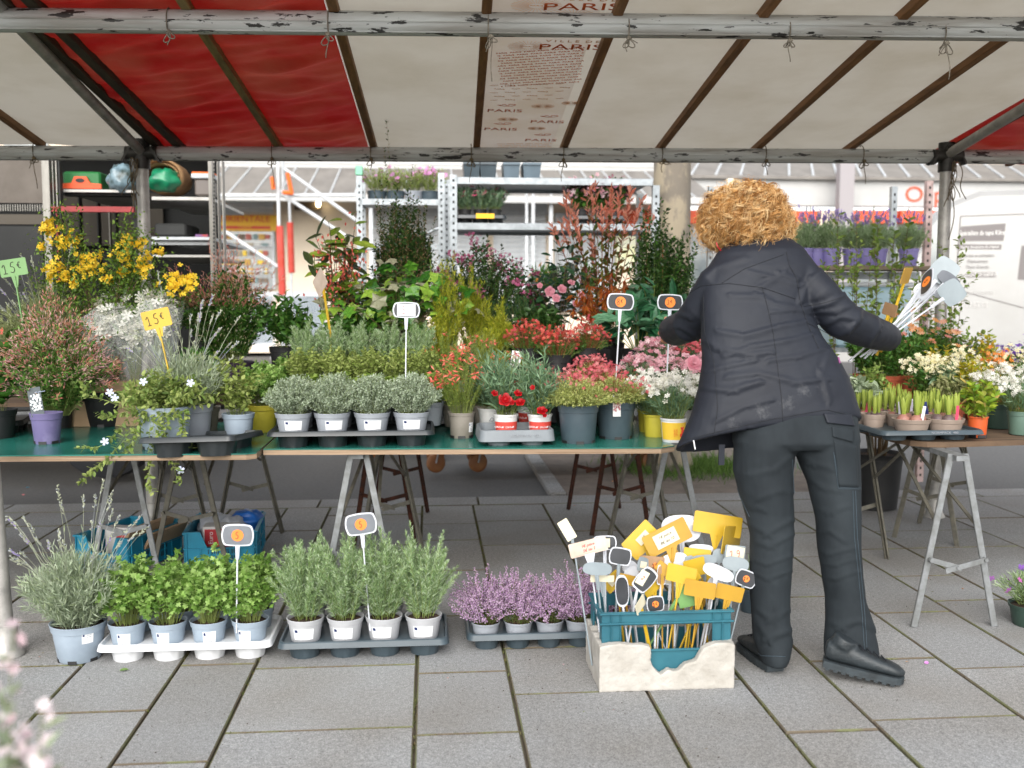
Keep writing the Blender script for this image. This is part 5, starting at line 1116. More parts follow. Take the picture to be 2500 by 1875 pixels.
# picture tag in the purple pot
m_card1 = pm('dark_card', '#22343c', rough=.35); m_ph = lm('white_print_flowers', ['#dfe6ea', '#f2f4f4', '#b9c6cc'], trans=0)
tg = MB().box((0, 0, .055), (.05, .0015, .115)).build('picture_tag', m_card1, J1); tg.location = (-.012, -.05, .118); tg.rotation_euler = (R(-8), R(-10), R(4))
text('Mix of Passion', pm('pale_card_print', '#b9c4e0', rough=.5), J1, Matrix.Translation((-.001, -.0515, .213)) @ Matrix.Rotation(R(-10), 4, 'Y') @ Matrix.Rotation(R(82), 4, 'X'), .0068, name='lettering')
text('JASMINUM', m_lab, J1, Matrix.Translation((-.008, -.0535, .142)) @ Matrix.Rotation(R(-14), 4, 'Y') @ Matrix.Rotation(R(82), 4, 'X'), .0068)
mb = MB(); P = np.c_[rng.uniform(-.02, .02, 60), np.full(60, -.0012), rng.uniform(.022, .085, 60)]; inst(mb, P, np.tile([0, -1.0, 0], (60, 1)) + nrm(60, .05), .002, .008, 'star5', 0); o = mb.build('printed_flowers', m_ph, J1); o['kind'] = 'stuff'; o.location = tg.location; o.rotation_euler = tg.rotation_euler
# leaf plant cut by left edge
mb, mt, Q = f_leafy(.14, .3, 26, 14, .07, .035, L_mid, 'leaf', dome=.4); p = aY(-10, 960, 4.3); flowers(mb, Q[:10], 2, .03, 2, 'star5', spr=.02)
potted('potted_azalea', 'dark leaved plant with a few salmon flowers cut by the left edge of the picture', Vector((p.x, 4.3, TZ)), (.08, .06, .12, P_black), (mb, mt + [L_cor]))
# --- yellow flowered shrub in the black pot
p = onT(243, 1045); YB_ = Vector((p.x, p.y + .13, TZ))
o = potted('potted_shrub', 'tall yellow flowered shrub with bare lower stems in a wide black pot', YB_, (.13, .105, .16, P_black), None, rim=.28, feet=True)
mb = MB(); tips = [aY(x, y, YB_.y + dy) - YB_ - Vector((0, 0, .15)) for x, y, dy in ((128, 530, .0), (150, 600, .05), (220, 650, -.03), (180, 700, .0), (270, 690, .03), (330, 560, .0), (360, 600, -.04), (300, 640, .03), (300, 700, 0), (440, 690, .05), (400, 715, 0), (110, 670, 0), (370, 680, .08))]
n = len(tips) * 3; tp_ = np.array([tuple(t) for t in tips] * 3) + nrm(n, .035); b = nrm(n, .02); b[:, 2] = 0; m_ = tp_ * .45; m_[:, :2] = tp_[:, :2] * .25; m_[:, 2] = tp_[:, 2] * .55
s = np.linspace(0, 1, 14)[None, :, None]; Q = (1 - s) ** 2 * b[:, None] + 2 * s * (1 - s) * m_[:, None] + s ** 2 * tp_[:, None]; tubes(mb, Q, .0035, .001, 1)
P, T, t = along(Q, 60, .74, 1); P = P + nrm(len(P), .035); inst(mb, P, nrm(len(P)) + [0, 0, .6], .022, .012, 'leaf4', 0); P, T, t = along(Q, 90, .76, 1); P = P + nrm(len(P), .045); inst(mb, P, nrm(len(P)) + [0, 0, .6], .018, .010, 'leaf4', 0)
P, T, t = along(Q, 10, .16, .7); inst(mb, P + nrm(len(P), .02), spread(T, 1), .018, .009, 'leaf4', 0)
cl = []
for x, y, k, sp in ((125, 560, 26, .022), (112, 555, 14, .01), (105, 602, 10, .008), (150, 590, 10, .014), (168, 585, 24, .018), (145, 650, 14, .02), (205, 640, 26, .02), (228, 655, 24, .02), (160, 675, 20, .016), (120, 660, 16, .02), (180, 690, 12, .012), (220, 640, 16, .03), (310, 600, 26, .02), (345, 595, 14, .012), (302, 625, 18, .016), (355, 640, 26, .018), (390, 612, 12, .01), (300, 660, 16, .013), (265, 680, 16, .015), (345, 660, 14, .014), (440, 680, 24, .022), (460, 690, 16, .018), (410, 690, 12, .02), (430, 705, 10, .02)):
    c_ = aY(x, y, YB_.y - .03) - YB_ - Vector((0, 0, .15)); cl.append(np.array(tuple(c_)) + nrm(k, 1) * sp)
P = np.concatenate(cl); 
for k in range(2): inst(mb, P + nrm(len(P), .004), nrm(len(P)) + [0, -.8, .3], .013, .026, 'star4', 2)
f = fol(mb, [L_yell, m_wstem, L_yelf], o); f.location = (0, 0, .15)
# sleeved flowers behind (clear cellophane with white blooms)
o = thing('cardboard_box', 'pale cardboard box under the wrapped bouquets behind the black pot', 'box', (-1.36, 4.76, TZ)); MB().box((0, 0, .1), (.56, .24, .2), bev=.004).build('carton', m_card, o)
m_cello = bpy.data.materials.new('cellophane'); m_cello.use_nodes = True; b_ = m_cello.node_tree.nodes['Principled BSDF']; b_.inputs['Base Color'].default_value = (.9, .92, .92, 1); b_.inputs['Roughness'].default_value = .15; b_.inputs['Alpha'].default_value = .16
for i, (px, py, h) in enumerate(((255, 900, .30), (300, 880, .34), (330, 905, .3), (275, 850, .33), (395, 870, .36))):
    p = aY(px, 900, 4.74 + .06 * (i % 2))
    o = thing('wrapped_bouquet', ('white flowers in clear wrapping, left of the bundle behind the black pot', 'white flowers in clear wrapping, tall middle one behind the black pot', 'white flowers in clear wrapping next to the rear post', 'creamy tulips in clear wrapping at the back of the bundle', 'white lilies in clear wrapping right of the rear post')[i], 'bouquet', Vector((p.x, p.y, TZ + .2)), 0, 'wrapped bouquets behind the black pot')
    mb = MB(); V = []; n_ = 20
    for a in range(7):
        for b in range(n_): an = 2 * math.pi * b / n_; r_ = (.035 + .075 * (a / 6) ** .8) * (1 + .12 * noise.noise(Vector((math.cos(an) * 2, math.sin(an) * 2, a * .5 + i)))); V.append((r_ * math.cos(an), r_ * math.sin(an), h * a / 6 * (1 + .06 * math.sin(an * 3))))
    mb.add(V, [(a * n_ + b, a * n_ + (b + 1) % n_, (a + 1) * n_ + (b + 1) % n_, (a + 1) * n_ + b) for a in range(6) for b in range(n_)]); mb.build('wrapping', m_cello, o, smooth=True)
    mb = MB(); Q = paths(26, 6, .02, .075, h, dome=.15, low=.6); tubes(mb, Q, .002, mi=1); flowers(mb, Q, 9, .055, 0, 'star6', .72, spr=.016); P, T, t = along(Q, 4, .3, .9); inst(mb, P, spread(T, .4), .09, .015, 'leaf4', 2)
    fol(mb, [L_wht if i != 3 else L_cream, m_stem, L_lav], o, 'blooms')
# --- big red tipped jasmine bush
p = aY(570, 880, 5.25)
o = potted('potted_jasmine', 'large round jasmine bush with red brown buds in a dark purple pot', Vector((p.x - .02, 5.25, TZ5)), (.13, .1, .16, P_dpurp), None)
mb, mt, Q = f_leafy(.265, .47, 170, 34, .036, .014, L_mid, 'leaf4', dome=.42, low=.1, r0=.06, hv=.1, pw=.45, curl=.12); P, T, t = along(Q, 20, .72, 1); P = P + nrm(len(P), .018); k = P[:, 2] > .30; inst(mb, P[k], spread(T[k], .45, .4), .026, .0042, 'bud', 2)
Q2 = paths(60, 6, .08, .30, .58, dome=.3, low=.6); P, T, t = along(Q2, 9, .85, 1); inst(mb, P, spread(T, .5), .024, .004, 'bud', 2); P, T, t = along(Q, 6, .3, .9); inst(mb, P, spread(T, .6), .02, .004, 'bud', 3)
fol(mb, mt + [L_pinkt, L_cream], o).location = (.0, 0, .14)
# --- lavender big pot and vinca
p = onT(388, 1103); VB = Vector((p.x, p.y + .10, TZ))
mb, mt = f_lavender(.17, .19, 230, 38, .40, sR=.26)
o = potted('potted_lavender', 'silvery lavender with long flower spikes carrying the orange price tag', VB + Vector((.05, .17, 0)), (.10, .078, .155, P_grey), (mb, mt))
VP = potted('potted_periwinkle', 'trailing periwinkle with pale flowers spilling over the table edge from a blue grey pot', VB, (.105, .084, .165, P_blue), None, feet=True)
mb, mt, Q = f_leafy(.21, .15, 100, 16, .026, .014, L_vinca, 'leaf', dome=.6, ang=1.1, low=.25, curl=.35, r0=.06)
trails = [[(340, 1000), (250, 975), (200, 960), (210, 930)], [(340, 1010), (300, 1080), (262, 1120), (205, 1170), (205, 1180)], [(350, 1010), (320, 1100), (250, 1130), (215, 1150)], [(370, 1010), (372, 1120), (368, 1180), (365, 1195)], [(400, 1010), (410, 1100), (428, 1150), (438, 1178)], [(330, 1000), (290, 1050), (240, 1095), (195, 1096)], [(430, 1000), (450, 1060), (470, 1085)], [(420, 1010), (400, 1060), (372, 1100)], [(345, 1000), (300, 1010), (262, 1025), (250, 1010)], [(350, 1010), (330, 1060), (300, 1110)], [(390, 1005), (385, 1060), (392, 1110)], [(450, 1010), (440, 1070), (420, 1110)]]
QQ = []
for tr in trails:
    for rep in range(2):
        pts = [np.array(tuple(aY(x, y, VB.y - .115 - .012 * j * (1.6 if y > 1110 else 1)) - VB - Vector((0, 0, .15)))) + rng.normal(0, .007, 3) for j, (x, y) in enumerate(tr)]; pts = [np.array([pts[0][0] * .6, pts[0][1] * .3, .0])] + pts
        P = np.array(pts); s = np.linspace(0, len(P) - 1, 16); QQ.append(np.stack([np.interp(s, range(len(P)), P[:, a]) for a in range(3)], 1))
QQ = np.array(QQ)
for _ in range(2): QQ[:, 1:-1] = (QQ[:, :-2] + 2 * QQ[:, 1:-1] + QQ[:, 2:]) / 4
tubes(mb, QQ, .0011, mi=1); P, T, t = along(QQ, 24, .2, 1); inst(mb, P, spread(T, 1.1, .25), .024, .013, 'leaf', 0)
for (x, y) in ((350, 932), (465, 935), (268, 958), (280, 972), (256, 1078), (441, 1148)):
    c_ = np.array([tuple(aY(x, y, VB.y - .15) - VB - Vector((0, 0, .15)))]); fm = MB(); inst(fm, c_, np.array([[.1, -1, .3]]), .016, .031, 'star5', 0); fo = fm.build('flower', L_peri, VP); fo.location = (0, 0, .15)
fol(mb, mt, VP).location = (0, 0, .15)
# --- dark slate tray with two grey pots of oregano, overhanging the edge
tb_c = aZ(505, 1080, TZ); HT = tray('plant_tray', 'black ribbed tray hanging over the table edge with two grey pots', Vector((tb_c.x + .03, 3.90, TZ - .018)), 2, 2, .17, .17, .08, .02, .058, T_black, rz=R(-8)); HT.rotation_euler = (R(-4), R(-2), R(-8))
for i, (px, py, r_, lb) in enumerate(((575, 1075, .066, 'pale green oregano in a light grey pot at the front of the black tray'), (497, 1055, .064, 'pale green oregano in a grey pot behind the periwinkle'))):
    mb, mt, Q = f_leafy(.12, .21, 34, 16, .024, .016, L_oreg, 'leaf', dome=.35, low=.4, ang=1.15, hv=.2)
    p = aZ(px, py, TZ + .015); potted('potted_oregano', lb, Vector((p.x, p.y + .07 - .04 * i, TZ + .012)), (r_, .05, .105, P_blue if i == 0 else P_taupe), (mb, mt))
# --- yellow pot of parsley left of the thyme
for i, (px, Y, s_) in enumerate(((640, 4.42, 1), (690, 4.7, 1.05))):
    mb, mt = f_parsley(.12, .17, 90, .026); p = aY(px, 1000, Y)
    potted('potted_parsley', ('dense curly parsley in a yellow pot left of the thyme', 'curly parsley behind the yellow pot, left of the herb trays')[i], Vector((p.x, Y, TZ)), (.075, .055, .12, P_yellow if i == 0 else P_grey), (mb, mt))
# --- thyme tray
c = onT(857, 1094); c = Vector((c.x, c.y + .155, TZ))
tray('plant_tray', 'black tray with grey pots of thyme at the table edge', c, 4, 2, .154, .154, .066, .018, .05, T_black)
pr = [potted('potted_thyme', 'x', (0, 0, 0), (.0735, .052, .10, P_grey), f_thyme(.118, .145, 260), 'thyme pots in the black tray', stick=dict(w_=62, z0=.36, z1=.72)) for _ in range(3)]
trayful(c, pr, 4, 2, .154, .154, .033, lambda j, i: 'grey green thyme dome, %s from the left in the %s row of the black tray' % (ORD[i], ('front', 'back')[j]))
# --- herb trays behind: mint, oregano, rosemary
def mass(name, label, cat, x0, x1, y0, y1, z, h, rec, group=None, n=None, potc=P_grey, nx=4, ny=2, traym=T_black):
    """rows of small pots with one kind of plant; each pot is its own thing"""
    pass
def rows(kind, words, Y0, dy, xs, rec, potc, z=TZ, rot=True, nproto=2, hgt=.1, rt=.06, group=None):
    pr = []
    k = 0
    for j, row in enumerate(xs):
        for i, px in enumerate(row):
            Y = Y0 + dy * j; p = aY(px, 900, Y); lab = words % (('front', 'back', 'rearmost')[j], O5[i] if len(row) == 5 else (['leftmost', 'second from left', 'third from left', 'fourth from left', 'fifth from left', 'sixth from left', 'rightmost'][i] if i < len(row) - 1 else 'rightmost'))
            if len(pr) < nproto: o = potted(kind, lab, Vector((p.x, Y, z)), (rt, rt * .74, hgt, potc), rec(), group); pr.append(o)
            else: o = clone(pr[k % nproto], Vector((p.x, Y, z)), rnd.uniform(0, 6.2), lab)
            k += 1
rows('potted_mint', 'bright green mint in the %s row behind the thyme, %s', 4.27, .13, [(742, 820, 900, 985, 1050), (760, 840, 925, 1000, 1055)], lambda: f_leafy(.1, .11, 60, 9, .026, .02, L_mint, 'leaf4', dome=.35, low=.4, ang=1.2)[:2], P_grey, group='mint pots behind the thyme', z=TZ + .04)
rows('potted_oregano', 'yellow green oregano in the %s row behind the mint, %s', 4.52, .12, [(745, 820, 895, 970, 1040), (750, 830, 905, 980, 1040)], lambda: f_leafy(.1, .16, 60, 12, .02, .014, L_oreg, 'leaf4', dome=.3, low=.5, ang=1.1)[:2], P_grey, group='oregano pots behind the mint', z=TZ + .09)
rows('potted_rosemary', 'green rosemary in the %s row of the upper herb tray, %s', 4.74, .12, [(745, 812, 880, 948, 1020), (760, 826, 895, 960, 1030)], lambda: f_rosemary(.085, .20, 24), P_grey, group='rosemary pots in the upper herb tray', hgt=.1, z=TZ + .16)
# --- taupe pot with coral bells
def coral(): 
    mb, mt, Q = f_leafy(.135, .26, 64, 60, .016, .0022, L_euc, 'needle', dome=.4, low=.3, ang=.8, r0=.04, pw=.55)
    k = [i for i in range(len(Q)) if Q[i, -1, 2] > .12][:26]; P, T, t = along(Q[k], 7, .9, 1); inst(mb, P + nrm(len(P), .008), spread(T, 1.3, .5) + [0, -.3, -.2], .028, .008, 'bud', 2); return mb, mt + [L_cor]
p = onT(1128, 1073); potted('potted_fuchsia', 'feathery green plant with coral tube flowers in a taupe pot', Vector((p.x, p.y + .06, TZ)), (.057, .046, .108, P_taupe), coral(), feet=True, stick=dict(ang=-40, w_=28, z0=.25, z1=.62, barcode=True), rim=.14)
for i, (px, Y) in enumerate(((1110, 4.38), (1185, 4.32), (1090, 4.62), (1180, 4.65), (1240, 4.5))):
    mb, mt, Q = f_leafy(.12, .19, 60, 46, .016, .0022, L_oreg if i % 2 else L_euc, 'needle', dome=.4, low=.35, ang=.8); P, T, t = along(Q[:10], 4, .9, 1); inst(mb, P, spread(T, 1.3), .02, .007, 'bud', 2)
    p = aY(px, 900, Y); potted('potted_fuchsia', ('feathery plant with few coral buds behind the taupe pot, ' + ['left front one', 'right front one', 'left rear one', 'right rear one', 'one next to the saxifrage'][i]), Vector((p.x, Y, TZ + (.02, .02, .13, .13, .07)[i])), (.06, .045, .1, P_taupe), (mb, mt + [L_cor]), 'feathery plants behind the taupe pot')
# --- carnation tray
c = onT(1262, 1090); c = Vector((c.x, c.y + .13, TZ))
CT = tray('plant_tray', 'small grey tray with red carnations at the table edge', c, 2, 2, .135, .12, .052, .045, .02, T_grey, rz=R(1))
text('NORMPACK  422', m_lgrey, CT, frame(Vector((.03, -.139, .043)), (1, 0, 0), (0, 0, 1)), .014, wx=1.1)
def carn_mesh():
    mb = MB()
    for l, (r_, z, cup) in enumerate(((.5, .0, .10), (.42, .06, .16), (.3, .1, .2), (.17, .13, .22))):
        n_ = 22; V = [(0, 0, z - .05)]
        for ring, (fr, ) in enumerate(((.6,), (1.0,))):
            for j in range(n_):
                a = 2 * math.pi * j / n_ + l; rr_ = r_ * fr * (1 + .10 * math.sin(a * 5 + l * 2) * fr); V.append((rr_ * math.cos(a), rr_ * math.sin(a), z + cup * fr ** 2 * .6 + (.05 * math.sin(a * 11 + l)) * fr))
        F = [(0, 1 + j, 1 + (j + 1) % n_) for j in range(n_)] + [(1 + j, 1 + n_ + j, 1 + n_ + (j + 1) % n_, 1 + (j + 1) % n_) for j in range(n_)]
        mb.add(V, F)
    return mb.mesh('flower', L_redf, True)
CM_ = carn_mesh()
def carnation(): 
    mb, mt, Q = f_leafy(.12, .21, 46, 26, .05, .007, L_dian, 'leaf4', dome=.45, ang=.75, low=.2, r0=.035, hv=.18, sr=.0014); return mb, mt, Q
m_cred = pm('coral_red_label', '#c8463c', rough=.45)
for i, (px, py, lab, red) in enumerate(((1235, 1083, 'red carnations in a white pot with coral label, front left of the grey tray', 1), (1318, 1083, 'red carnations in a white pot with coral label, front right of the grey tray', 1), (1195, 1070, 'carnation plant in a white pot with recycling mark, behind left in the tray', 0), (1290, 1062, 'bluish leaved carnation plant at the back of the grey tray', 1))):
    p = onT(px, py); Y = p.y + .08 + (.07 if i == 2 else .0) + (.06 if i == 3 else 0); p = aY(px, 1000, Y)
    mb, mt, Q = carnation(); o = potted('potted_carnation', lab, Vector((p.x, Y, TZ + .02)), (.052, .04, .092, P_white), (mb, mt), 'carnations in the grey tray', rim=.12)
    if red:
        rb, rt, h = .04, .052, .092; kk = lambda z: rb + (rt * .94 - rb) * z
        lbl = patch(kk(.12), h * .12, kk(.68), h * .68, R(-165), R(-15), m_cred, 'label', o, 14)
        for a_ in (-118, -62):
            M = Matrix.Translation((0, 0, 0)) @ Matrix.Rotation(R(a_ + 90), 4, 'Z') @ Matrix.Translation((0, -(kk(.4) + .0016), h * .45)) @ Matrix.Rotation(R(90 - 6), 4, 'X')
            for q_, (wd, dx) in enumerate((('COLOUR', -.011), ('BY', .006))): text(wd, m_lab, o, M @ Matrix.Translation((dx, 0, 0)), .0105, wx=.9)
    else:
        strokes([[(-.012, 0), (0, .02), (.012, 0), (-.012, 0)]], .0016, m_lgrey, o, Matrix.Translation((.008, -.0485, .04)) @ Matrix.Rotation(R(86), 4, 'X'), 'recycling_mark')
    fl = {0: ((1233, 976, .036), (1270, 982, .026), (1265, 960, .022), (1208, 960, .018), (1250, 982, .016)), 1: ((1323, 1003, .028), (1330, 1014, .012), (1300, 946, .014)), 2: ((1220, 926, .016), (1257, 935, .02)), 3: ((1283, 908, .022), (1306, 963, .016), (1232, 940, .014), (1327, 963, .014))}[i]
    for (x, y, s_) in fl:
        q = aY(x, y, Y - .09); fo = bpy.data.objects.new('flower', CM_); COL.objects.link(fo); child(fo, o); fo.location = q - o.location; fo.scale = (s_ * 1.5,) * 3; fo.rotation_euler = (R(rnd.uniform(40, 75)), R(rnd.uniform(-15, 15)), rnd.uniform(-.4, .4))
        MB().tube([(0, 0, .1), tuple((q - o.location) * .6 + Vector((0, 0, .04))), tuple(q - o.location - Vector((0, 0, .004)))], .0016, 5).build('flower_stem', m_stem, o)
# --- slate pots with saxifrage
def sax(Rr, H, n, fl, mfl, g=L_sax, m_=26):
    mb, mt, Q = f_leafy(Rr, H, n, m_, .014, .0035, g, 'needle', dome=.6, low=.3, ang=.9, r0=.06, pw=.5, curl=.25, hv=.1)
    if fl:
        Q2 = paths(fl, 5, .06, Rr, H * 1.22, dome=.5, low=.4, hv=.1); tubes(mb, Q2, .0008, mi=2); flowers(mb, Q2, 1, .017, 3, 'star5', 1, spr=.004)
    return mb, mt + [lm('red_stem', ['#a04a3c', '#8a6a3c'], trans=.1), mfl or L_saxr]
p = onT(1418, 1086); potted('potted_saxifrage', 'yellow green saxifrage cushion in a big slate pot, front one of two', Vector((p.x, p.y + .075, TZ)), (.085, .068, .155, P_slate), sax(.155, .12, 420, 30, L_saxp), feet=True)
p = onT(1508, 1075); SX = potted('potted_saxifrage', 'saxifrage cushion in a big slate pot with a hanging picture tag', Vector((p.x + .005, p.y + .075, TZ)), (.085, .068, .155, P_slate), sax(.155, .12, 380, 80, L_saxp), feet=True)
cardm = lm('red_print_flowers', ['#c04050', '#8c2434', '#d8a0a4', '#e8e0e0'], trans=0)
def pic_tag(par, loc, w_, h, rot=(0, 0, 0), base='#dfe0e0'):
    o = MB().box((0, 0, h / 2), (w_, .0014, h)).build('picture_tag', pm('card_' + base.strip('#'), base, rough=.35), par); o.location = loc; o.rotation_euler = rot
    mb = MB(); n_ = 40; P = np.c_[rng.uniform(-w_ * .38, w_ * .38, n_), np.full(n_, -.0012), rng.uniform(h * .25, h * .95, n_)]; inst(mb, P, np.tile([0, -1.0, 0], (n_, 1)) + nrm(n_, .05), .002, .009, 'star5', 0); q = mb.build('printed_flowers', cardm, par); q['kind'] = 'stuff'; q.location = loc; q.rotation_euler = rot
pic_tag(SX, (-.012, -.088, .10), .032, .092, (R(-3), 0, 0))
labs = ['left front', 'middle front', 'right front', 'left back', 'middle back', 'right back', 'far right']
for i, (px, Y, cr_, g) in enumerate(((1310, 4.42, L_saxp, L_sax), (1390, 4.30, L_saxp, L_sax), (1465, 4.34, L_saxp, L_sax), (1290, 4.72, L_saxr, L_mid), (1360, 4.66, L_saxr, L_mid), (1430, 4.72, L_saxr, L_mid), (1445, 4.5, L_saxp, L_sax))):
    p = aY(px, 900, Y); o = potted('potted_saxifrage', ('dark red' if i in (3, 4, 5) else 'coral pink') + ' flowering saxifrage cushion behind the slate pots, ' + labs[i] + ' one', Vector((p.x, Y, TZ + (.05, .03, .05, .15, .12, .15, .09)[i])), (.07, .055, .12 if i < 3 or i == 6 else .2, P_black), sax(.115, .10 if i < 3 or i == 6 else .115, 150, 190, cr_, g, 16), 'saxifrages behind the slate pots')
    if i == 3: pic_tag(o, (-.075, -.10, .10), .045, .09, (R(-8), R(8), 0))
    if i == 0: pic_tag(o, (.05, -.12, .12), .09, .05, (R(-50), R(-15), 0), '#e4e0e4')
# --- white and pink dianthus
def dian(c1, n=70, Rr=.11): 
    mb, mt, Q = f_leafy(Rr, .13, 70, 18, .035, .003, L_dian, 'needle', dome=.5, low=.35, ang=.6, r0=.04)
    Q2 = paths(n, 5, .04, Rr, .165, dome=.35, low=.5, hv=.08); tubes(mb, Q2, .0009, mi=1)
    for _ in range(2): flowers(mb, Q2, 1, .026, 2, 'star5', 1, spr=.004)
    return mb, mt + [c1]
p = onT(1652, 1083); DW = potted('potted_dianthus', 'white dianthus in a yellow printed pot at the table edge by the coat', Vector((p.x, p.y + .06, TZ)), (.055, .043, .098, P_white), dian(L_wht, 60, .1), rim=.1)
patch(.0435, .012, .0505, .082, R(-170), R(-10), pm('yellow_pot_label', '#e0b838', rough=.5), 'label', DW, 14)
for k, wd in enumerate(('COLOUR', 'UP LIFE!')): text(wd, m_redl, DW, Matrix.Translation((-.006 + k * .009, -.0495, .045)) @ Matrix.Rotation(R(84), 4, 'X') @ Matrix.Rotation(R(90), 4, 'Z'), .009)
for (dx, dz) in ((.026, .062), (.03, .045), (.024, .03)): MB().lathe([(0, 0), (.009, 0), (.009, .0008), (0, .0008)], 14, 0, Matrix.Translation((dx, -.0415 - .0, dz)) @ Matrix.Rotation(R(30), 4, 'Z') @ Matrix.Rotation(R(84), 4, 'X')).build('red_seal', m_redl, DW)
# lbls
dl = ['white dianthus in a pale pot behind the yellow printed one', 'white dianthus in a wrapped yellow and clear pot', 'white dianthus further back beside the sleeve', 'pale pink dianthus behind the white ones, left', 'pale pink dianthus behind the white ones, middle', 'pale pink dianthus behind the white ones, right', 'rose pink dianthus in the last row, left', 'rose pink dianthus in the last row, right', 'white dianthus beside the coat hem']
for i, (px, Y, cl_) in enumerate(((1600, 4.12, L_wht), (1585, 4.28, L_wht), (1665, 4.3, L_wht), (1560, 4.5, L_ppk), (1630, 4.5, L_ppk), (1700, 4.5, L_ppk), (1600, 4.75, L_ppk), (1680, 4.75, L_saxp), (1720, 4.2, L_wht))):
    p = aY(px, 950, Y); potted('potted_dianthus', dl[i], Vector((p.x, Y, TZ + (0 if Y < 4.4 else .07 if Y < 4.6 else .14))), (.052, .042, .095, P_yellow if i < 2 else P_white), dian(cl_, 64, .105), 'dianthus pots by the coat', rim=.12)
# pink rose-like ranunculus next to coat
p = aY(1700, 890, 4.35); mb, mt, Q = f_leafy(.08, .2, 16, 6, .04, .02, L_mid, 'leaf'); o = potted('potted_ranunculus', 'big pale pink double flower beside the coat', Vector((p.x, 4.35, TZ)), (.05, .04, .09, P_black), (mb, mt))
L_rosep = lm('rose_pink_petal', ['#e09aa8', '#e8b0ba', '#d88a9c'], trans=.35); CMP = CM_.copy(); CMP.materials.clear(); CMP.materials.append(L_rosep)
for (x, y, s_) in ((1694, 888, .075), (1712, 898, .05)):
    fo = bpy.data.objects.new('flower', CMP); COL.objects.link(fo); child(fo, o); fo.location = aY(x, y, 4.28) - o.location; fo.scale = (s_,) * 3; fo.rotation_euler = (R(60), 0, 0)
# --- fatsia with big glossy leaves
def bigleaf_mesh(tp, mat):
    mb = MB(); inst(mb, np.zeros((1, 3)), np.array([[0, 1.0, 0]]), 1, 1, tp, 0, N=np.array([[0, 0, 1.0]])); return mb.mesh('leaf', mat)
def bigleaves(o, Q, tp, mats, m, L, W, ang=1.1, t0=.3, zoff=0, face=None, sd=.3):
    """individual leaf objects on stems"""
    P, T, t = along(Q, m, t0, 1); D = spread(T, ang, sd); D[:, 2] -= .25
    ms = [bigleaf_mesh(tp, mt_) for mt_ in mats]
    for i in range(len(P)):
        d = Vector(D[i]).normalized(); nrm_ = Vector((rnd.gauss(0, .35), -.55 + rnd.gauss(0, .35), 1)); x = d.cross(nrm_).normalized(); z = x.cross(d); s_ = rnd.uniform(.65, 1.15)
        M = Matrix((x * W * s_, d * L * s_, z * W * s_)).transposed().to_4x4(); M.translation = Vector(P[i]) + Vector((0, 0, zoff))
        lo_ = bpy.data.objects.new('leaf', rnd.choice(ms)); COL.objects.link(lo_); child(lo_, o); lo_.matrix_local = M
def lmm(pre, cols): return [pm(pre + '_%d' % i, c, c2, rough=.35, scale=5, trans=.2, bump=.1, bscale=30) for i, (c, c2) in enumerate(cols)]
FT = lmm('fatsia_big', [('#1f4f32', '#3f7a52'), ('#2c6340', '#6f9c7a'), ('#173f26', '#2f6844')]); IV = lmm('ivy_big', [('#24521a', '#3c7426'), ('#3f7a26', '#6a9a34'), ('#7fa83a', '#9cba4c'), ('#8e8f72', '#a6a58c')]); BG = lmm('begonia_big', [('#5c8020', '#8aa63a'), ('#2f3f22', '#4a5a34'), ('#7a9a30', '#a8b84c')]); MP = lmm('maple_big', [('#8a3a16', '#a8561e'), ('#a0481a', '#c0702c'), ('#6e2a14', '#8e4420')])
p = aY(1560, 850, 4.98); o = potted('potted_fatsia', 'fatsia with big glossy silver streaked leaves behind the dianthus', Vector((p.x, 4.98, TZ3)), (.09, .07, .13, P_black), None)
mb = MB(); Q = paths(20, 7, .03, .21, .28, dome=.5, low=.3); tubes(mb, Q, .003, mi=0); fol(mb, [m_stem], o, 'stems', False).location = (0, 0, .11); bigleaves(o, Q, 'leaf', FT, 5, .13, .055, zoff=.11, t0=.55)
p = aY(1600, 800, 5.1); o = potted('potted_fatsia', 'second glossy fatsia between the maple and the coat', Vector((p.x, 5.1, TZ3)), (.09, .07, .15, P_black), None)
Q = paths(16, 7, .03, .2, .36, dome=.5, low=.3); mb = MB(); tubes(mb, Q, .003, mi=0); fol(mb, [m_stem], o, 'stems', False).location = (0, 0, .13); bigleaves(o, Q, 'leaf', FT, 5, .12, .05, zoff=.13, t0=.5)
# --- ivy and begonia
p = aY(985, 840, 5.05); o = potted('potted_ivy', 'wide ivy with large lobed leaves behind the herbs', Vector((p.x - .02, 5.05, TZ3)), (.11, .08, .15, P_black), None)
mb = MB(); Q = paths(64, 8, .05, .40, .42, dome=.5, low=.15, curl=.2, elx=1, ely=.5); tubes(mb, Q, .0018, mi=0); fol(mb, [m_wstem], o, 'stems', False).location = (0, 0, .13); bigleaves(o, Q, 'ivy', IV, 5, .078, .075, zoff=.13, t0=.25)
p = aY(815, 840, 5.2); o = potted('potted_begonia', 'cane begonia tied to bamboo sticks with hanging coral flowers', Vector((p.x + .06, 5.2, TZ3)), (.1, .075, .16, P_black), None)
mb = MB(); Q = paths(20, 8, .03, .17, .60, dome=.25, low=.5, hv=.12); tubes(mb, Q, .003, mi=0); fol(mb, [m_wstem], o, 'stems', False).location = (0, 0, .14); bigleaves(o, Q, 'leaf', BG, 6, .12, .05, zoff=.14, t0=.35)
for dx in (-.05, .03, .0): MB().tube([(dx, 0, .1), (dx * 1.4, -.02, .66)], .0035, 6).build('bamboo_stick', m_wood, o)
P, T, t = along(Q, 16, .45, .95); mb = MB(); inst(mb, P + nrm(len(P), .03) + [0, -.02, -.03], np.tile([0, 0, -1.0], (len(P), 1)) + nrm(len(P), .5), .022, .012, 'bud'); fol(mb, [L_cor], o, 'flowers').location = (0, 0, .14)
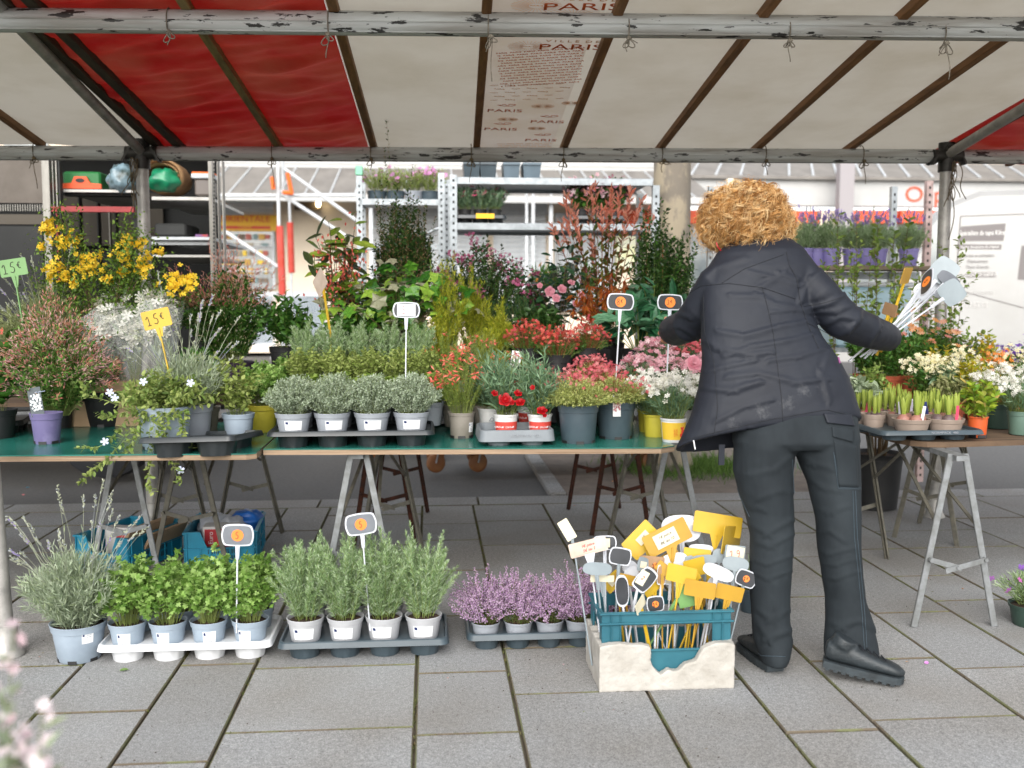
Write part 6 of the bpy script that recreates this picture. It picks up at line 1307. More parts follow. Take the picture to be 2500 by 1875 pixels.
# --- dark column
p = aY(985, 840, 5.45); o = potted('potted_jasmine', 'tall dark column of climbing jasmine with brown buds', Vector((p.x, 5.5, TZ3)), (.12, .09, .18, P_black), None)
mb, mt, Q = f_leafy(.165, .60, 230, 56, .030, .013, L_dark, 'leaf4', dome=.3, low=.15, hv=.2, pw=.5, r0=.11, k=9); P, T, t = along(Q, 22, .3, 1); P = P + nrm(len(P), .018); inst(mb, P, spread(T, .8, .5), .015, .004, 'bud', 2)
Q2 = paths(40, 7, .1, .21, .60, dome=.0, low=.3, hv=.3); tubes(mb, Q2, .0008, mi=1); P, T, t = along(Q2, 16, .7, 1); inst(mb, P, spread(T, .8), .014, .004, 'bud', 2); inst(mb, P, spread(T, .8), .02, .008, 'leaf4', 0)
fol(mb, mt + [lm('brown_bud', ['#8a6a4a', '#a8845c', '#6a4a34', '#c09a84'], trans=.2)], o).location = (0, 0, .15)
# --- pink weigela bush, golden and green conifers
p = aY(1185, 840, 5.6); o = potted('potted_shrub', 'round dark shrub covered with pink flower clusters', Vector((p.x, 5.62, TZ3)), (.13, .1, .16, P_black), None)
mb, mt, Q = f_leafy(.32, .48, 210, 34, .028, .014, L_dark, 'leaf4', dome=.35, low=.2, hv=.12, pw=.5, r0=.08); k = rng.permutation(len(Q))[:44]; P, T, t = along(Q[k], 1, 1, 1, 0); P = np.repeat(P, 12, 0) + nrm(len(P) * 12, .016); inst(mb, P, nrm(len(P)) + [0, -.5, .6], .012, .022, 'star5', 2)
fol(mb, mt + [L_pinkf], o).location = (0, 0, .14)
for i, (px, Y, H, Rr) in enumerate(((1095, 5.0, .40, .12), (1150, 5.1, .36, .12), (1070, 4.95, .24, .09), (1200, 4.95, .18, .09), (1225, 5.05, .2, .08))):
    p = aY(px, 850, Y); o = potted('potted_conifer', 'golden yellow feathery conifer ' + ['tallest, right of the ivy', 'second tall one before the pink shrub', 'left low one by the ivy', 'low one behind the coral plant', 'small one beside the dark conifer'][i], Vector((p.x, Y, TZ3 if Y > 4.97 else TZ + .13)), (.07, .055, .12, P_black), None, 'golden conifers behind the coral plant')
    mb, mt, Q = f_leafy(Rr, H, 50, 60, .028, .0038, L_gold, 'needle', dome=.55, low=.25, ang=.6, hv=.16, r0=.03, pw=.7); P, T, t = along(Q, 30, .4, 1); inst(mb, P + nrm(len(P), .006), spread(T, .7), .024, .003, 'needle'); fol(mb, mt, o).location = (0, 0, .11)
for i, (px, Y, H) in enumerate(((1215, 5.3, .24), (1270, 5.25, .28))):
    p = aY(px, 850, Y); o = potted('potted_conifer', 'dark green rosemary like conifer under the pink shrub, ' + ('left', 'right')[i], Vector((p.x, Y, TZ3)), (.08, .06, .13, P_black), None, 'dark conifers under the pink shrub')
    mb, mt, Q = f_leafy(.13, H, 50, 50, .022, .003, L_conif, 'needle', dome=.4, low=.3, ang=.7); fol(mb, mt, o).location = (0, 0, .12)
# --- camellia, photinia, maple, holly column
p = aY(1365, 850, 5.5); o = potted('potted_camellia', 'camellia with dark glossy leaves and pale pink blooms', Vector((p.x, 5.5, TZ3)), (.11, .085, .16, P_black), None)
mb = MB(); Q = paths(26, 8, .04, .2, .46, dome=.3, low=.35, hv=.15); tubes(mb, Q, .002, mi=0); fol(mb, [m_wstem], o, 'stems', False).location = (0, 0, .14); CL = lmm('camellia_big', [('#12281a', '#1f4028'), ('#1a3820', '#2f5a34')]); bigleaves(o, Q, 'leaf', CL, 8, .062, .032, zoff=.14, t0=.3)
for (x, y, s_) in ((1342, 712, .058), (1372, 706, .052), (1358, 728, .045), (1395, 690, .04), (1318, 697, .032), (1420, 720, .035), (1405, 740, .035)):
    fo = bpy.data.objects.new('flower', CMP); COL.objects.link(fo); child(fo, o); fo.location = aY(x, y, 5.38) - o.location; fo.scale = (s_,) * 3; fo.rotation_euler = (R(rnd.uniform(40, 90)), 0, rnd.uniform(-.5, .5))
p = aY(1470, 840, 5.7); o = potted('potted_photinia', 'photinia with upright bare stems and coral red young leaves on top', Vector((p.x, 5.7, TZ3)), (.13, .1, .18, P_black), None)
tips = [(1385, 490), (1400, 500), (1430, 460), (1445, 455), (1475, 470), (1500, 480), (1520, 465), (1545, 470), (1570, 500), (1360, 560), (1375, 540), (1590, 530), (1460, 520), (1410, 560), (1490, 540), (1530, 520), (1450, 590)]
T0 = np.array([tuple(aY(x, y, 5.7 + rnd.uniform(-.1, .1)) - o.location - Vector((0, 0, .16))) for x, y in tips] * 2) + nrm(len(tips) * 2, .025); n = len(T0); b = T0 * .18; b[:, 2] = 0; m_ = T0 * .5; m_[:, :2] = T0[:, :2] * .5
s = np.linspace(0, 1, 12)[None, :, None]; Q = (1 - s) ** 2 * b[:, None] + 2 * s * (1 - s) * m_[:, None] + s ** 2 * T0[:, None]; mb = MB(); tubes(mb, Q, .003, .0012, 1)
P, T, t = along(Q, 10, .82, 1); inst(mb, P, spread(T, .6, .3), .048, .015, 'leaf', 2); P, T, t = along(Q, 14, .2, .8); inst(mb, P, spread(T, .9, .3), .05, .02, 'leaf', 0)
P, T, t = along(Q, 4, .78, 1); inst(mb, P, spread(T, .7, .3), .04, .012, 'leaf', 2)
fol(mb, [L_phot, lm('red_twig', ['#7a3a28', '#8a4a34'], trans=0), L_photr], o).location = (0, 0, .16)
p = aY(1480, 850, 5.25); o = potted('potted_maple', 'small japanese maple with drooping orange brown leaves', Vector((p.x, 5.25, TZ3)), (.1, .08, .15, P_black), None)
mb = MB(); Q = paths(34, 8, .03, .2, .36, dome=.3, low=.4, hv=.15, curl=.15); tubes(mb, Q, .0018, mi=1)
P, T, t = along(Q, 6, .55, 1); 
for k in range(5): d = T * .2 + nrm(len(P), .4) + [0, 0, -.75]; inst(mb, P, d, .05, .011, 'leaf4', 0)
fol(mb, [L_maple, m_wstem], o).location = (0, 0, .13)
for i, (px, w_, H) in enumerate(((1595, .10, .56), (1650, .09, .50))):
    p = aY(px, 850, 5.5); o = potted('potted_shrub', ('dark green small leaved climber on sticks, left of the tree trunk', 'dark green small leaved climber before the tree trunk')[i], Vector((p.x, 5.5 + .1 * i, TZ3)), (.1, .08, .16, P_black), None)
    mb, mt, Q = f_leafy(w_ * 1.5, H, 70, 40, .03, .016, L_dark, 'leaf4', dome=.15, low=.2, hv=.25, r0=.06); P, T, t = along(Q, 6, .3, 1); inst(mb, P + nrm(len(P), .01), spread(T, .9), .028, .014, 'leaf4', 2)
    fol(mb, mt + [L_mid], o).location = (0, 0, .14)
    for dx in (-.05, .04): MB().tube([(dx, -.02, .1), (dx, -.03, H + .12)], .004, 6).build('bamboo_stick', m_wood, o)
# extra green fill low between the tall shrubs
for i, (px, Y, lb, L_, Rr, H) in enumerate(((700, 5.15, 'leafy green plant at the left of the begonia', L_mid, .13, .24), (1320, 5.1, 'dark leafy plant behind the red saxifrage', L_dark, .14, .2), (1290, 5.75, 'pink flowering pot plant behind the conifers', L_dark, .12, .3), (1680, 5.15, 'green leafy plant next to the coat sleeve', L_mid, .12, .22), (480, 4.75, 'green leafy plant behind the lavender', L_mid, .12, .2), (890, 5.5, 'dark leafy plant behind the begonia', L_dark, .16, .34), (860, 5.0, 'green leafy plant under the begonia', L_mid, .15, .16))):
    mb, mt, Q = f_leafy(Rr, H, 50, 14, .045, .022, L_, 'leaf', dome=.4, low=.2); p = aY(px, 850, Y)
    if i == 2: flowers(mb, Q, 2, .03, 2, 'star5', spr=.02)
    potted('potted_foliage_plant', lb, Vector((p.x, Y, TZ3 if Y > 4.97 and px > 600 else TZ)), (.09, .07, .14, P_black), (mb, mt + [L_pinkf]))
# --- plants on the trolleys
def boxof(label, p, w_, h, tm, rec, n=2, pots=True, name='plant_tray'):
    o = tray(name, label, p, n, 1, w_ / n, .2, .06, .025, .05, tm); return o
zs = 1.80 + .008
p = aY(1172, 530, 7.25)
boxof('dark tray of pink carnations on the tall trolley shelf', Vector((p.x, 7.25, zs)), .34, .1, T_black, None, 3)
for i in range(3):
    mb, mt, Q = f_leafy(.1, .15, 50, 16, .05, .006, L_dian, 'leaf4', dome=.35, ang=.7, low=.4); flowers(mb, Q[:9], 1, .045, 2, 'star9', mim=None)
    potted('potted_carnation', 'pink carnation on the tall trolley, ' + ('left', 'middle', 'right')[i] + ' one of the tray', Vector((p.x - .11 + .11 * i, 7.25, zs + .04)), (.05, .04, .08, P_black), (mb, mt + [lm('bright_pink_flower', ['#d84a78', '#e87a9c'], trans=.3)]), 'pink carnations on the trolley')
MB_t = MB().box((0, 0, 0), (.13, .003, .035)); o = tag(MB_t.build('shelf_tag', m_yel), 'yellow paper strip on the dark trolley tray', 'label'); o.location = (p.x + .03, 7.25 - .125, zs + .065)
p = aY(1462, 530, 7.25); boxof('dark tray of pale pink flowers at the right of the tall trolley shelf', Vector((p.x, 7.25, zs)), .36, .1, T_black, None, 3)
for i in range(3):
    mb, mt, Q = f_leafy(.13, .2, 50, 14, .04, .022, L_mid, 'leaf4', dome=.35, low=.3); flowers(mb, Q, 4, .035, 2, 'star5', .9, spr=.02); q = [L_ppk, L_ppk, lm('mauve_flower', ['#8a4a5c', '#a86a7c'], trans=.3)][i]
    potted('potted_phlox', 'bushy pale pink flowers on the tall trolley right side, ' + ('left', 'middle', 'right')[i], Vector((p.x - .12 + .12 * i, 7.28, zs + .04)), (.055, .04, .09, P_black), (mb, mt + [q]))
p = aY(1170, 425, 7.3); zt = 2.12 + .008
m_slatebox = pm('slate_plastic_box', '#5f6f7a', '#54636d', rough=.5)
for i, (px, w_, m_) in enumerate(((1150, .12, T_slate), (1190, .12, T_slate), (1246, .12, m_slatebox), (1295, .13, m_slatebox))):
    q = aY(px, 420, 7.3); o = thing('plant_box', 'slate grey plastic planter on top of the tall trolley, %s from the left' % ORD[i], 'planter', Vector((q.x, 7.3, zt)), 0, 'planters on top of the trolley')
    MB().add([(-w_ * .42, -.1, 0), (w_ * .42, -.1, 0), (w_ * .42, .1, 0), (-w_ * .42, .1, 0), (-w_ / 2, -.12, .13), (w_ / 2, -.12, .13), (w_ / 2, .12, .13), (-w_ / 2, .12, .13)], [(0, 3, 2, 1), (0, 1, 5, 4), (1, 2, 6, 5), (2, 3, 7, 6), (3, 0, 4, 7), (4, 5, 6, 7)]).build('box', m_, o); MB().box((0, -.123, .12), (w_ * 1.04, .008, .016)).build('rim', m_, o)
for i, (px, pc) in enumerate(((920, P_slate), (965, P_slate), (1010, P_grey), (1050, P_slate))):
    q = aY(px, 490, 8.15); mb, mt, Q = f_leafy(.16, .17, 60, 14, .04, .006, L_oreg, 'leaf4', dome=.4, ang=.7); flowers(mb, Q[:10], 2, .04, 2, 'star5')
    potted('potted_pink', 'loose pale green plant with mauve pink flowers on the small trolley, %s from left' % ORD[i], Vector((q.x, 8.15, 2.06)), (.08, .07, .09, pc), (mb, mt + [lm('mauve_pink_flower', ['#c878b8', '#d898c8'], trans=.3)]), 'plants on the small trolley')
p = aY(1335, 735, 7.2); 
for i, px in enumerate((1320, 1370, 1430)):
    q = aY(px, 740, 7.3); mb, mt, Q = f_leafy(.09, .18, 26, 8, .09, .012, L_mid, 'leaf4', ang=.4); flowers(mb, Q[:10], 1, .05, 2, 'star6')
    potted('potted_primula', 'small flowering pot low on the tall trolley, %s from left' % ORD[i], Vector((q.x, 7.3, 1.23)), (.055, .04, .09, P_grey), (mb, mt + [[L_oran, L_ppk, L_pinkf][i]]), 'pots low on the tall trolley')
# --- lavender in violet pots on the plank
zl = pa.z + .014
for i, px in enumerate((1955, 1990, 2022, 2080, 2110, 2141, 2210)):
    q = aY(px, 650, YL); mb, mt = f_lavender(.115, .165, 90, 14, .225, L_lavg, sR=.11)
    mb2 = MB(); Q = paths(26, 6, .04, .10, .245, dome=.15, low=.7, hv=.1); P, T, t = along(Q, 9, .86, 1); inst(mb, P, spread(T, .6), .014, .007, 'blob', 3)
    potted('potted_lavender', 'lavender in flower in a violet pot on the plank, ' + ['first', 'second', 'third', 'fourth', 'fifth', 'sixth', 'last'][i] + ' from the left', Vector((q.x, YL + (.0 if i % 2 else -.04), zl)), (.068, .052, .115, P_violet), (mb, mt), 'lavenders in violet pots on the plank')
# --- right table: hyacinths
TZ4 = TZ + .005
hc = aZ(2266, 1078, TZ4); HC = Vector((hc.x + .02, hc.y + .33, TZ4)); HR = R(0)
HTR = tray('plant_tray', 'large slate tray crowded with sprouting hyacinth bulbs', HC, 3, 5, .125, .125, .055, .018, .028, T_slate, edge=.05)
text('NORMPACK  480', m_lgrey, HTR, frame(Vector((.04, -.348, .037)), (1, 0, 0), (0, 0, 1)), .0135, wx=1.1)
def hyac(kind, label, p, r_, k, lab=None, seed=0):
    o = potted('potted_hyacinth', label, p, (r_, r_ * .78, .058 if r_ > .06 else .062, P_beige), None, 'hyacinth pots in the slate tray', rim=.32, soil=.85); q = random.Random(seed); zz = .05
    m_bulb = pm('hyacinth_bulb', '#4a3b40', '#6c5a55', rough=.5, scale=16, stretch=(3, 3, .6)); m_bulb2 = pm('pink_bulb', '#a87a6a', '#8a5a54', rough=.5, scale=14)
    for j in range(k):
        a = 2 * math.pi * j / k + q.uniform(-.3, .3); rr_ = r_ * (.5 if k > 1 else 0); c_ = Vector((rr_ * math.cos(a), rr_ * math.sin(a), zz)); br = r_ * (.36 if k > 1 else .5)
        MB().lathe([(0, -br * .6), (br * .7, -br * .5), (br, 0), (br * .85, br * .5), (br * .5, br * .85), (br * .3, br * .95)], 14, 0, Matrix.Translation(c_)).build('bulb', m_bulb if q.random() < .7 else m_bulb2, o, smooth=True)
        mb = MB(); H_ = q.uniform(.065, .10)
        for l in range(6):
            an = 2 * math.pi * l / 6 + q.uniform(-.2, .2); d = Vector((math.cos(an), math.sin(an), 0)); w0 = br * .42; V = []; 
            for t_ in range(6):
                u = t_ / 5; wv = w0 * (math.sin(math.pi * (.25 + .72 * u)) ** .8); cc = c_ + d * (br * .26 + br * .42 * math.sin(u * 1.9)) + Vector((0, 0, br * .8 + H_ * u)); sd_ = Vector((-d.y, d.x, 0))
                V += [tuple(cc - sd_ * wv - d * wv * .5), tuple(cc + d * wv * .1), tuple(cc + sd_ * wv - d * wv * .5)]
            mb.add(V, [(3 * a_ + b_, 3 * a_ + b_ + 1, 3 * a_ + b_ + 4, 3 * a_ + b_ + 3) for a_ in range(5) for b_ in (0, 1)])
        mb.build('shoots', L_hya, o, smooth=True)
    if lab: leaf_tab(o, (q.uniform(-.3, .3) * r_, -r_ * .75, .03), None, .013, .085, lab, q.uniform(-.4, .4), q.uniform(-.25, .25))
    return o
k = 0; tabs = [None, '#c4405c', '#d4d4da', None, '#d4d4da', '#23306a', '#c4405c', None, '#d0c8d8']
big = [(2318, 1078), (2410, 1078)]
for i, (px, py) in enumerate(big):
    p = aZ(px, py, TZ4 + .03); hyac('h', ('beige bowl of four hyacinth bulbs at the tray front, ' + ('left one with white tag', 'right one with pink tag')[i]), Vector((p.x, HC.y - .235, TZ4 + .026)), .078, 4, ('#d4d4da', '#c4405c')[i], i)
pos = [(-.145, -.10), (-.145, .01), (-.145, .115), (-.145, .22), (-.03, -.08), (.085, -.09), (.17, -.08), (-.03, .04), (.08, .03), (.17, .05), (-.03, .16), (.09, .16), (.0, .26), (.12, .27)]
nm_ = ['left edge, second row', 'left edge, third row', 'left edge, fourth row', 'left edge, last row', 'middle, second row', 'centre right, second row', 'right edge, second row', 'middle, third row', 'centre right, third row', 'right edge, third row', 'middle, fourth row', 'right, fourth row', 'middle, last row', 'right, last row']
for i, (dx, dy) in enumerate(pos): hyac('h', 'hyacinth bulbs sprouting in a small beige pot, ' + nm_[i], HC + Vector((dx, dy, .026)), .050, 3, tabs[i % 9], 20 + i)
# orange pot, green pots, fillers
mb, mt, Q = f_leafy(.085, .15, 30, 12, .035, .02, lm('lime_leaf', ['#7fa02c', '#a8b83c', '#5f8a28', '#c8a85c'], trans=.35), 'leaf', dome=.4, low=.3); p = aZ(2400 + 0, 1072, TZ4); p = aZ(2398, 1071, TZ4)
potted('potted_foliage_plant', 'lime green leafy plant in an orange pot right of the hyacinth tray', Vector((aZ(2402, 1071, TZ4).x, p.y + .05, TZ4)), (.042, .034, .088, P_orange), (mb, mt), rim=.1, feet=True)
for i, (px, py, r_, h, pc, lb) in enumerate(((2450, 1050, .065, .11, P_green, 'white flowered cushion plant in a dark green pot'), (2506, 1066, .055, .1, P_sage, 'trailing white flowered plant in a sage pot at the right edge'), (2480, 1010, .065, .11, P_green, 'white starry flowered plant behind the sage pot'))):
    p = aZ(px, py, TZ4); mb, mt, Q = f_leafy(.12, .14, 80, 14, .035, .004, L_dian if i else L_oreg, 'needle', dome=.45, low=.3, ang=.6); Q2 = paths(70, 5, .05, .12, .17, dome=.4, low=.4); tubes(mb, Q2, .0008, mi=1)
    for _ in range(3): flowers(mb, Q2, 1, .022, 2, 'star6', 1, spr=.008)
    potted('potted_cushion_plant', lb, Vector((p.x + .02, p.y + .08 + .1 * (i == 2), TZ4)), (r_, r_ * .8, h, pc), (mb, mt + [L_wht]))
fill = [(2350, 900, 5.0, L_cream, L_mid, .13, .17, 'creamy primulas in the middle of the right table'), (2260, 905, 4.9, L_cream, L_mid, .12, .17, 'creamy primulas behind the left hyacinths'), (2300, 890, 4.85, L_cream, L_dian, .11, .16, 'white and cream primulas just behind the hyacinths'), (2430, 885, 5.05, L_oran, L_mid, .12, .17, 'orange and cream violas at the right of the table'), (2480, 880, 5.0, L_cream, L_mid, .12, .18, 'cream and yellow violas near the right edge'), (2520, 850, 5.3, L_purp, L_mid, .13, .2, 'deep purple violas at the far right'), (2470, 850, 5.3, L_purp, L_dian, .1, .18, 'purple violas behind the cream ones')]
for i, (px, py, Y, fc, gc, Rr, H, lb) in enumerate(fill):
    mb, mt, Q = f_leafy(Rr, H, 50, 10, .035, .018, gc, 'leaf4', dome=.35, low=.4); Q2 = paths(60, 5, .05, Rr, H * 1.15, dome=.3, low=.6); tubes(mb, Q2, .001, mi=1)
    for _ in range(2): flowers(mb, Q2, 1, .025, 2, 'star5', 1, spr=.012)
    Y -= .2; p = aY(px, py, Y); potted('potted_primula' if i < 3 else 'potted_viola', lb, Vector((p.x, Y, TZ4)), (.055, .042, .1, P_terr), (mb, mt + [fc]))
for i, (px, Y, Rr, H, g, lb) in enumerate(((2385, 4.75, .1, .2, L_yg, 'yellow leaved shrublet behind the orange pot'), (2400, 5.2, .1, .28, L_yg, 'taller golden leaved plant behind the primulas'), (2290, 5.1, .08, .24, L_yg, 'small golden leaved plant amid the primulas'), (2330, 4.68, .11, .12, L_var, 'variegated creeping plant behind the hyacinths'), (2120, 4.75, .09, .15, L_shrub, 'pale green leafy herb by the coat'), (2105, 4.5, .09, .1, L_lav, 'silvery round leaved plant at the left tray corner'))):
    mb, mt, Q = f_leafy(Rr, H, 44, 14, .028 if i != 5 else .05, .014 if i != 5 else .03, g, 'leaf', dome=.4, low=.3); Y -= .2; p = aY(px, 900, Y); potted('potted_foliage_plant', lb, Vector((p.x, Y, TZ4)), (.055, .042, .1, P_terr), (mb, mt))
for i, (px, Y) in enumerate(((2215, 5.25), (2285, 5.3), (2120, 5.3), (2170, 5.2))):
    mb, mt, Q = f_leafy(.15, .24, 90, 18, .034, .014, L_mid, 'leaf4', dome=.4, low=.25); Q2 = paths(24 if i < 2 else 8, 5, .06, .14, .285, dome=.35, low=.6); tubes(mb, Q2, .0015, mi=1); P, T, t = along(Q2, 1, 1, 1, 0); inst(mb, P, nrm(len(P), .3) + [0, -.35, 1], .010, .044, 'star9', 2)
    Y -= .2; p = aY(px, 900, Y); potted('potted_daisy', 'bushy green plant with peach daisies, ' + ['front left under the held tags', 'right one under the held tags', 'leftmost beside the sleeve', 'low one before the sleeve'][i], Vector((p.x, Y, TZ4 + .06)), (.08, .06, .12, P_terr), (mb, mt + [L_peach]))
# tall open shrubs between
for i, (px, top, Y) in enumerate(((2035, 620, 5.45), (2095, 560, 5.5), (2165, 700, 5.35), (2320, 600, 5.4), (2260, 640, 5.6), (2370, 820, 5.3))):
    Y -= .15; H = aY(px, top, Y).z - TZ4 - .12; o = potted('potted_shrub', 'thin upright shrub with small pale green leaves, ' + ['left by the shoulder', 'tallest before the violet pots', 'short one before the pale blue box', 'tall one right of the post', 'one beside the post', 'drooping one over the van bumper'][i], Vector((aY(px, 800, Y).x, Y, TZ4)), (.08, .06, .12, P_terr), None, 'thin upright shrubs on the right table')
    mb, mt, Q = f_leafy(.10, H, 5, max(8, int(H * 34)), .038, .02, L_shrub, 'leaf', dome=.1, low=.6, r0=.03, ang=1.15, k=10, sr=.0022, t0=.15, stem=m_wstem, pw=.4); P, T, t = along(Q, 5, .35, .9); Q3 = np.stack([P, P + spread(T, .8) * .04, P + spread(T, .7) * .085], 1); tubes(mb, Q3, .001, mi=1); P, T, t = along(Q3, 5, .3, 1); inst(mb, P, spread(T, .9), .03, .016, 'leaf', 0)
    fol(mb, mt, o).location = (0, 0, .11)
# ------------------------------------------------------------------ price tags
m_tyel = pm('yellow_tag_plastic', '#c4a228', '#b69424', rough=.4, scale=6); m_tyel2 = pm('amber_tag_plastic', '#b48c2c', '#a47e26', rough=.4, scale=6); m_tgreen = pm('green_tag_plastic', '#6f9a5c', '#648c52', rough=.4, scale=6); m_twht = pm('white_tag_plastic', '#cdd0d6', '#bcc0c8', rough=.35, scale=8); m_tgrey = pm('grey_tag_plastic', '#8d979c', '#7e888d', rough=.4, scale=8)
m_slate = pm('chalk_panel', '#2e3033', '#3c3e42', rough=.35, scale=9); m_sgrey = pm('grey_panel', '#64686e', '#74787e', rough=.35, scale=9); m_ost = pm('orange_sticker', '#e8792a', '#ee8838', rough=.5, scale=9); m_pen = pm('dark_pen', '#26201c', rough=.6); m_redpen = pm('red_pen', '#b8262a', rough=.6); m_note = pm('cream_paper_note', '#d9d2ba', '#cbc4aa', rough=.8, scale=12); m_brown = pm('brown_tag', '#8a6a4a', '#9c7c5c', rough=.5, scale=9); m_oldn = pm('pinkish_old_note', '#cdbcae', '#bda898', rough=.8, scale=12)
GL = {'5': [[(.75, 1), (.3, 1), (.22, .55), (.5, .62), (.78, .42), (.7, .1), (.4, 0), (.12, .12)]], '1': [[(.1, .62), (.5, 1), (.5, 0)], [(.2, 0), (.8, 0)]], '8': [[(.5, .52), (.2, .72), (.3, .98), (.7, .98), (.8, .72), (.5, .52), (.15, .3), (.25, .02), (.75, .02), (.85, .3), (.5, .52)]], '3': [[(.2, .9), (.5, 1), (.8, .8), (.5, .55), (.85, .3), (.5, 0), (.15, .12)]], 'E': [[(.85, .88), (.5, 1), (.2, .5), (.5, 0), (.85, .12)], [(.02, .6), (.6, .6)], [(.02, .4), (.55, .4)]], '9': [[(.75, .7), (.4, .5), (.2, .8), (.5, 1), (.78, .8), (.75, .3), (.5, 0)]], '4': [[(.6, 0), (.6, 1), (.1, .35), (.85, .35)]]}
def pen(s, h, mat, par, M, r=.0011, gap=.72):
    ps = []; x = 0; tot = len(s) * gap * h
    for c in s:
        k = .62 if c == 'E' and len(s) > 1 else 1
        ps += [[((q[0] * .62 * k) * h + x - tot / 2, (q[1] * k + (.35 if k < 1 else 0)) * h - h / 2) for q in st] for st in GL[c]]; x += gap * h * (k if k < 1 else 1)
    return strokes(ps, r, mat, par, M, 'handwriting')
def outline(kind, w_, h):
    if kind == 'barrel':
        P = []
        for (x0, y0, x1, y1, bx, by) in ((-.42, -.5, .42, -.5, 0, -.04), (.42, -.5, .42, .5, .08, 0), (.42, .5, -.42, .5, 0, .06), (-.42, .5, -.42, -.5, -.08, 0)):
            for i in range(6):
                t = .06 + .88 * i / 5; s = 4 * t * (1 - t); P.append(((x0 + (x1 - x0) * t + bx * s) * w_, (y0 + (y1 - y0) * t + by * s) * h))
        return P
    if kind == 'oval': return [(w_ / 2 * math.copysign(abs(math.cos(a)) ** .75, math.cos(a)), h / 2 * math.copysign(abs(math.sin(a)) ** .75, math.sin(a))) for a in [R(15 * i) for i in range(24)]]
    c = min(w_, h) * .08; P = []
    for cx, cy_, a0 in ((w_ / 2 - c, h / 2 - c, 0), (-w_ / 2 + c, h / 2 - c, 90), (-w_ / 2 + c, -h / 2 + c, 180), (w_ / 2 - c, -h / 2 + c, 270)):
        for i in range(4): a = R(a0 + 30 * i); P.append((cx + c * math.cos(a), cy_ + c * math.sin(a)))
    return P
def price_tag(label, C, B, w_, h, kind='barrel', frame_m=None, panel=None, stick_m=None, sticker_=None, num=None, note=None, notetext=None, N=(0, -1, .1), roll=0.0, group=None, back=False, txt=None, pen_m=None, sr=.0056):
    C, B = Vector(C), Vector(B); frame_m = frame_m or m_twht; stick_m = stick_m or frame_m
    up = Vector((0, 0, 1)) if roll is None else (C - B).normalized(); N = Vector(N).normalized()
    x = up.cross(N).normalized(); N2 = x.cross(up).normalized()
    # plate axes, rolled in its own plane
    M = Matrix((x, up, N2)).transposed().to_4x4() @ Matrix.Rotation(roll or 0, 4, 'Z'); M.translation = C
    o = thing('price_tag', label, 'price tag', B, 0, group); MI = Matrix.Translation(-B) @ M
    MB().prism(outline(kind, w_, h), .0022, 0, MI @ Matrix.Translation((0, 0, -.0022))).build('plate', frame_m, o)
    if panel: MB().prism(outline(kind, w_ * .9, h * .86), .0012, 0, MI).build('panel', panel, o)
    bot = M @ Vector((0, -h * .5, -.001)); d = (bot - B)
    gw = .14 if kind == 'rect' else .07
    mb = MB(); mb.bar((0, 0, 0), d, sr * 2, sr * .9, 0, x if abs(x.dot(d.normalized())) < .9 else (0, 0, 1), bev=.0008)
    # gusset that widens below the plate
    a = M @ Vector((-w_ * gw, -h * .46, -.0015)) - B; b = M @ Vector((w_ * gw, -h * .46, -.0015)) - B; c = d * (1 - .05 / max(d.length, .06)); s_ = x * sr; th = N2 * .003
    V = [a, b, c + s_, c - s_]; V = [tuple(p + th * .5) for p in V] + [tuple(p - th * .5) for p in V]; mb.add(V, [(0, 3, 2, 1), (4, 5, 6, 7), (0, 1, 5, 4), (1, 2, 6, 5), (2, 3, 7, 6), (3, 0, 4, 7)])
    mb.build('stick', stick_m, o)
    S = MI @ Matrix.Translation((0, 0, .0013))
    if note:
        nw, nh, nx, ny, nr = note[:5]; MB().box((0, 0, .0006), (nw, nh, .0008), 0, S @ Matrix.Translation((nx, ny, 0)) @ Matrix.Rotation(nr, 4, 'Z')).build('paper_note', note[5] if len(note) > 5 else m_note, o); S = S @ Matrix.Translation((0, 0, .0012))
        if notetext: 
            for k, (tx, sz, dy) in enumerate(notetext): text(tx, pen_m or m_pen, o, S @ Matrix.Translation((nx, ny, 0)) @ Matrix.Rotation(nr, 4, 'Z') @ Matrix.Translation((0, dy, .0003)), sz, shear=.3, name='handwriting')
    if sticker_:
        r_, sx = sticker_; MB().lathe([(0, 0), (r_, 0), (r_, .0009), (0, .0009)], 28, 0, S @ Matrix.Translation((sx, 0, 0))).build('round_sticker', m_ost, o); S = S @ Matrix.Translation((sx, 0, .0014))
    if num: pen(num[0], num[1], num[2], o, S @ Matrix.Translation((num[3] if len(num) > 3 else 0, 0, .0004)), num[4] if len(num) > 4 else .0011)
    return o
def px2(w_, Y): return w_ * Y / 2430
Y = 4.12
price_tag('white price tag with red handwritten 5 above the herb trays', aY(992, 757, Y), aY(990, 960, Y), px2(66, Y), px2(35, Y), panel=m_slate, note=(px2(44, Y), px2(29, Y), 0, 0, 0, m_lab), num=('5', .032, m_redpen, -.008, .0014))
price_tag('black price tag with orange sticker reading 8 euro', aY(1515, 737, Y), aY(1503, 935, Y), px2(68, Y), px2(38, Y), panel=m_slate, sticker_=(px2(13, Y), 0), num=('8E', .024, m_pen))
Y = 4.3
price_tag('black price tag with orange sticker reading 3 euro beside the left sleeve', aY(1636, 738, Y), aY(1628, 920, Y), px2(65, Y), px2(36, Y), panel=m_slate, sticker_=(px2(13, Y), 0), num=('3E', .022, m_pen))
Y = 4.85
price_tag('greyish tag on amber stick seen nearly edge on among the begonia leaves', aY(781, 690, Y), aY(812, 850, Y), px2(66, Y), px2(46, Y), 'rect', frame_m=m_oldn, stick_m=m_tyel, N=(-.6, -.45, -.75), roll=.5)
Y = 4.45
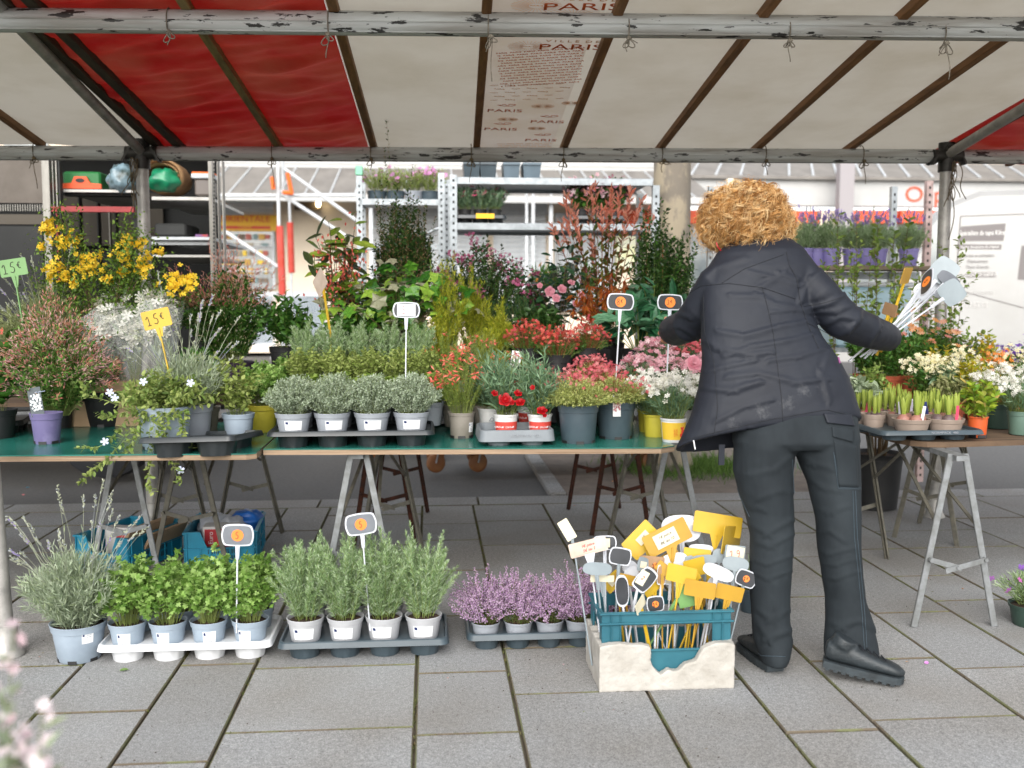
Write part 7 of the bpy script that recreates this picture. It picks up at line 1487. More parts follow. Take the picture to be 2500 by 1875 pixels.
price_tag('green price tag reading 15 euro at the far left', aY(32, 653, Y), aY(56, 790, Y), px2(62, Y), px2(40, Y), 'rect', frame_m=m_tgreen, stick_m=m_tgreen, num=('15E', .045, m_pen, 0, .0016), roll=.03)
Y = 3.98
price_tag('orange price tag reading 15 euro on the lavender', aY(382, 778, Y), aY(424, 960, Y), px2(66, Y), px2(44, Y), 'rect', frame_m=m_tyel, stick_m=m_tyel, num=('15E', .040, m_pen, 0, .0014), roll=.04)
Y = 3.52
price_tag('grey price tag with orange sticker reading 5 in the parsley', aY(580, 1307, Y), aY(578, 1545, Y), px2(78, Y), px2(50, Y), panel=m_sgrey, sticker_=(px2(14.5, Y), 0), num=('5', .024, m_redpen))
price_tag('grey price tag with orange sticker reading 5 in the rosemary', aY(881, 1280, Y), aY(904, 1540, Y), px2(78, Y), px2(50, Y), panel=m_sgrey, sticker_=(px2(14.5, Y), 0), num=('5', .022, m_redpen), roll=.06)
# ------------------------------------------------------------------ white foam box and teal crate with tags
BY0, BY1 = 3.112, 3.40
m_foamw = pm('polystyrene', '#b4b0a9', '#9d988f', rough=.9, scale=9, bump=.6, bscale=90, bdist=.004, mixlo=.4, mixhi=.7)
FB = thing('foam_box', 'broken white polystyrene box with jagged front edge under the teal crate', 'box', (.78, (BY0 + BY1) / 2, 0))
def z4(x, y): return 1350 + x * .3014, 1220 + y * .3014
def remesh(mb, vox, name, mat, parent, disp=None, smooth=2, keep=True):
    me = mb.mesh('tmp', mat); o = bpy.data.objects.new('tmp', me); COL.objects.link(o)
    m = o.modifiers.new('r', 'REMESH'); m.mode = 'VOXEL'; m.voxel_size = vox; m.adaptivity = 0
    if smooth: s = o.modifiers.new('s', 'SMOOTH'); s.iterations = smooth; s.factor = .5
    dg = bpy.context.evaluated_depsgraph_get(); nm = bpy.data.meshes.new_from_object(o.evaluated_get(dg)); bpy.data.objects.remove(o)
    nm.name = name; nm.materials.clear()
    for q in (mat if isinstance(mat, (list, tuple)) else [mat]): nm.materials.append(q)
    if disp:
        n = len(nm.vertices); co = np.empty(n * 3, np.float32); nm.vertices.foreach_get('co', co); no = np.empty(n * 3, np.float32); nm.vertices.foreach_get('normal', no)
        co = co.reshape(-1, 3).astype(float); no = no.reshape(-1, 3).astype(float); co = disp(co, no); nm.vertices.foreach_set('co', co.astype(np.float32).ravel())
    nm.polygons.foreach_set('use_smooth', np.ones(len(nm.polygons), bool)); nm.update()
    r_ = bpy.data.objects.new(name, nm); COL.objects.link(r_); child(r_, parent); nm.transform(Matrix.Translation(-parent.location)); return r_
fx0, fx1 = .543, .992; W_ = .03
jag = [(375, 1195), (450, 1180), (540, 1168), (640, 1180), (720, 1176), (790, 1190), (800, 1240), (790, 1300), (800, 1335), (835, 1385), (875, 1422), (905, 1400), (940, 1378), (980, 1392), (1020, 1388), (1080, 1330), (1120, 1322), (1160, 1310), (1185, 1262), (1215, 1215), (1250, 1190), (1320, 1165), (1420, 1160), (1490, 1180)]
pts = [(fx0, 0), (fx1, 0)] + [(min(fx1, max(fx0, aY(*z4(x, y), BY0).x)), aY(*z4(x, y), BY0).z) for x, y in reversed(jag)]
pts[2] = (fx1, pts[2][1]); pts[-1] = (fx0, pts[-1][1])
mb = MB(); Mx = Matrix(((1, 0, 0, 0), (0, 0, 1, 0), (0, 1, 0, 0), (0, 0, 0, 1)))
mb.prism(pts, W_, 0, Matrix.Translation((0, BY0, 0)) @ Mx)
q = random.Random(8)
def jagside(x):
    P = [(BY0 + .01, 0), (BY1, 0)]; n_ = 10
    for i in range(n_ + 1): P.append((BY1 - (BY1 - BY0 - .01) * i / n_, .155 + q.uniform(-.008, .006)))
    return P
My = Matrix(((0, 0, 1, 0), (1, 0, 0, 0), (0, 1, 0, 0), (0, 0, 0, 1)))
mb.prism(jagside(0), W_, 0, Matrix.Translation((fx0, 0, 0)) @ My); mb.prism(jagside(0), W_, 0, Matrix.Translation((fx1 - W_, 0, 0)) @ My)
mb.box(((fx0 + fx1) / 2, BY1 - W_ / 2, .078), (fx1 - fx0, W_, .156)); mb.box(((fx0 + fx1) / 2, (BY0 + BY1) / 2, .012), (fx1 - fx0, BY1 - BY0, .024))
def dsp(co, no):
    k = np.array([noise.noise(Vector(c) * 38) * .6 + noise.noise(Vector(c) * 95) * .4 for c in co]); return co + no * (k * .0032)[:, None]
remesh(mb, .0045, 'shell', m_foamw, FB, dsp, 0)
TC = thing('plastic_crate', 'teal plastic crate crowded with price tags, sitting in the foam box', 'crate', (.78, 3.41, .026))
cx0, cx1, cy0, cy1 = aY(1470, 1500, 3.142).x, aY(1786, 1500, 3.142).x, 3.146, 3.37; ct = aY(1600, 1493, 3.146).z
def bx3(mb, x0, x1, y0, y1, z0, z1): mb.box(((x0 + x1) / 2, (y0 + y1) / 2, (z0 + z1) / 2), (x1 - x0, y1 - y0, z1 - z0), bev=.0015)
t_ = .007
for nm, yy in (('front_wall', cy0), ('back_wall', cy1 - t_)):
    mb = MB(); bx3(mb, cx0, cx1, yy, yy + t_, ct - .045, ct); bx3(mb, cx0, cx0 + .062, yy + .0005, yy + t_ - .0005, .028, ct - .044); bx3(mb, cx1 - .062, cx1, yy + .0005, yy + t_ - .0005, .028, ct - .044); bx3(mb, cx0 + .06, cx1 - .06, yy + .001, yy + t_ - .001, .028, .128)
    e = -1 if nm[0] == 'f' else 1; yo = yy + (0 if e < 0 else t_)
    for z in (ct - .004, ct - .037): bx3(mb, cx0 - .008, cx1 + .008, min(yo, yo + e * .009), max(yo, yo + e * .009), z - .003, z + .003)
    for x in (cx0 + .03, cx0 + .062, cx1 - .062, cx1 - .03): bx3(mb, x - .002, x + .002, min(yo, yo + e * .007), max(yo, yo + e * .007), .03, ct - .007)
    bx3(mb, cx0 + .062, cx1 - .062, min(yo, yo + e * .006), max(yo, yo + e * .006), .122, .128)
    mb.build(nm, m_teal, TC, world=True)
for nm, xx in (('side_wall', cx0), ('side_wall', cx1 - t_)):
    mb = MB(); bx3(mb, xx, xx + t_, cy0 + t_, cy1 - t_, ct - .045, ct); bx3(mb, xx + .001, xx + t_ - .001, cy0 + t_, cy0 + .05, .028, ct - .044); bx3(mb, xx + .001, xx + t_ - .001, cy1 - .05, cy1 - t_, .028, ct - .044); bx3(mb, xx + .001, xx + t_ - .001, cy0 + .04, cy1 - .04, .028, .13)
    e = -1 if xx == cx0 else 1; xo = xx + (0 if e < 0 else t_)
    bx3(mb, min(xo, xo + e * .009), max(xo, xo + e * .009), cy0, cy1, ct - .007, ct - .001); mb.build(nm, m_teal, TC, world=True)
mb = MB(); bx3(mb, cx0, cx1, cy0, cy1, .026, .032); mb.build('bottom', m_teal, TC, world=True)
G = 'price tags standing in the teal crate'
def ct_(label, cx, cy_, w_, h, Y, bx_, kind='barrel', **k):
    """tag in the crate: plate centre and size in detail-view pixels, foot somewhere on the crate floor"""
    Y -= .13; C = aY(*z4(cx, cy_), Y); B = Vector((aY(*z4(bx_, 1150), 3.22).x, min(max(3.18 + (Y - 3.17) * .6, 3.165), 3.35), .04)); s = .3014 * Y / 2430
    return price_tag(label, C, B, w_ * s, h * s, kind, group=G, **k)
yl = dict(kind='rect', frame_m=m_tyel); am = dict(kind='rect', frame_m=m_tyel2); UP = (0, -.55, .85); DN = (0, -.5, -.6); ED = (0, -.35, .95)
ct_('big plain yellow tag standing highest at the back of the crate', 1335, 200, 415, 175, 3.52, 1270, **yl, roll=-.02)
ct_('yellow tag tilted flat like a roof right under the big yellow one', 1450, 325, 380, 230, 3.50, 1330, **yl, N=(.0, -.35, -.95), roll=.1)
ct_('yellow tag with paper note leaning left behind the piece price tag', 715, 325, 300, 190, 3.50, 900, kind='rect', frame_m=m_tyel, roll=.65, note=(.05, .03, .01, 0, 0), notetext=[('4€', .014, 0)])
ct_('amber tag with white note reading 1€ pièce 8€ les 10', 925, 305, 400, 190, 3.46, 1010, kind='rect', frame_m=m_tyel2, roll=.42, note=(.085, .05, -.005, 0, 0), notetext=[('1€ pièce', .014, .010), ('8€ les 10', .014, -.010)])
ct_('large white oval tag half hidden at the back of the crate', 1040, 235, 340, 230, 3.54, 1150, kind='oval', frame_m=m_twht, note=(.06, .02, .05, .02, -.1, m_lab), notetext=[('1,50', .012, 0)])
ct_('small cream paper tag standing alone at the far left of the crate', 115, 245, 90, 180, 3.42, 330, kind='rect', frame_m=m_note, stick_m=m_tgrey, roll=.35)
ct_('old white note tag with red writing 1€ pièce at the left', 285, 385, 320, 120, 3.40, 420, kind='rect', frame_m=m_oldn, roll=.1, stick_m=m_twht, note=(.10, .036, 0, 0, .05, m_oldn), notetext=[('1€ pièce', .013, .008), ('5€ les 3', .013, -.008)], pen_m=m_redpen)
ct_('chalk tag with cream note behind the red written one', 420, 350, 200, 110, 3.44, 450, panel=m_slate, note=(.055, .03, -.01, 0, 0), notetext=[('2', .018, 0)])
ct_('chalk tag printed with small white flowers at the left', 545, 460, 190, 135, 3.40, 490, panel=m_slate, stick_m=m_tgrey, roll=-.1)
ct_('plain grey tag back tilted down at the crate left corner', 360, 560, 250, 110, 3.33, 430, kind='oval', frame_m=m_tgrey, roll=-.2, N=(0, -.7, .6))
ct_('cream paper edge tag under the plain grey one', 400, 640, 200, 55, 3.36, 470, kind='rect', frame_m=m_note, stick_m=m_tgrey, roll=-.12)
ct_('narrow upright chalk tag turned nearly side on', 560, 740, 115, 275, 3.32, 620, panel=m_slate, roll=-.05, kind='oval')
ct_('brown worn tag with orange sticker and 1€ writing', 800, 530, 210, 150, 3.40, 860, kind='rect', frame_m=m_brown, sticker_=(.0095, .012), num=('1E', .016, m_pen), roll=-.15)
ct_('chalk tag with torn note and pale pink dot', 745, 650, 150, 200, 3.33, 560, panel=m_slate, roll=-.5, note=(.03, .05, -.012, 0, .2), notetext=[('2', .02, 0)], pen_m=m_redpen)
ct_('large plain white tag behind the brown worn one', 985, 510, 240, 160, 3.45, 1010, kind='oval', frame_m=m_twht, roll=.2)
ct_('brown tag folded behind the white plain one', 880, 610, 80, 160, 3.38, 840, panel=m_brown, roll=.0)
ct_('yellow tag seen from below at the middle of the crate', 1040, 605, 250, 150, 3.34, 900, **yl, N=ED)
ct_('yellow tag seen from below a little higher than the middle one', 1150, 550, 210, 150, 3.39, 1290, **yl, N=ED)
ct_('plain white rounded tag at the front right on a white stick', 1340, 590, 280, 115, 3.33, 1180, kind='oval', frame_m=m_twht, roll=-.25)
ct_('cream note tag with red curly 19 at the right', 1475, 440, 175, 145, 3.42, 1430, kind='rect', frame_m=m_tgrey, note=(.062, .052, 0, 0, -.1), num=('19', .03, m_redpen, 0, .0012))
ct_('chalk tag with orange sticker leaning out at the right of the crate', 1565, 640, 185, 130, 3.36, 1390, panel=m_slate, sticker_=(.0115, 0), num=('1E', .014, m_pen), roll=-.15, stick_m=m_tgrey)
ct_('grey tag lying nearly flat over the right corner', 1480, 520, 220, 120, 3.38, 1380, frame_m=m_tgrey, N=(0, -.4, .9), kind='oval')
ct_('amber tag seen from below at the front middle', 1190, 725, 260, 140, 3.30, 1080, **am, N=ED)
ct_('amber tag seen from below at the front right', 1430, 755, 240, 130, 3.30, 1240, **am, N=(.2, -.4, .9))
ct_('light green tag tilted left in the middle of the crate', 1080, 780, 190, 150, 3.34, 660, kind='rect', frame_m=m_tgreen, roll=-.75)
ct_('black tag with orange sticker low behind the front rail', 830, 845, 150, 125, 3.31, 800, panel=m_slate, sticker_=(.011, 0), num=('1E', .014, m_pen), roll=.1)
ct_('cream topped yellow tag seen edge on at the front left', 710, 850, 200, 90, 3.29, 800, kind='rect', frame_m=m_note, stick_m=m_tyel, N=(0, -.2, .98), roll=.12)
ct_('grey tag back behind the middle yellow ones', 1220, 490, 230, 90, 3.43, 1300, kind='oval', frame_m=m_tgrey)
ct_('yellow tag band under the white oval tag', 1170, 435, 235, 80, 3.46, 1120, **yl)
ct_('grey tag pair stacked behind the curly 19 note', 1345, 455, 110, 120, 3.45, 1360, frame_m=m_tgrey, kind='oval')
ct_('white tag back below the large yellow one', 1200, 395, 210, 70, 3.50, 1220, frame_m=m_twht, kind='oval')
ct_('yellow tag slanting behind the amber front ones', 1270, 660, 150, 90, 3.42, 1000, **yl, N=ED)
ct_('amber tag deep in the crate behind the brown one', 960, 470, 150, 110, 3.48, 1180, **am, roll=.3)
ct_('white tag leaning left deep in the crate', 640, 600, 140, 110, 3.44, 980, frame_m=m_twht, kind='oval', roll=.2)
qr = random.Random(5)
for k in range(12):
    m_ = [m_tyel, m_tyel2, m_twht, m_tgrey][k % 4]
    ct_('%s tag wedged deep in the crate, %s such from the left' % (('yellow', 'amber', 'white', 'grey')[k % 4], ('first', 'second', 'third')[k // 4]), 480 + k * 82 + qr.uniform(-20, 20), 560 + qr.uniform(-60, 160), qr.uniform(130, 200), qr.uniform(80, 120), qr.uniform(3.36, 3.48), 620 + k * 55, kind=['rect', 'rect', 'oval', 'barrel'][k % 4], frame_m=m_, roll=qr.uniform(-.7, .7), N=(qr.uniform(-.5, .5), -.7, qr.uniform(-.2, .9)), note=(.03, .022, 0, 0, .1) if k % 3 == 0 else None)
aYo = aY
def aY(px, py, Y): return aYo(px, py, Y - .14)
# ------------------------------------------------------------------ the flower seller, seen from behind
PER = thing('person', 'person seen from behind in a dark navy jacket and dark cargo trousers holding price tags', 'person', (1.15, 3.42, 0))
m_skin = pm('skin', '#c08a6e', '#b07a60', rough=.55, scale=14); m_jack = pm('navy_jacket', '#161922', '#1e222b', rough=.62, scale=5, bump=.12, bscale=420, bdist=.002, mixlo=.3, mixhi=.7, spec=.35); m_trou = pm('dark_blue_trousers', '#1d2226', '#282e32', rough=.8, scale=7, bump=.25, bscale=500, bdist=.002, stretch=(1, 1, .5), spec=.25)
def dusty(m, spots, col=(.42, .42, .42, 1)):
    t = m.node_tree; b = t.nodes['Principled BSDF']; N = t.nodes.new; L = t.links.new; src = b.inputs['Base Color'].links[0].from_socket
    gp = N('ShaderNodeNewGeometry'); acc = None
    for (p, r_) in spots:
        d = N('ShaderNodeVectorMath'); d.operation = 'DISTANCE'; L(gp.outputs['Position'], d.inputs[0]); d.inputs[1].default_value = p
        mr = N('ShaderNodeMapRange'); mr.inputs[1].default_value = 0; mr.inputs[2].default_value = r_; mr.inputs[3].default_value = 1; mr.inputs[4].default_value = 0; L(d.outputs['Value'], mr.inputs[0])
        if acc: mx = N('ShaderNodeMath'); mx.operation = 'MAXIMUM'; L(acc, mx.inputs[0]); L(mr.outputs[0], mx.inputs[1]); acc = mx.outputs[0]
        else: acc = mr.outputs[0]
    n = N('ShaderNodeTexNoise'); n.inputs['Scale'].default_value = 60; n.inputs['Detail'].default_value = 8; n.inputs['Roughness'].default_value = .75; L(gp.outputs['Position'], n.inputs['Vector'])
    mu = N('ShaderNodeMath'); mu.operation = 'MULTIPLY'; L(acc, mu.inputs[0]); L(n.outputs[0], mu.inputs[1]); r = N('ShaderNodeValToRGB'); r.color_ramp.elements[0].position = .36; r.color_ramp.elements[1].position = .56; L(mu.outputs[0], r.inputs[0])
    m_ = N('ShaderNodeMath'); m_.operation = 'MULTIPLY'; m_.inputs[1].default_value = .12; L(r.outputs[0], m_.inputs[0])
    mx = N('ShaderNodeMix'); mx.data_type = 'RGBA'; L(m_.outputs[0], mx.inputs[0]); L(src, mx.inputs[6]); mx.inputs[7].default_value = col; L(mx.outputs[2], b.inputs['Base Color'])
dusty(m_jack, [(tuple(aY(1965, 955, 3.33)), .09), (tuple(aY(1925, 985, 3.33)), .09), (tuple(aY(1860, 1005, 3.33)), .09), (tuple(aY(1788, 1030, 3.36)), .09), (tuple(aY(2010, 950, 3.33)), .08)])
def ell(mb, rings, n=28, sup=1.0, cap=True):
    """rings: (centre, half width vector, half depth vector)"""
    V = []
    for c, a, b in rings:
        for j in range(n):
            t = 2 * math.pi * j / n; ct_2, st = math.cos(t), math.sin(t); ct_2 = math.copysign(abs(ct_2) ** sup, ct_2); st = math.copysign(abs(st) ** sup, st)
            V.append(tuple(Vector(c) + Vector(a) * ct_2 + Vector(b) * st))
    k = len(rings); F = [(i * n + j, i * n + (j + 1) % n, (i + 1) * n + (j + 1) % n, (i + 1) * n + j) for i in range(k - 1) for j in range(n)]
    if cap: F += [tuple(reversed(range(n))), tuple(range((k - 1) * n, k * n))]
    return mb.add(V, F)
def ringpx(l, r, Y, t, dy=(0, 1, 0), sh=0):
    a, b = aY(l[0], l[1], Y), aY(r[0], r[1], Y); return ((a + b) / 2, (b - a) / 2, Vector(dy).normalized() * t)
# body (head, neck, trunk, limbs and hands in one skin)
mb = MB()
hd = aY(1822, 548, 3.70)
V = []; n_ = 28
for i in range(21):
    th = math.pi * i / 20
    for j in range(n_):
        ph = 2 * math.pi * j / n_; x = math.sin(th) * math.cos(ph) * .075; y = math.sin(th) * math.sin(ph) * .095; z = math.cos(th) * .115
        if y > 0 and z < 0: x *= 1 - .35 * (-z / .115) ** 2; 
        V.append(tuple(hd + Vector((x, y, z))))
mb.add(V, [(i * n_ + j, (i + 1) * n_ + j, (i + 1) * n_ + (j + 1) % n_, i * n_ + (j + 1) % n_) for i in range(20) for j in range(n_)])
mb.tube([hd + Vector((0, .085, .02)), hd + Vector((0, .112, -.015)), hd + Vector((0, .108, -.03))], [.008, .014, .012], 10)   # nose
for s in (-1, 1):
    mb.tube([hd + Vector((s * .076, -.005, .02)), hd + Vector((s * .086, -.012, .0)), hd + Vector((s * .078, -.002, -.03))], [.008, .012, .008], 10)   # ears
    mb.tube([hd + Vector((s * .03 - .01, .088, .012)), hd + Vector((s * .03 + .01, .088, .012))], .012, 8)
mb.tube([hd + Vector((-.022, .088, -.055)), hd + Vector((.022, .088, -.055))], .009, 8)
mb.tube([hd + Vector((0, -.01, -.07)), aY(1845, 620, 3.62)], [.055, .062], 14)
ell(mb, [ringpx((1800, 645), (1920, 645), 3.60, .05), ringpx((1765, 760), (1930, 760), 3.56, .06), ringpx((1765, 900), (1990, 900), 3.50, .07), ringpx((1820, 1050), (2060, 1050), 3.44, .075), ringpx((1835, 1075), (2050, 1075), 3.43, .06)])
armL = [(1765, 700, 3.58), (1718, 752, 3.62), (1685, 795, 3.70), (1645, 805, 3.84), (1634, 800, 3.96)]
armR = [(1930, 690, 3.58), (2000, 725, 3.53), (2062, 772, 3.52), (2115, 808, 3.62), (2168, 826, 3.75)]
for A in (armL, armR): mb.tube([aY(*p) for p in A], [.036, .038, .036, .032, .026], 12)
def hand(mb, w_, d, up, curl=1.0, s=1):
    """palm + four fingers + thumb from wrist point w_, pointing along d, palm normal up"""
    d = Vector(d).normalized(); up = Vector(up); x = d.cross(up).normalized() * s; up = x.cross(d).normalized() * s
    for k in range(4): mb.tube([w_, w_ + d * .045 + x * (.018 * (k - 1.5)), w_ + d * .085 + x * (.021 * (k - 1.5))], [.013, .0125, .0105], 8)
    for k, L in enumerate((.062, .074, .069, .054)):
        b = w_ + d * .085 + x * (.021 * (k - 1.5)); p1 = b + (d * .75 - up * .5 * curl).normalized() * L * .45; p2 = p1 + (d * .1 - up * curl).normalized() * L * .32; p3 = p2 + (-d * .7 - up * .5 * curl).normalized() * L * .26; mb.tube([b, p1, p2, p3], [.0105, .0095, .0085, .0075], 8)
    b = w_ + d * .025 - x * .028; p1 = b + (d * .6 - x * .7 - up * .3).normalized() * .038; p2 = p1 + (d * .6 - up * .8).normalized() * .03; mb.tube([w_ + d * .01, b, p1, p2], [.013, .0135, .0115, .0095], 8)
wR = aY(2176, 828, 3.78); hand(mb, wR, (.25, .9, .1), (1, -.2, .5), 1.0); wL = aY(1633, 800, 3.98); hand(mb, wL, (-.05, 1, .05), (-1, 0, .4), 1.0)
for L_ in ([(1875, 1080, 3.41), (1878, 1300, 3.40), (1885, 1480, 3.40), (1885, 1610, 3.38)], [(2025, 1080, 3.41), (2045, 1300, 3.38), (2062, 1480, 3.40), (2075, 1600, 3.37)]): mb.tube([aY(*p) for p in L_], [.06, .05, .04, .03], 14)
body = remesh(mb, .0066, 'body', m_skin, PER, None, 2)
# helper: crisp folds given as lines on the photo
def project(co):
    C = np.array(CM); p = (co - np.array([0, 0, EYE])) @ C; return 1250 - p[:, 0] / p[:, 2] * FPX, 937.5 + p[:, 1] / p[:, 2] * FPX
def folds(lines, amp_noise, nscale, aniso=(1, 1, 1), seed=0, lowz=None):
    def f(co, no):
        px, py = project(co); facing = np.clip(-no[:, 1] * 1.2 + .25, 0, 1); d_ = np.zeros(len(co))
        for pts, wd, am in lines:
            wd = wd * .66; am = am * .85
            for (x0, y0), (x1, y1) in zip(pts[:-1], pts[1:]):
                vx, vy = x1 - x0, y1 - y0; L2 = vx * vx + vy * vy; t = np.clip(((px - x0) * vx + (py - y0) * vy) / L2, 0, 1); dx, dy = px - (x0 + t * vx), py - (y0 + t * vy); sgn = np.sign(vx * (py - y0) - vy * (px - x0)) if True else 1; dd = np.hypot(dx, dy) * sgn / wd
                taper = 1.0
                val = am * (-dd * 1.3) * np.exp(-dd * dd) * 1.0 + am * .9 * np.exp(-(dd + .9) ** 2 * 1.5)
                d_ = np.where(np.abs(val) > np.abs(d_), val, d_)
        a = np.array(aniso); k = np.array([noise.noise(Vector(c * a) * nscale + Vector((seed, 0, 0))) * .6 + noise.noise(Vector(c * a) * nscale * 2.3 + Vector((0, seed, 0))) * .35 for c in co])
        return co + no * (d_ * facing + k * amp_noise)[:, None]
    return f
def z1(*P): return [(1560 + x * .4582, 400 + y * .4582) for x, y in P]
def z5(*P): return [(1650 + x * .3738, 1100 + y * .3738) for x, y in P]
# jacket
mb = MB()
rg = [ringpx((1805, 578), (1905, 572), 3.64, .055), ringpx((1780, 590), (1930, 584), 3.63, .072), ringpx((1752, 618), (1960, 606), 3.60, .085), ringpx((1728, 655), (1988, 645), 3.58, .095), ringpx((1712, 705), (1990, 705), 3.56, .10), ringpx((1712, 770), (1980, 770), 3.53, .105), ringpx((1714, 830), (2004, 822), 3.51, .116), ringpx((1716, 886), (2040, 870), 3.49, .12), ringpx((1706, 950), (2068, 925), 3.47, .125, (0, 1, -.15)), ringpx((1688, 1012), (2084, 972), 3.46, .13, (0, 1, -.25)), ringpx((1668, 1062), (2092, 1014), 3.45, .135, (-.15, 1, -.36)), ringpx((1654, 1092), (2093, 1032), 3.45, .14, (-.25, 1, -.46))]
inn = [(c, a * .93, b * .90) for c, a, b in (rg[-1], rg[-2], rg[-3])]; inn[0] = (inn[0][0] + Vector((0, 0, -.002)), inn[0][1], inn[0][2])
ell(mb, rg + inn, 40, .86)
mb.tube([aY(1785, 655, 3.57), aY(1748, 690, 3.57), aY(1714, 752, 3.62), aY(1682, 794, 3.70), aY(1650, 806, 3.84), aY(1641, 806, 3.93)], [.055, .064, .066, .064, .060, .054], 20)
mb.tube([aY(1915, 645, 3.58), aY(1952, 670, 3.57), aY(2000, 722, 3.52), aY(2056, 782, 3.51), aY(2112, 806, 3.60), aY(2156, 820, 3.70), aY(2170, 826, 3.74)], [.055, .066, .070, .068, .063, .056, .050], 20)
JL = [(z1((835, 600), (760, 575), (650, 640)), 13, 0.0044), (z1((860, 640), (720, 592), (600, 565)), 10, 0.0033), (z1((880, 760), (740, 735), (640, 690), (500, 690)), 14, 0.0044), (z1((870, 830), (760, 850), (560, 900), (430, 880)), 13, 0.0055), (z1((905, 900), (780, 930), (600, 960), (460, 1010)), 12, 0.0044), (z1((300, 930), (420, 1000), (600, 1035), (700, 1020)), 14, 0.0050), (z1((345, 1120), (480, 1090), (620, 1060)), 11, 0.0039), (z1((350, 1210), (500, 1225), (640, 1180)), 14, 0.0055), (z1((420, 1380), (560, 1310), (700, 1270)), 12, 0.0039), (z1((480, 1150), (640, 1130), (840, 1180), (1000, 1160)), 13, 0.0039), (z1((700, 1060), (850, 1040), (980, 1000)), 12, 0.0039), (z1((720, 800), (820, 790), (900, 800)), 11, 0.0039), (z1((1000, 1000), (960, 1120), (1000, 1260)), 13, 0.0044), (z1((330, 640), (420, 560), (560, 520)), 14, 0.0033), (z1((960, 560), (890, 620), (850, 720)), 14, 0.0055), (z1((1080, 690), (1000, 735), (890, 760)), 12, 0.0055), (z1((1130, 900), (1180, 840), (1195, 780)), 11, 0.0055), (z1((1235, 965), (1290, 880), (1280, 820)), 11, 0.0044), (z1((990, 870), (1080, 830), (1150, 840)), 12, 0.0044), (z1((960, 800), (1060, 800), (1140, 760)), 11, 0.0039), (z1((110, 820), (180, 800), (260, 830)), 11, 0.0044), (z1((130, 900), (210, 880), (290, 920)), 10, 0.0039), (z1((280, 640), (240, 720), (200, 780)), 11, 0.0033)]
jk = remesh(mb, .0066, 'jacket', m_jack, PER, folds([(a_, b_, c_ * .8) for a_, b_, c_ in JL], .0022, 13, (1, 1, 1.8), 3), 2)
def drape(o, lines, r, name, mat, n=24, off=.001):
    """thin seam cords laid on a garment"""
    me = o.data; bvh = BVHTree.FromPolygons([v.co[:] for v in me.vertices], [p.vertices[:] for p in me.polygons]); mb = MB(); E_ = Vector((0, 0, EYE)) - o.parent.location
    for pts in lines:
        P = []
        for i in range(len(pts) - 1):
            for k in range(n):
                t = k / n; x = pts[i][0] * (1 - t) + pts[i + 1][0] * t; y = pts[i][1] * (1 - t) + pts[i + 1][1] * t; h = bvh.ray_cast(E_, ray(x, y).normalized())
                if h[0] is not None: P.append(h[0] + h[1] * off)
        if len(P) > 3: 
            Q = np.array([tuple(p) for p in P])
            for _ in range(2): Q[1:-1] = (Q[:-2] + 2 * Q[1:-1] + Q[2:]) / 4
            mb.tube(Q, r, 5)
    return mb.build(name, mat, o, smooth=True)
m_seam = pm('seam_thread', '#12151c', rough=.7)
drape(jk, [z1((655, 655), (680, 740), (715, 900), (735, 1050), (760, 1250), (768, 1385)), z1((250, 700), (330, 650), (480, 637), (660, 660), (840, 722)), z1((440, 636), (560, 560), (780, 480)), z1((785, 470), (800, 540), (840, 610), (860, 740), (900, 860), (960, 990)), z1((880, 760), (1000, 738), (1110, 700)), z1((345, 700), (350, 900), (400, 1050), (420, 1300), (400, 1440)), z1((900, 850), (1040, 920), (1180, 960)), z1((420, 410), (560, 404), (740, 408)), z1((215, 1480), (480, 1412), (700, 1362), (1000, 1310), (1150, 1345))], .0011, 'seams', m_seam)
m_zip = pm('purple_pull', '#7a2a6a', rough=.5); a_ = aY(1992 + 55, 872, 3.38); MB().tube([a_, a_ + Vector((.004, -.004, -.02))], .003, 6).build('zip_pull', m_zip, PER, world=True)
a_ = aY(1693, 1075, 3.36); MB().bar(a_, a_ + Vector((.006, 0, -.03)), .006, .003).build('cord_end', m_lab, PER, world=True)
a_ = aY(1762, 1085, 3.40); MB().bar(a_, a_ + Vector((0, 0, -.07)), .02, .006).build('hanging_strap', m_jack, PER, world=True)
# trousers
mb = MB()
ell(mb, [ringpx((1800, 985), (2085, 980), 3.44, .10), ringpx((1792, 1050), (2092, 1045), 3.42, .115), ringpx((1790, 1076), (2096, 1072), 3.41, .115), ringpx((1796, 1092), (2092, 1090), 3.41, .10)], 32, .85)
lgL = [(1045, 1792, 1942, 3.41, .10), (1085, 1790, 1945, 3.41, .115), (1150, 1788, 1937, 3.41, .11), (1200, 1800, 1938, 3.40, .10), (1250, 1815, 1940, 3.40, .092), (1310, 1829, 1939, 3.39, .085), (1370, 1828, 1936, 3.39, .08), (1436, 1828, 1932, 3.40, .078), (1511, 1833, 1930, 3.40, .078), (1560, 1836, 1938, 3.40, .08), (1600, 1850, 1930, 3.39, .076), (1618, 1854, 1922, 3.39, .072)]
lgR = [(1045, 1934, 2094, 3.41, .10), (1085, 1930, 2098, 3.41, .115), (1130, 1948, 2099, 3.41, .11), (1175, 1968, 2102, 3.40, .10), (1268, 1990, 2102, 3.38, .09), (1343, 1995, 2102, 3.37, .084), (1400, 2004, 2106, 3.37, .08), (1455, 2013, 2112, 3.38, .08), (1519, 2014, 2134, 3.38, .08), (1560, 2010, 2142, 3.38, .085), (1604, 2011, 2149, 3.37, .088)]
for lg in (lgL, lgR): ell(mb, [ringpx((a, y), (b, y), Y, t) for y, a, b, Y, t in [(y, a + 4, b - 4, Y, t * .92) for y, a, b, Y, t in lg]], 26, 1.0)
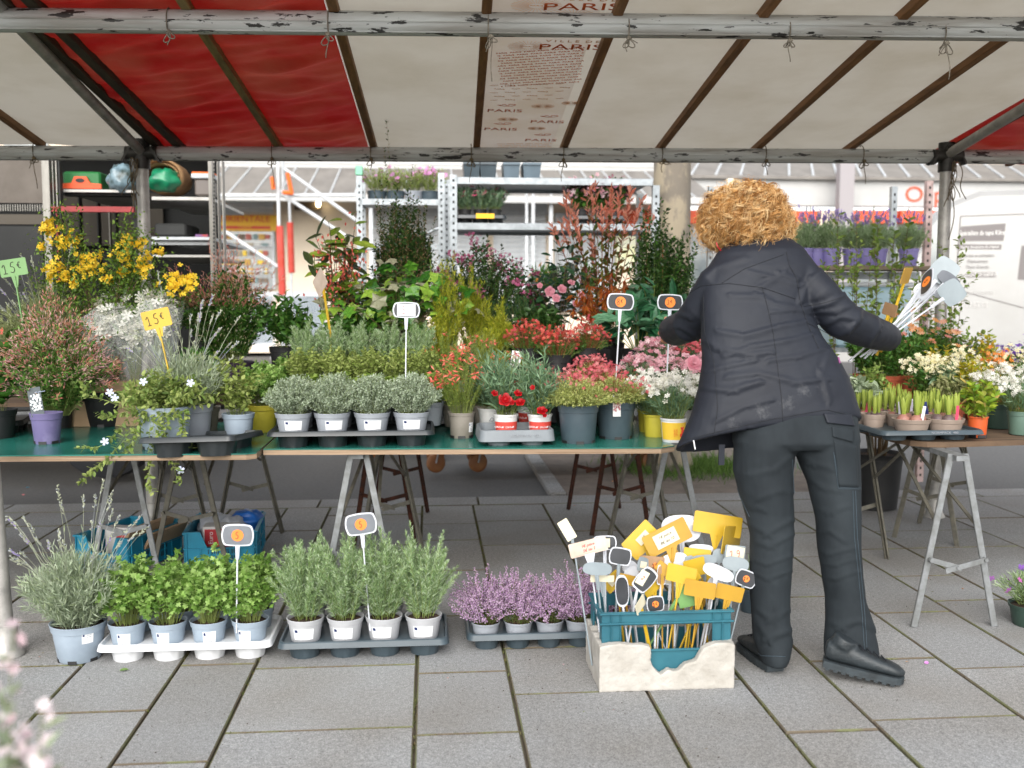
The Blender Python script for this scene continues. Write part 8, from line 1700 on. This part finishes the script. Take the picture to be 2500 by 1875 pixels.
TL = [(z5((480, 500), (600, 560), (760, 470)), 12, 0.0050), (z5((480, 600), (620, 640), (770, 560)), 11, 0.0044), (z5((480, 720), (600, 755), (760, 700)), 9, 0.0039), (z5((480, 800), (600, 850), (750, 800)), 9, 0.0033), (z5((920, 560), (1000, 540), (1090, 600)), 10, 0.0044), (z5((925, 660), (1000, 690), (1170, 650)), 9, 0.0039), (z5((930, 750), (1040, 760), (1180, 720)), 8, 0.0033), (z5((940, 840), (1050, 850), (1190, 800)), 9, 0.0033), (z5((970, 1130), (1080, 1170), (1200, 1130), (1290, 1180)), 14, 0.0055), (z5((490, 1110), (600, 1250), (760, 1190)), 15, 0.0066), (z5((500, 1040), (620, 1120), (740, 1060)), 12, 0.0039), (z5((380, 300), (480, 380), (560, 400)), 12, 0.0033), (z5((550, 330), (680, 280), (760, 290)), 12, 0.0033), (z5((860, 200), (960, 260), (1060, 280)), 13, 0.0033), (z5((920, 400), (1010, 420), (1120, 380)), 12, 0.0033), (z5((780, 20), (880, 100), (1000, 130)), 14, 0.0039), (z5((740, 20), (640, 110), (480, 140)), 14, 0.0039), (z5((1180, 640), (1210, 800), (1230, 960)), 11, 0.0033), (z5((640, 900), (640, 1000), (660, 1080)), 14, 0.0028)]
tr = remesh(mb, .0072, 'trousers', m_trou, PER, folds([(a_, b_, c_ * .6) for a_, b_, c_ in TL], .0022, 15, (1, 1, .8), 9), 2)
m_stitch = pm('faded_stitch', '#39464f', rough=.8)
drape(tr, [z5((1155, 262), (1165, 560), (1190, 800), (1215, 1060), (1235, 1365)), z5((1172, 262), (1184, 560), (1208, 800), (1232, 1060), (1252, 1365)), z5((1030, 10), (1062, 250), (1215, 250)), z5((1036, 30), (1068, 240), (1210, 240)), z5((1130, 10), (1160, 220)), z5((975, 1338), (1100, 1362), (1240, 1366), (1330, 1345)), z5((505, 1295), (560, 1340), (720, 1345)), z5((368, 140), (420, 300), (485, 440)), z5((760, 60), (770, 250), (778, 430))], .0011, 'stitching', m_stitch)['kind'] = 'stuff'
# pocket flap and back pocket band
def platepx(o, pts, Y, t, name, mat, off=.004):
    me = o.data; bvh = BVHTree.FromPolygons([v.co[:] for v in me.vertices], [p.vertices[:] for p in me.polygons]); E_ = Vector((0, 0, EYE)) - o.parent.location; n = 12; V = []; 
    (x0, y0), (x1, y1), (x2, y2), (x3, y3) = pts
    last = None
    for j in range(n + 1):
        for i in range(n + 1):
            u, v = i / n, j / n; x = (x0 * (1 - u) + x1 * u) * (1 - v) + (x3 * (1 - u) + x2 * u) * v; y = (y0 * (1 - u) + y1 * u) * (1 - v) + (y3 * (1 - u) + y2 * u) * v; h = bvh.ray_cast(E_, ray(x, y).normalized()); p = (h[0] - ray(x, y).normalized() * off) if h[0] is not None else last; last = p; V.append(tuple(p) if p is not None else (0, 0, 0))
    m = (n + 1) ** 2; bk = [tuple(Vector(p) + Vector((0, t, 0))) for p in V]; F = [(j * (n + 1) + i, j * (n + 1) + i + 1, (j + 1) * (n + 1) + i + 1, (j + 1) * (n + 1) + i) for j in range(n) for i in range(n)]
    edge = [i for i in range(n + 1)] + [(j + 1) * (n + 1) - 1 for j in range(1, n + 1)] + [m - 2 - i for i in range(n)] + [(n - j) * (n + 1) for j in range(1, n)]
    F += [(edge[k], m + edge[k], m + edge[(k + 1) % len(edge)], edge[(k + 1) % len(edge)]) for k in range(len(edge))]
    return MB().add(V + bk, F).build(name, mat, o, smooth=True)
platepx(tr, [(2032, 1042), (2086, 1050), (2084, 1080), (2034, 1066)], 3.3, .006, 'pocket_flap', m_trou, .007)
platepx(tr, [(2036, 1072), (2092, 1088), (2096, 1190), (2048, 1188)], 3.3, .004, 'cargo_pocket', m_trou, .004)
platepx(tr, [(2012, 1010), (2080, 1012), (2088, 1040), (2020, 1032)], 3.3, .006, 'jacket_tail', m_jack, .010)
# shoes
m_shoe = pm('black_shoe', '#1e2326', '#2b3236', rough=.5, scale=20, bump=.2, bscale=90); m_sole = pm('dark_sole', '#23292c', '#384146', rough=.7, scale=16)
def shoe(name, heel, toe, roll=0.0, w_=.048):
    heel, toe = Vector(heel), Vector(toe); d = toe - heel; L = d.length; d.normalize(); up = Vector((0, 0, 1)); sd_ = d.cross(up).normalized(); up = sd_.cross(d)
    wd = lambda u: w_ * (.62 + .38 * math.sin(min(1, u * 1.35 + .12) * math.pi * .62)) * (1 if u < .85 else math.sqrt(max(.05, 1 - ((u - .85) / .155) ** 2))); 
    hgt = lambda u: .075 if u < .25 else .075 - (.075 - .042) * min(1, (u - .25) / .5) if u < .8 else .042 - .018 * (u - .8) / .2
    mb = MB(); rings = []
    for i in range(15):
        u = i / 14; c = heel + d * (L * u) + up * (.022 + hgt(u) / 2); k = .75 if i in (0, 14) else 1; rings.append((c, sd_ * wd(u) * k, up * hgt(u) / 2 * k))
    ell(mb, rings, 18, .8); mb.tube([heel + d * .05 + up * .08, heel + d * .06 + up * .11], [.042, .04], 14)
    s = remesh(mb, .006, name, m_shoe, PER, None, 2)
    mb = MB(); n = 22
    for (z0, z1_, g_) in ((0, .010, 1.02), (.010, .023, 1.05)):
        P = [(L * u, wd(u) * g_) for u in [i / n for i in range(n + 1)]]; out = [(x, y) for x, y in P] + [(x, -y) for x, y in reversed(P)]
        M = Matrix((d, sd_, -up)).transposed().to_4x4() if False else Matrix((d, -sd_, up)).transposed().to_4x4(); M.translation = heel + up * z0 + d * (0 if z0 else 0)
        mb.prism([(x, y) for x, y in out], z1_ - z0, 0, M)
    for i in range(9): mb.box((L * (.06 + .1 * i), 0, -.003), (.014, wd(.06 + .1 * i) * 1.9, .008), 0, Matrix.LocRotScale(heel, Matrix((d, -sd_, up)).transposed(), None))
    o = mb.build('sole', m_sole, s); o.data.transform(Matrix.Translation(-PER.location))
    mb = MB()
    for i in range(4): c = heel + d * (L * (.42 + .09 * i)) + up * (.022 + hgt(.42 + .09 * i) + .002); mb.tube([c - sd_ * .022, c + up * .004, c + sd_ * .022 + d * .012], .0025, 5)
    o = mb.build('laces', m_seam, s); o.data.transform(Matrix.Translation(-PER.location)); return s
h_ = aZ(1895, 1643); shoe('shoe', (h_.x - .002, h_.y + .0, .006), (h_.x - .035, h_.y + .25, .006), w_=.042)
h1, t1 = aZ(2008, 1622, .045), aZ(2205, 1668, .008); shoe('shoe', h1, t1, w_=.039)
# hair
m_hbase = pm('hair_base', '#4a3018', '#7a5228', rough=.8, scale=30); L_hair = [lm('curly_hair_%d' % i, c, trans=.15, rough=.45, spec=.4) for i, c in enumerate((['#8a5c30', '#a87840'], ['#b8844a', '#cc9c5c'], ['#c4945a', '#dcb47c'], ['#d0a66c', '#e6cc9e']))]
HC_ = aY(1820, 545, 3.67)
def bell(th): 
    t = th / math.pi; return np.interp(t, [0, .2, .4, .55, .7, .85, 1], [.128, .134, .145, .158, .168, .150, .09])
mb = MB(); V = []
for i in range(19):
    th = math.pi * .80 * i / 18
    for j in range(32):
        ph = 2 * math.pi * j / 32; r_ = bell(th) * .80 * (1 + .08 * noise.noise(Vector((math.cos(ph) * 2, math.sin(ph) * 2, th * 2)))); V.append(tuple(HC_ + Vector((math.sin(th) * math.cos(ph) * r_, math.sin(th) * math.sin(ph) * r_ * .86, math.cos(th) * r_ * .92 + .02))))
mb.add(V, [(i * 32 + j, (i + 1) * 32 + j, (i + 1) * 32 + (j + 1) % 32, i * 32 + (j + 1) % 32) for i in range(18) for j in range(32)] + [tuple(range(18 * 32, 19 * 32))])
HB = mb.build('hair', m_hbase, PER, world=True, smooth=True)
hr = np.random.default_rng(21)
def curls(n, per, k, rad, amp, stray=False):
    N_ = n * per; th0 = np.repeat(np.arccos(1 - hr.uniform(0, 1.45, n)), per); ph = np.repeat(hr.uniform(0, 2 * np.pi, n), per); arc = np.repeat(hr.uniform(.55, 1.15, n), per) * hr.uniform(.8, 1.1, N_)
    lay = np.repeat(hr.uniform(.74, 1.08 if not stray else 1.15, n), per); ph0 = np.repeat(hr.uniform(0, 6.28, n), per) + hr.normal(0, .18, N_); fr = np.repeat(hr.uniform(12, 22, n), per); am = amp * np.repeat(hr.uniform(.6, 1.4, n), per)
    s = np.linspace(0, 1, k)[None]; th = np.clip(th0[:, None] - .15 + arc[:, None] * s, 0, math.pi * .80); phi = ph[:, None] + hr.normal(0, .02, (N_, 1)) + .22 * np.sin(s * 3 + ph0[:, None])
    r_ = bell(th) * (lay[:, None] + .05 * np.sin(s * 5 + ph0[:, None])) + hr.normal(0, .003, (N_, 1)); r_ = r_ * (1 + (.10 * s if stray else .0 * s))
    base = np.stack([np.sin(th) * np.cos(phi) * r_, np.sin(th) * np.sin(phi) * r_ * .86, np.cos(th) * r_ * .92 + .02], -1)
    T = unit(np.gradient(base, axis=1)); nn = unit(base); bb = np.cross(T, nn); a = fr[:, None] * s + ph0[:, None]; A = am[:, None] * np.minimum(1, s * 5)
    P = base + nn * (np.cos(a) * A)[..., None] + bb * (np.sin(a) * A)[..., None] + hr.normal(0, .0004, base.shape) + hr.normal(0, .0014, (N_, 1, 3))
    P = P + np.array(tuple(HC_)); mb = MB(); g_ = np.repeat(hr.integers(0, 4, n), per)
    for q_ in range(4): tubes(mb, P[g_ == q_], rad, rad * .6, q_)
    return mb
o = curls(600, 6, 26, .0009, .0125).build('curls', L_hair, HB); o['kind'] = 'stuff'; o.data.transform(Matrix.Translation(-PER.location))
o = curls(420, 1, 26, .0005, .014, True).build('stray_hairs', L_hair, HB); o['kind'] = 'stuff'; o.data.transform(Matrix.Translation(-PER.location))
MB().tube([aY(1749, 592, 3.58), aY(1752, 602, 3.575), aY(1760, 612, 3.58)], .002, 5).build('red_neck_cord', m_redp, PER, world=True)
# the bundle of tags held in the right hand
Hh = aY(2185, 822, 3.80); G2 = 'price tags held in the hand'
def held(label, cx, cy_, w_, h, Y, fx, fy, fY, kind='barrel', **k):
    price_tag(label, aY(cx, cy_, Y), aY(fx, fy, fY), px2(w_, Y), px2(h, Y), kind, group=G2, **k)
held('grey backed price tag held highest in the hand', 2304, 662, 62, 58, 3.72, 2128, 868, 3.78, 'barrel', frame_m=m_tgrey, stick_m=m_twht, N=(-.2, -.9, .3))
held('pale grey backed tag held lowest in the fan', 2324, 714, 60, 50, 3.66, 2100, 872, 3.76, 'barrel', frame_m=m_tgrey, stick_m=m_twht, N=(.1, -.95, .2))
held('dark grey tag lying between the two pale grey held ones', 2316, 682, 66, 30, 3.69, 2120, 866, 3.77, 'oval', frame_m=m_sgrey, stick_m=m_twht, N=(0, -.6, .8))
held('chalk tag with orange sticker tilted flat in the held fan', 2262, 688, 80, 40, 3.66, 2135, 862, 3.79, 'barrel', panel=m_slate, sticker_=(.022, 0), N=(-.1, -.35, .93), roll=-.5, num=('5', .018, m_pen))
held('amber tag on an orange stick held upright, plate seen edge on', 2212, 673, 60, 40, 3.72, 2150, 860, 3.79, 'rect', frame_m=m_tyel2, stick_m=m_tyel, N=(0, -.05, .99), sr=.005)
held('white backed tag behind the others in the held fan', 2290, 700, 50, 46, 3.74, 2072, 882, 3.72, 'oval', frame_m=m_twht)
held('white tag with short stick inside the held fan', 2252, 712, 44, 34, 3.73, 2110, 876, 3.76, 'oval', frame_m=m_twht)
held('brownish tag half hidden above the sleeve in the held fan', 2172, 756, 50, 30, 3.76, 2140, 868, 3.79, 'rect', frame_m=m_brown, stick_m=m_tyel, N=(0, -.2, .95))
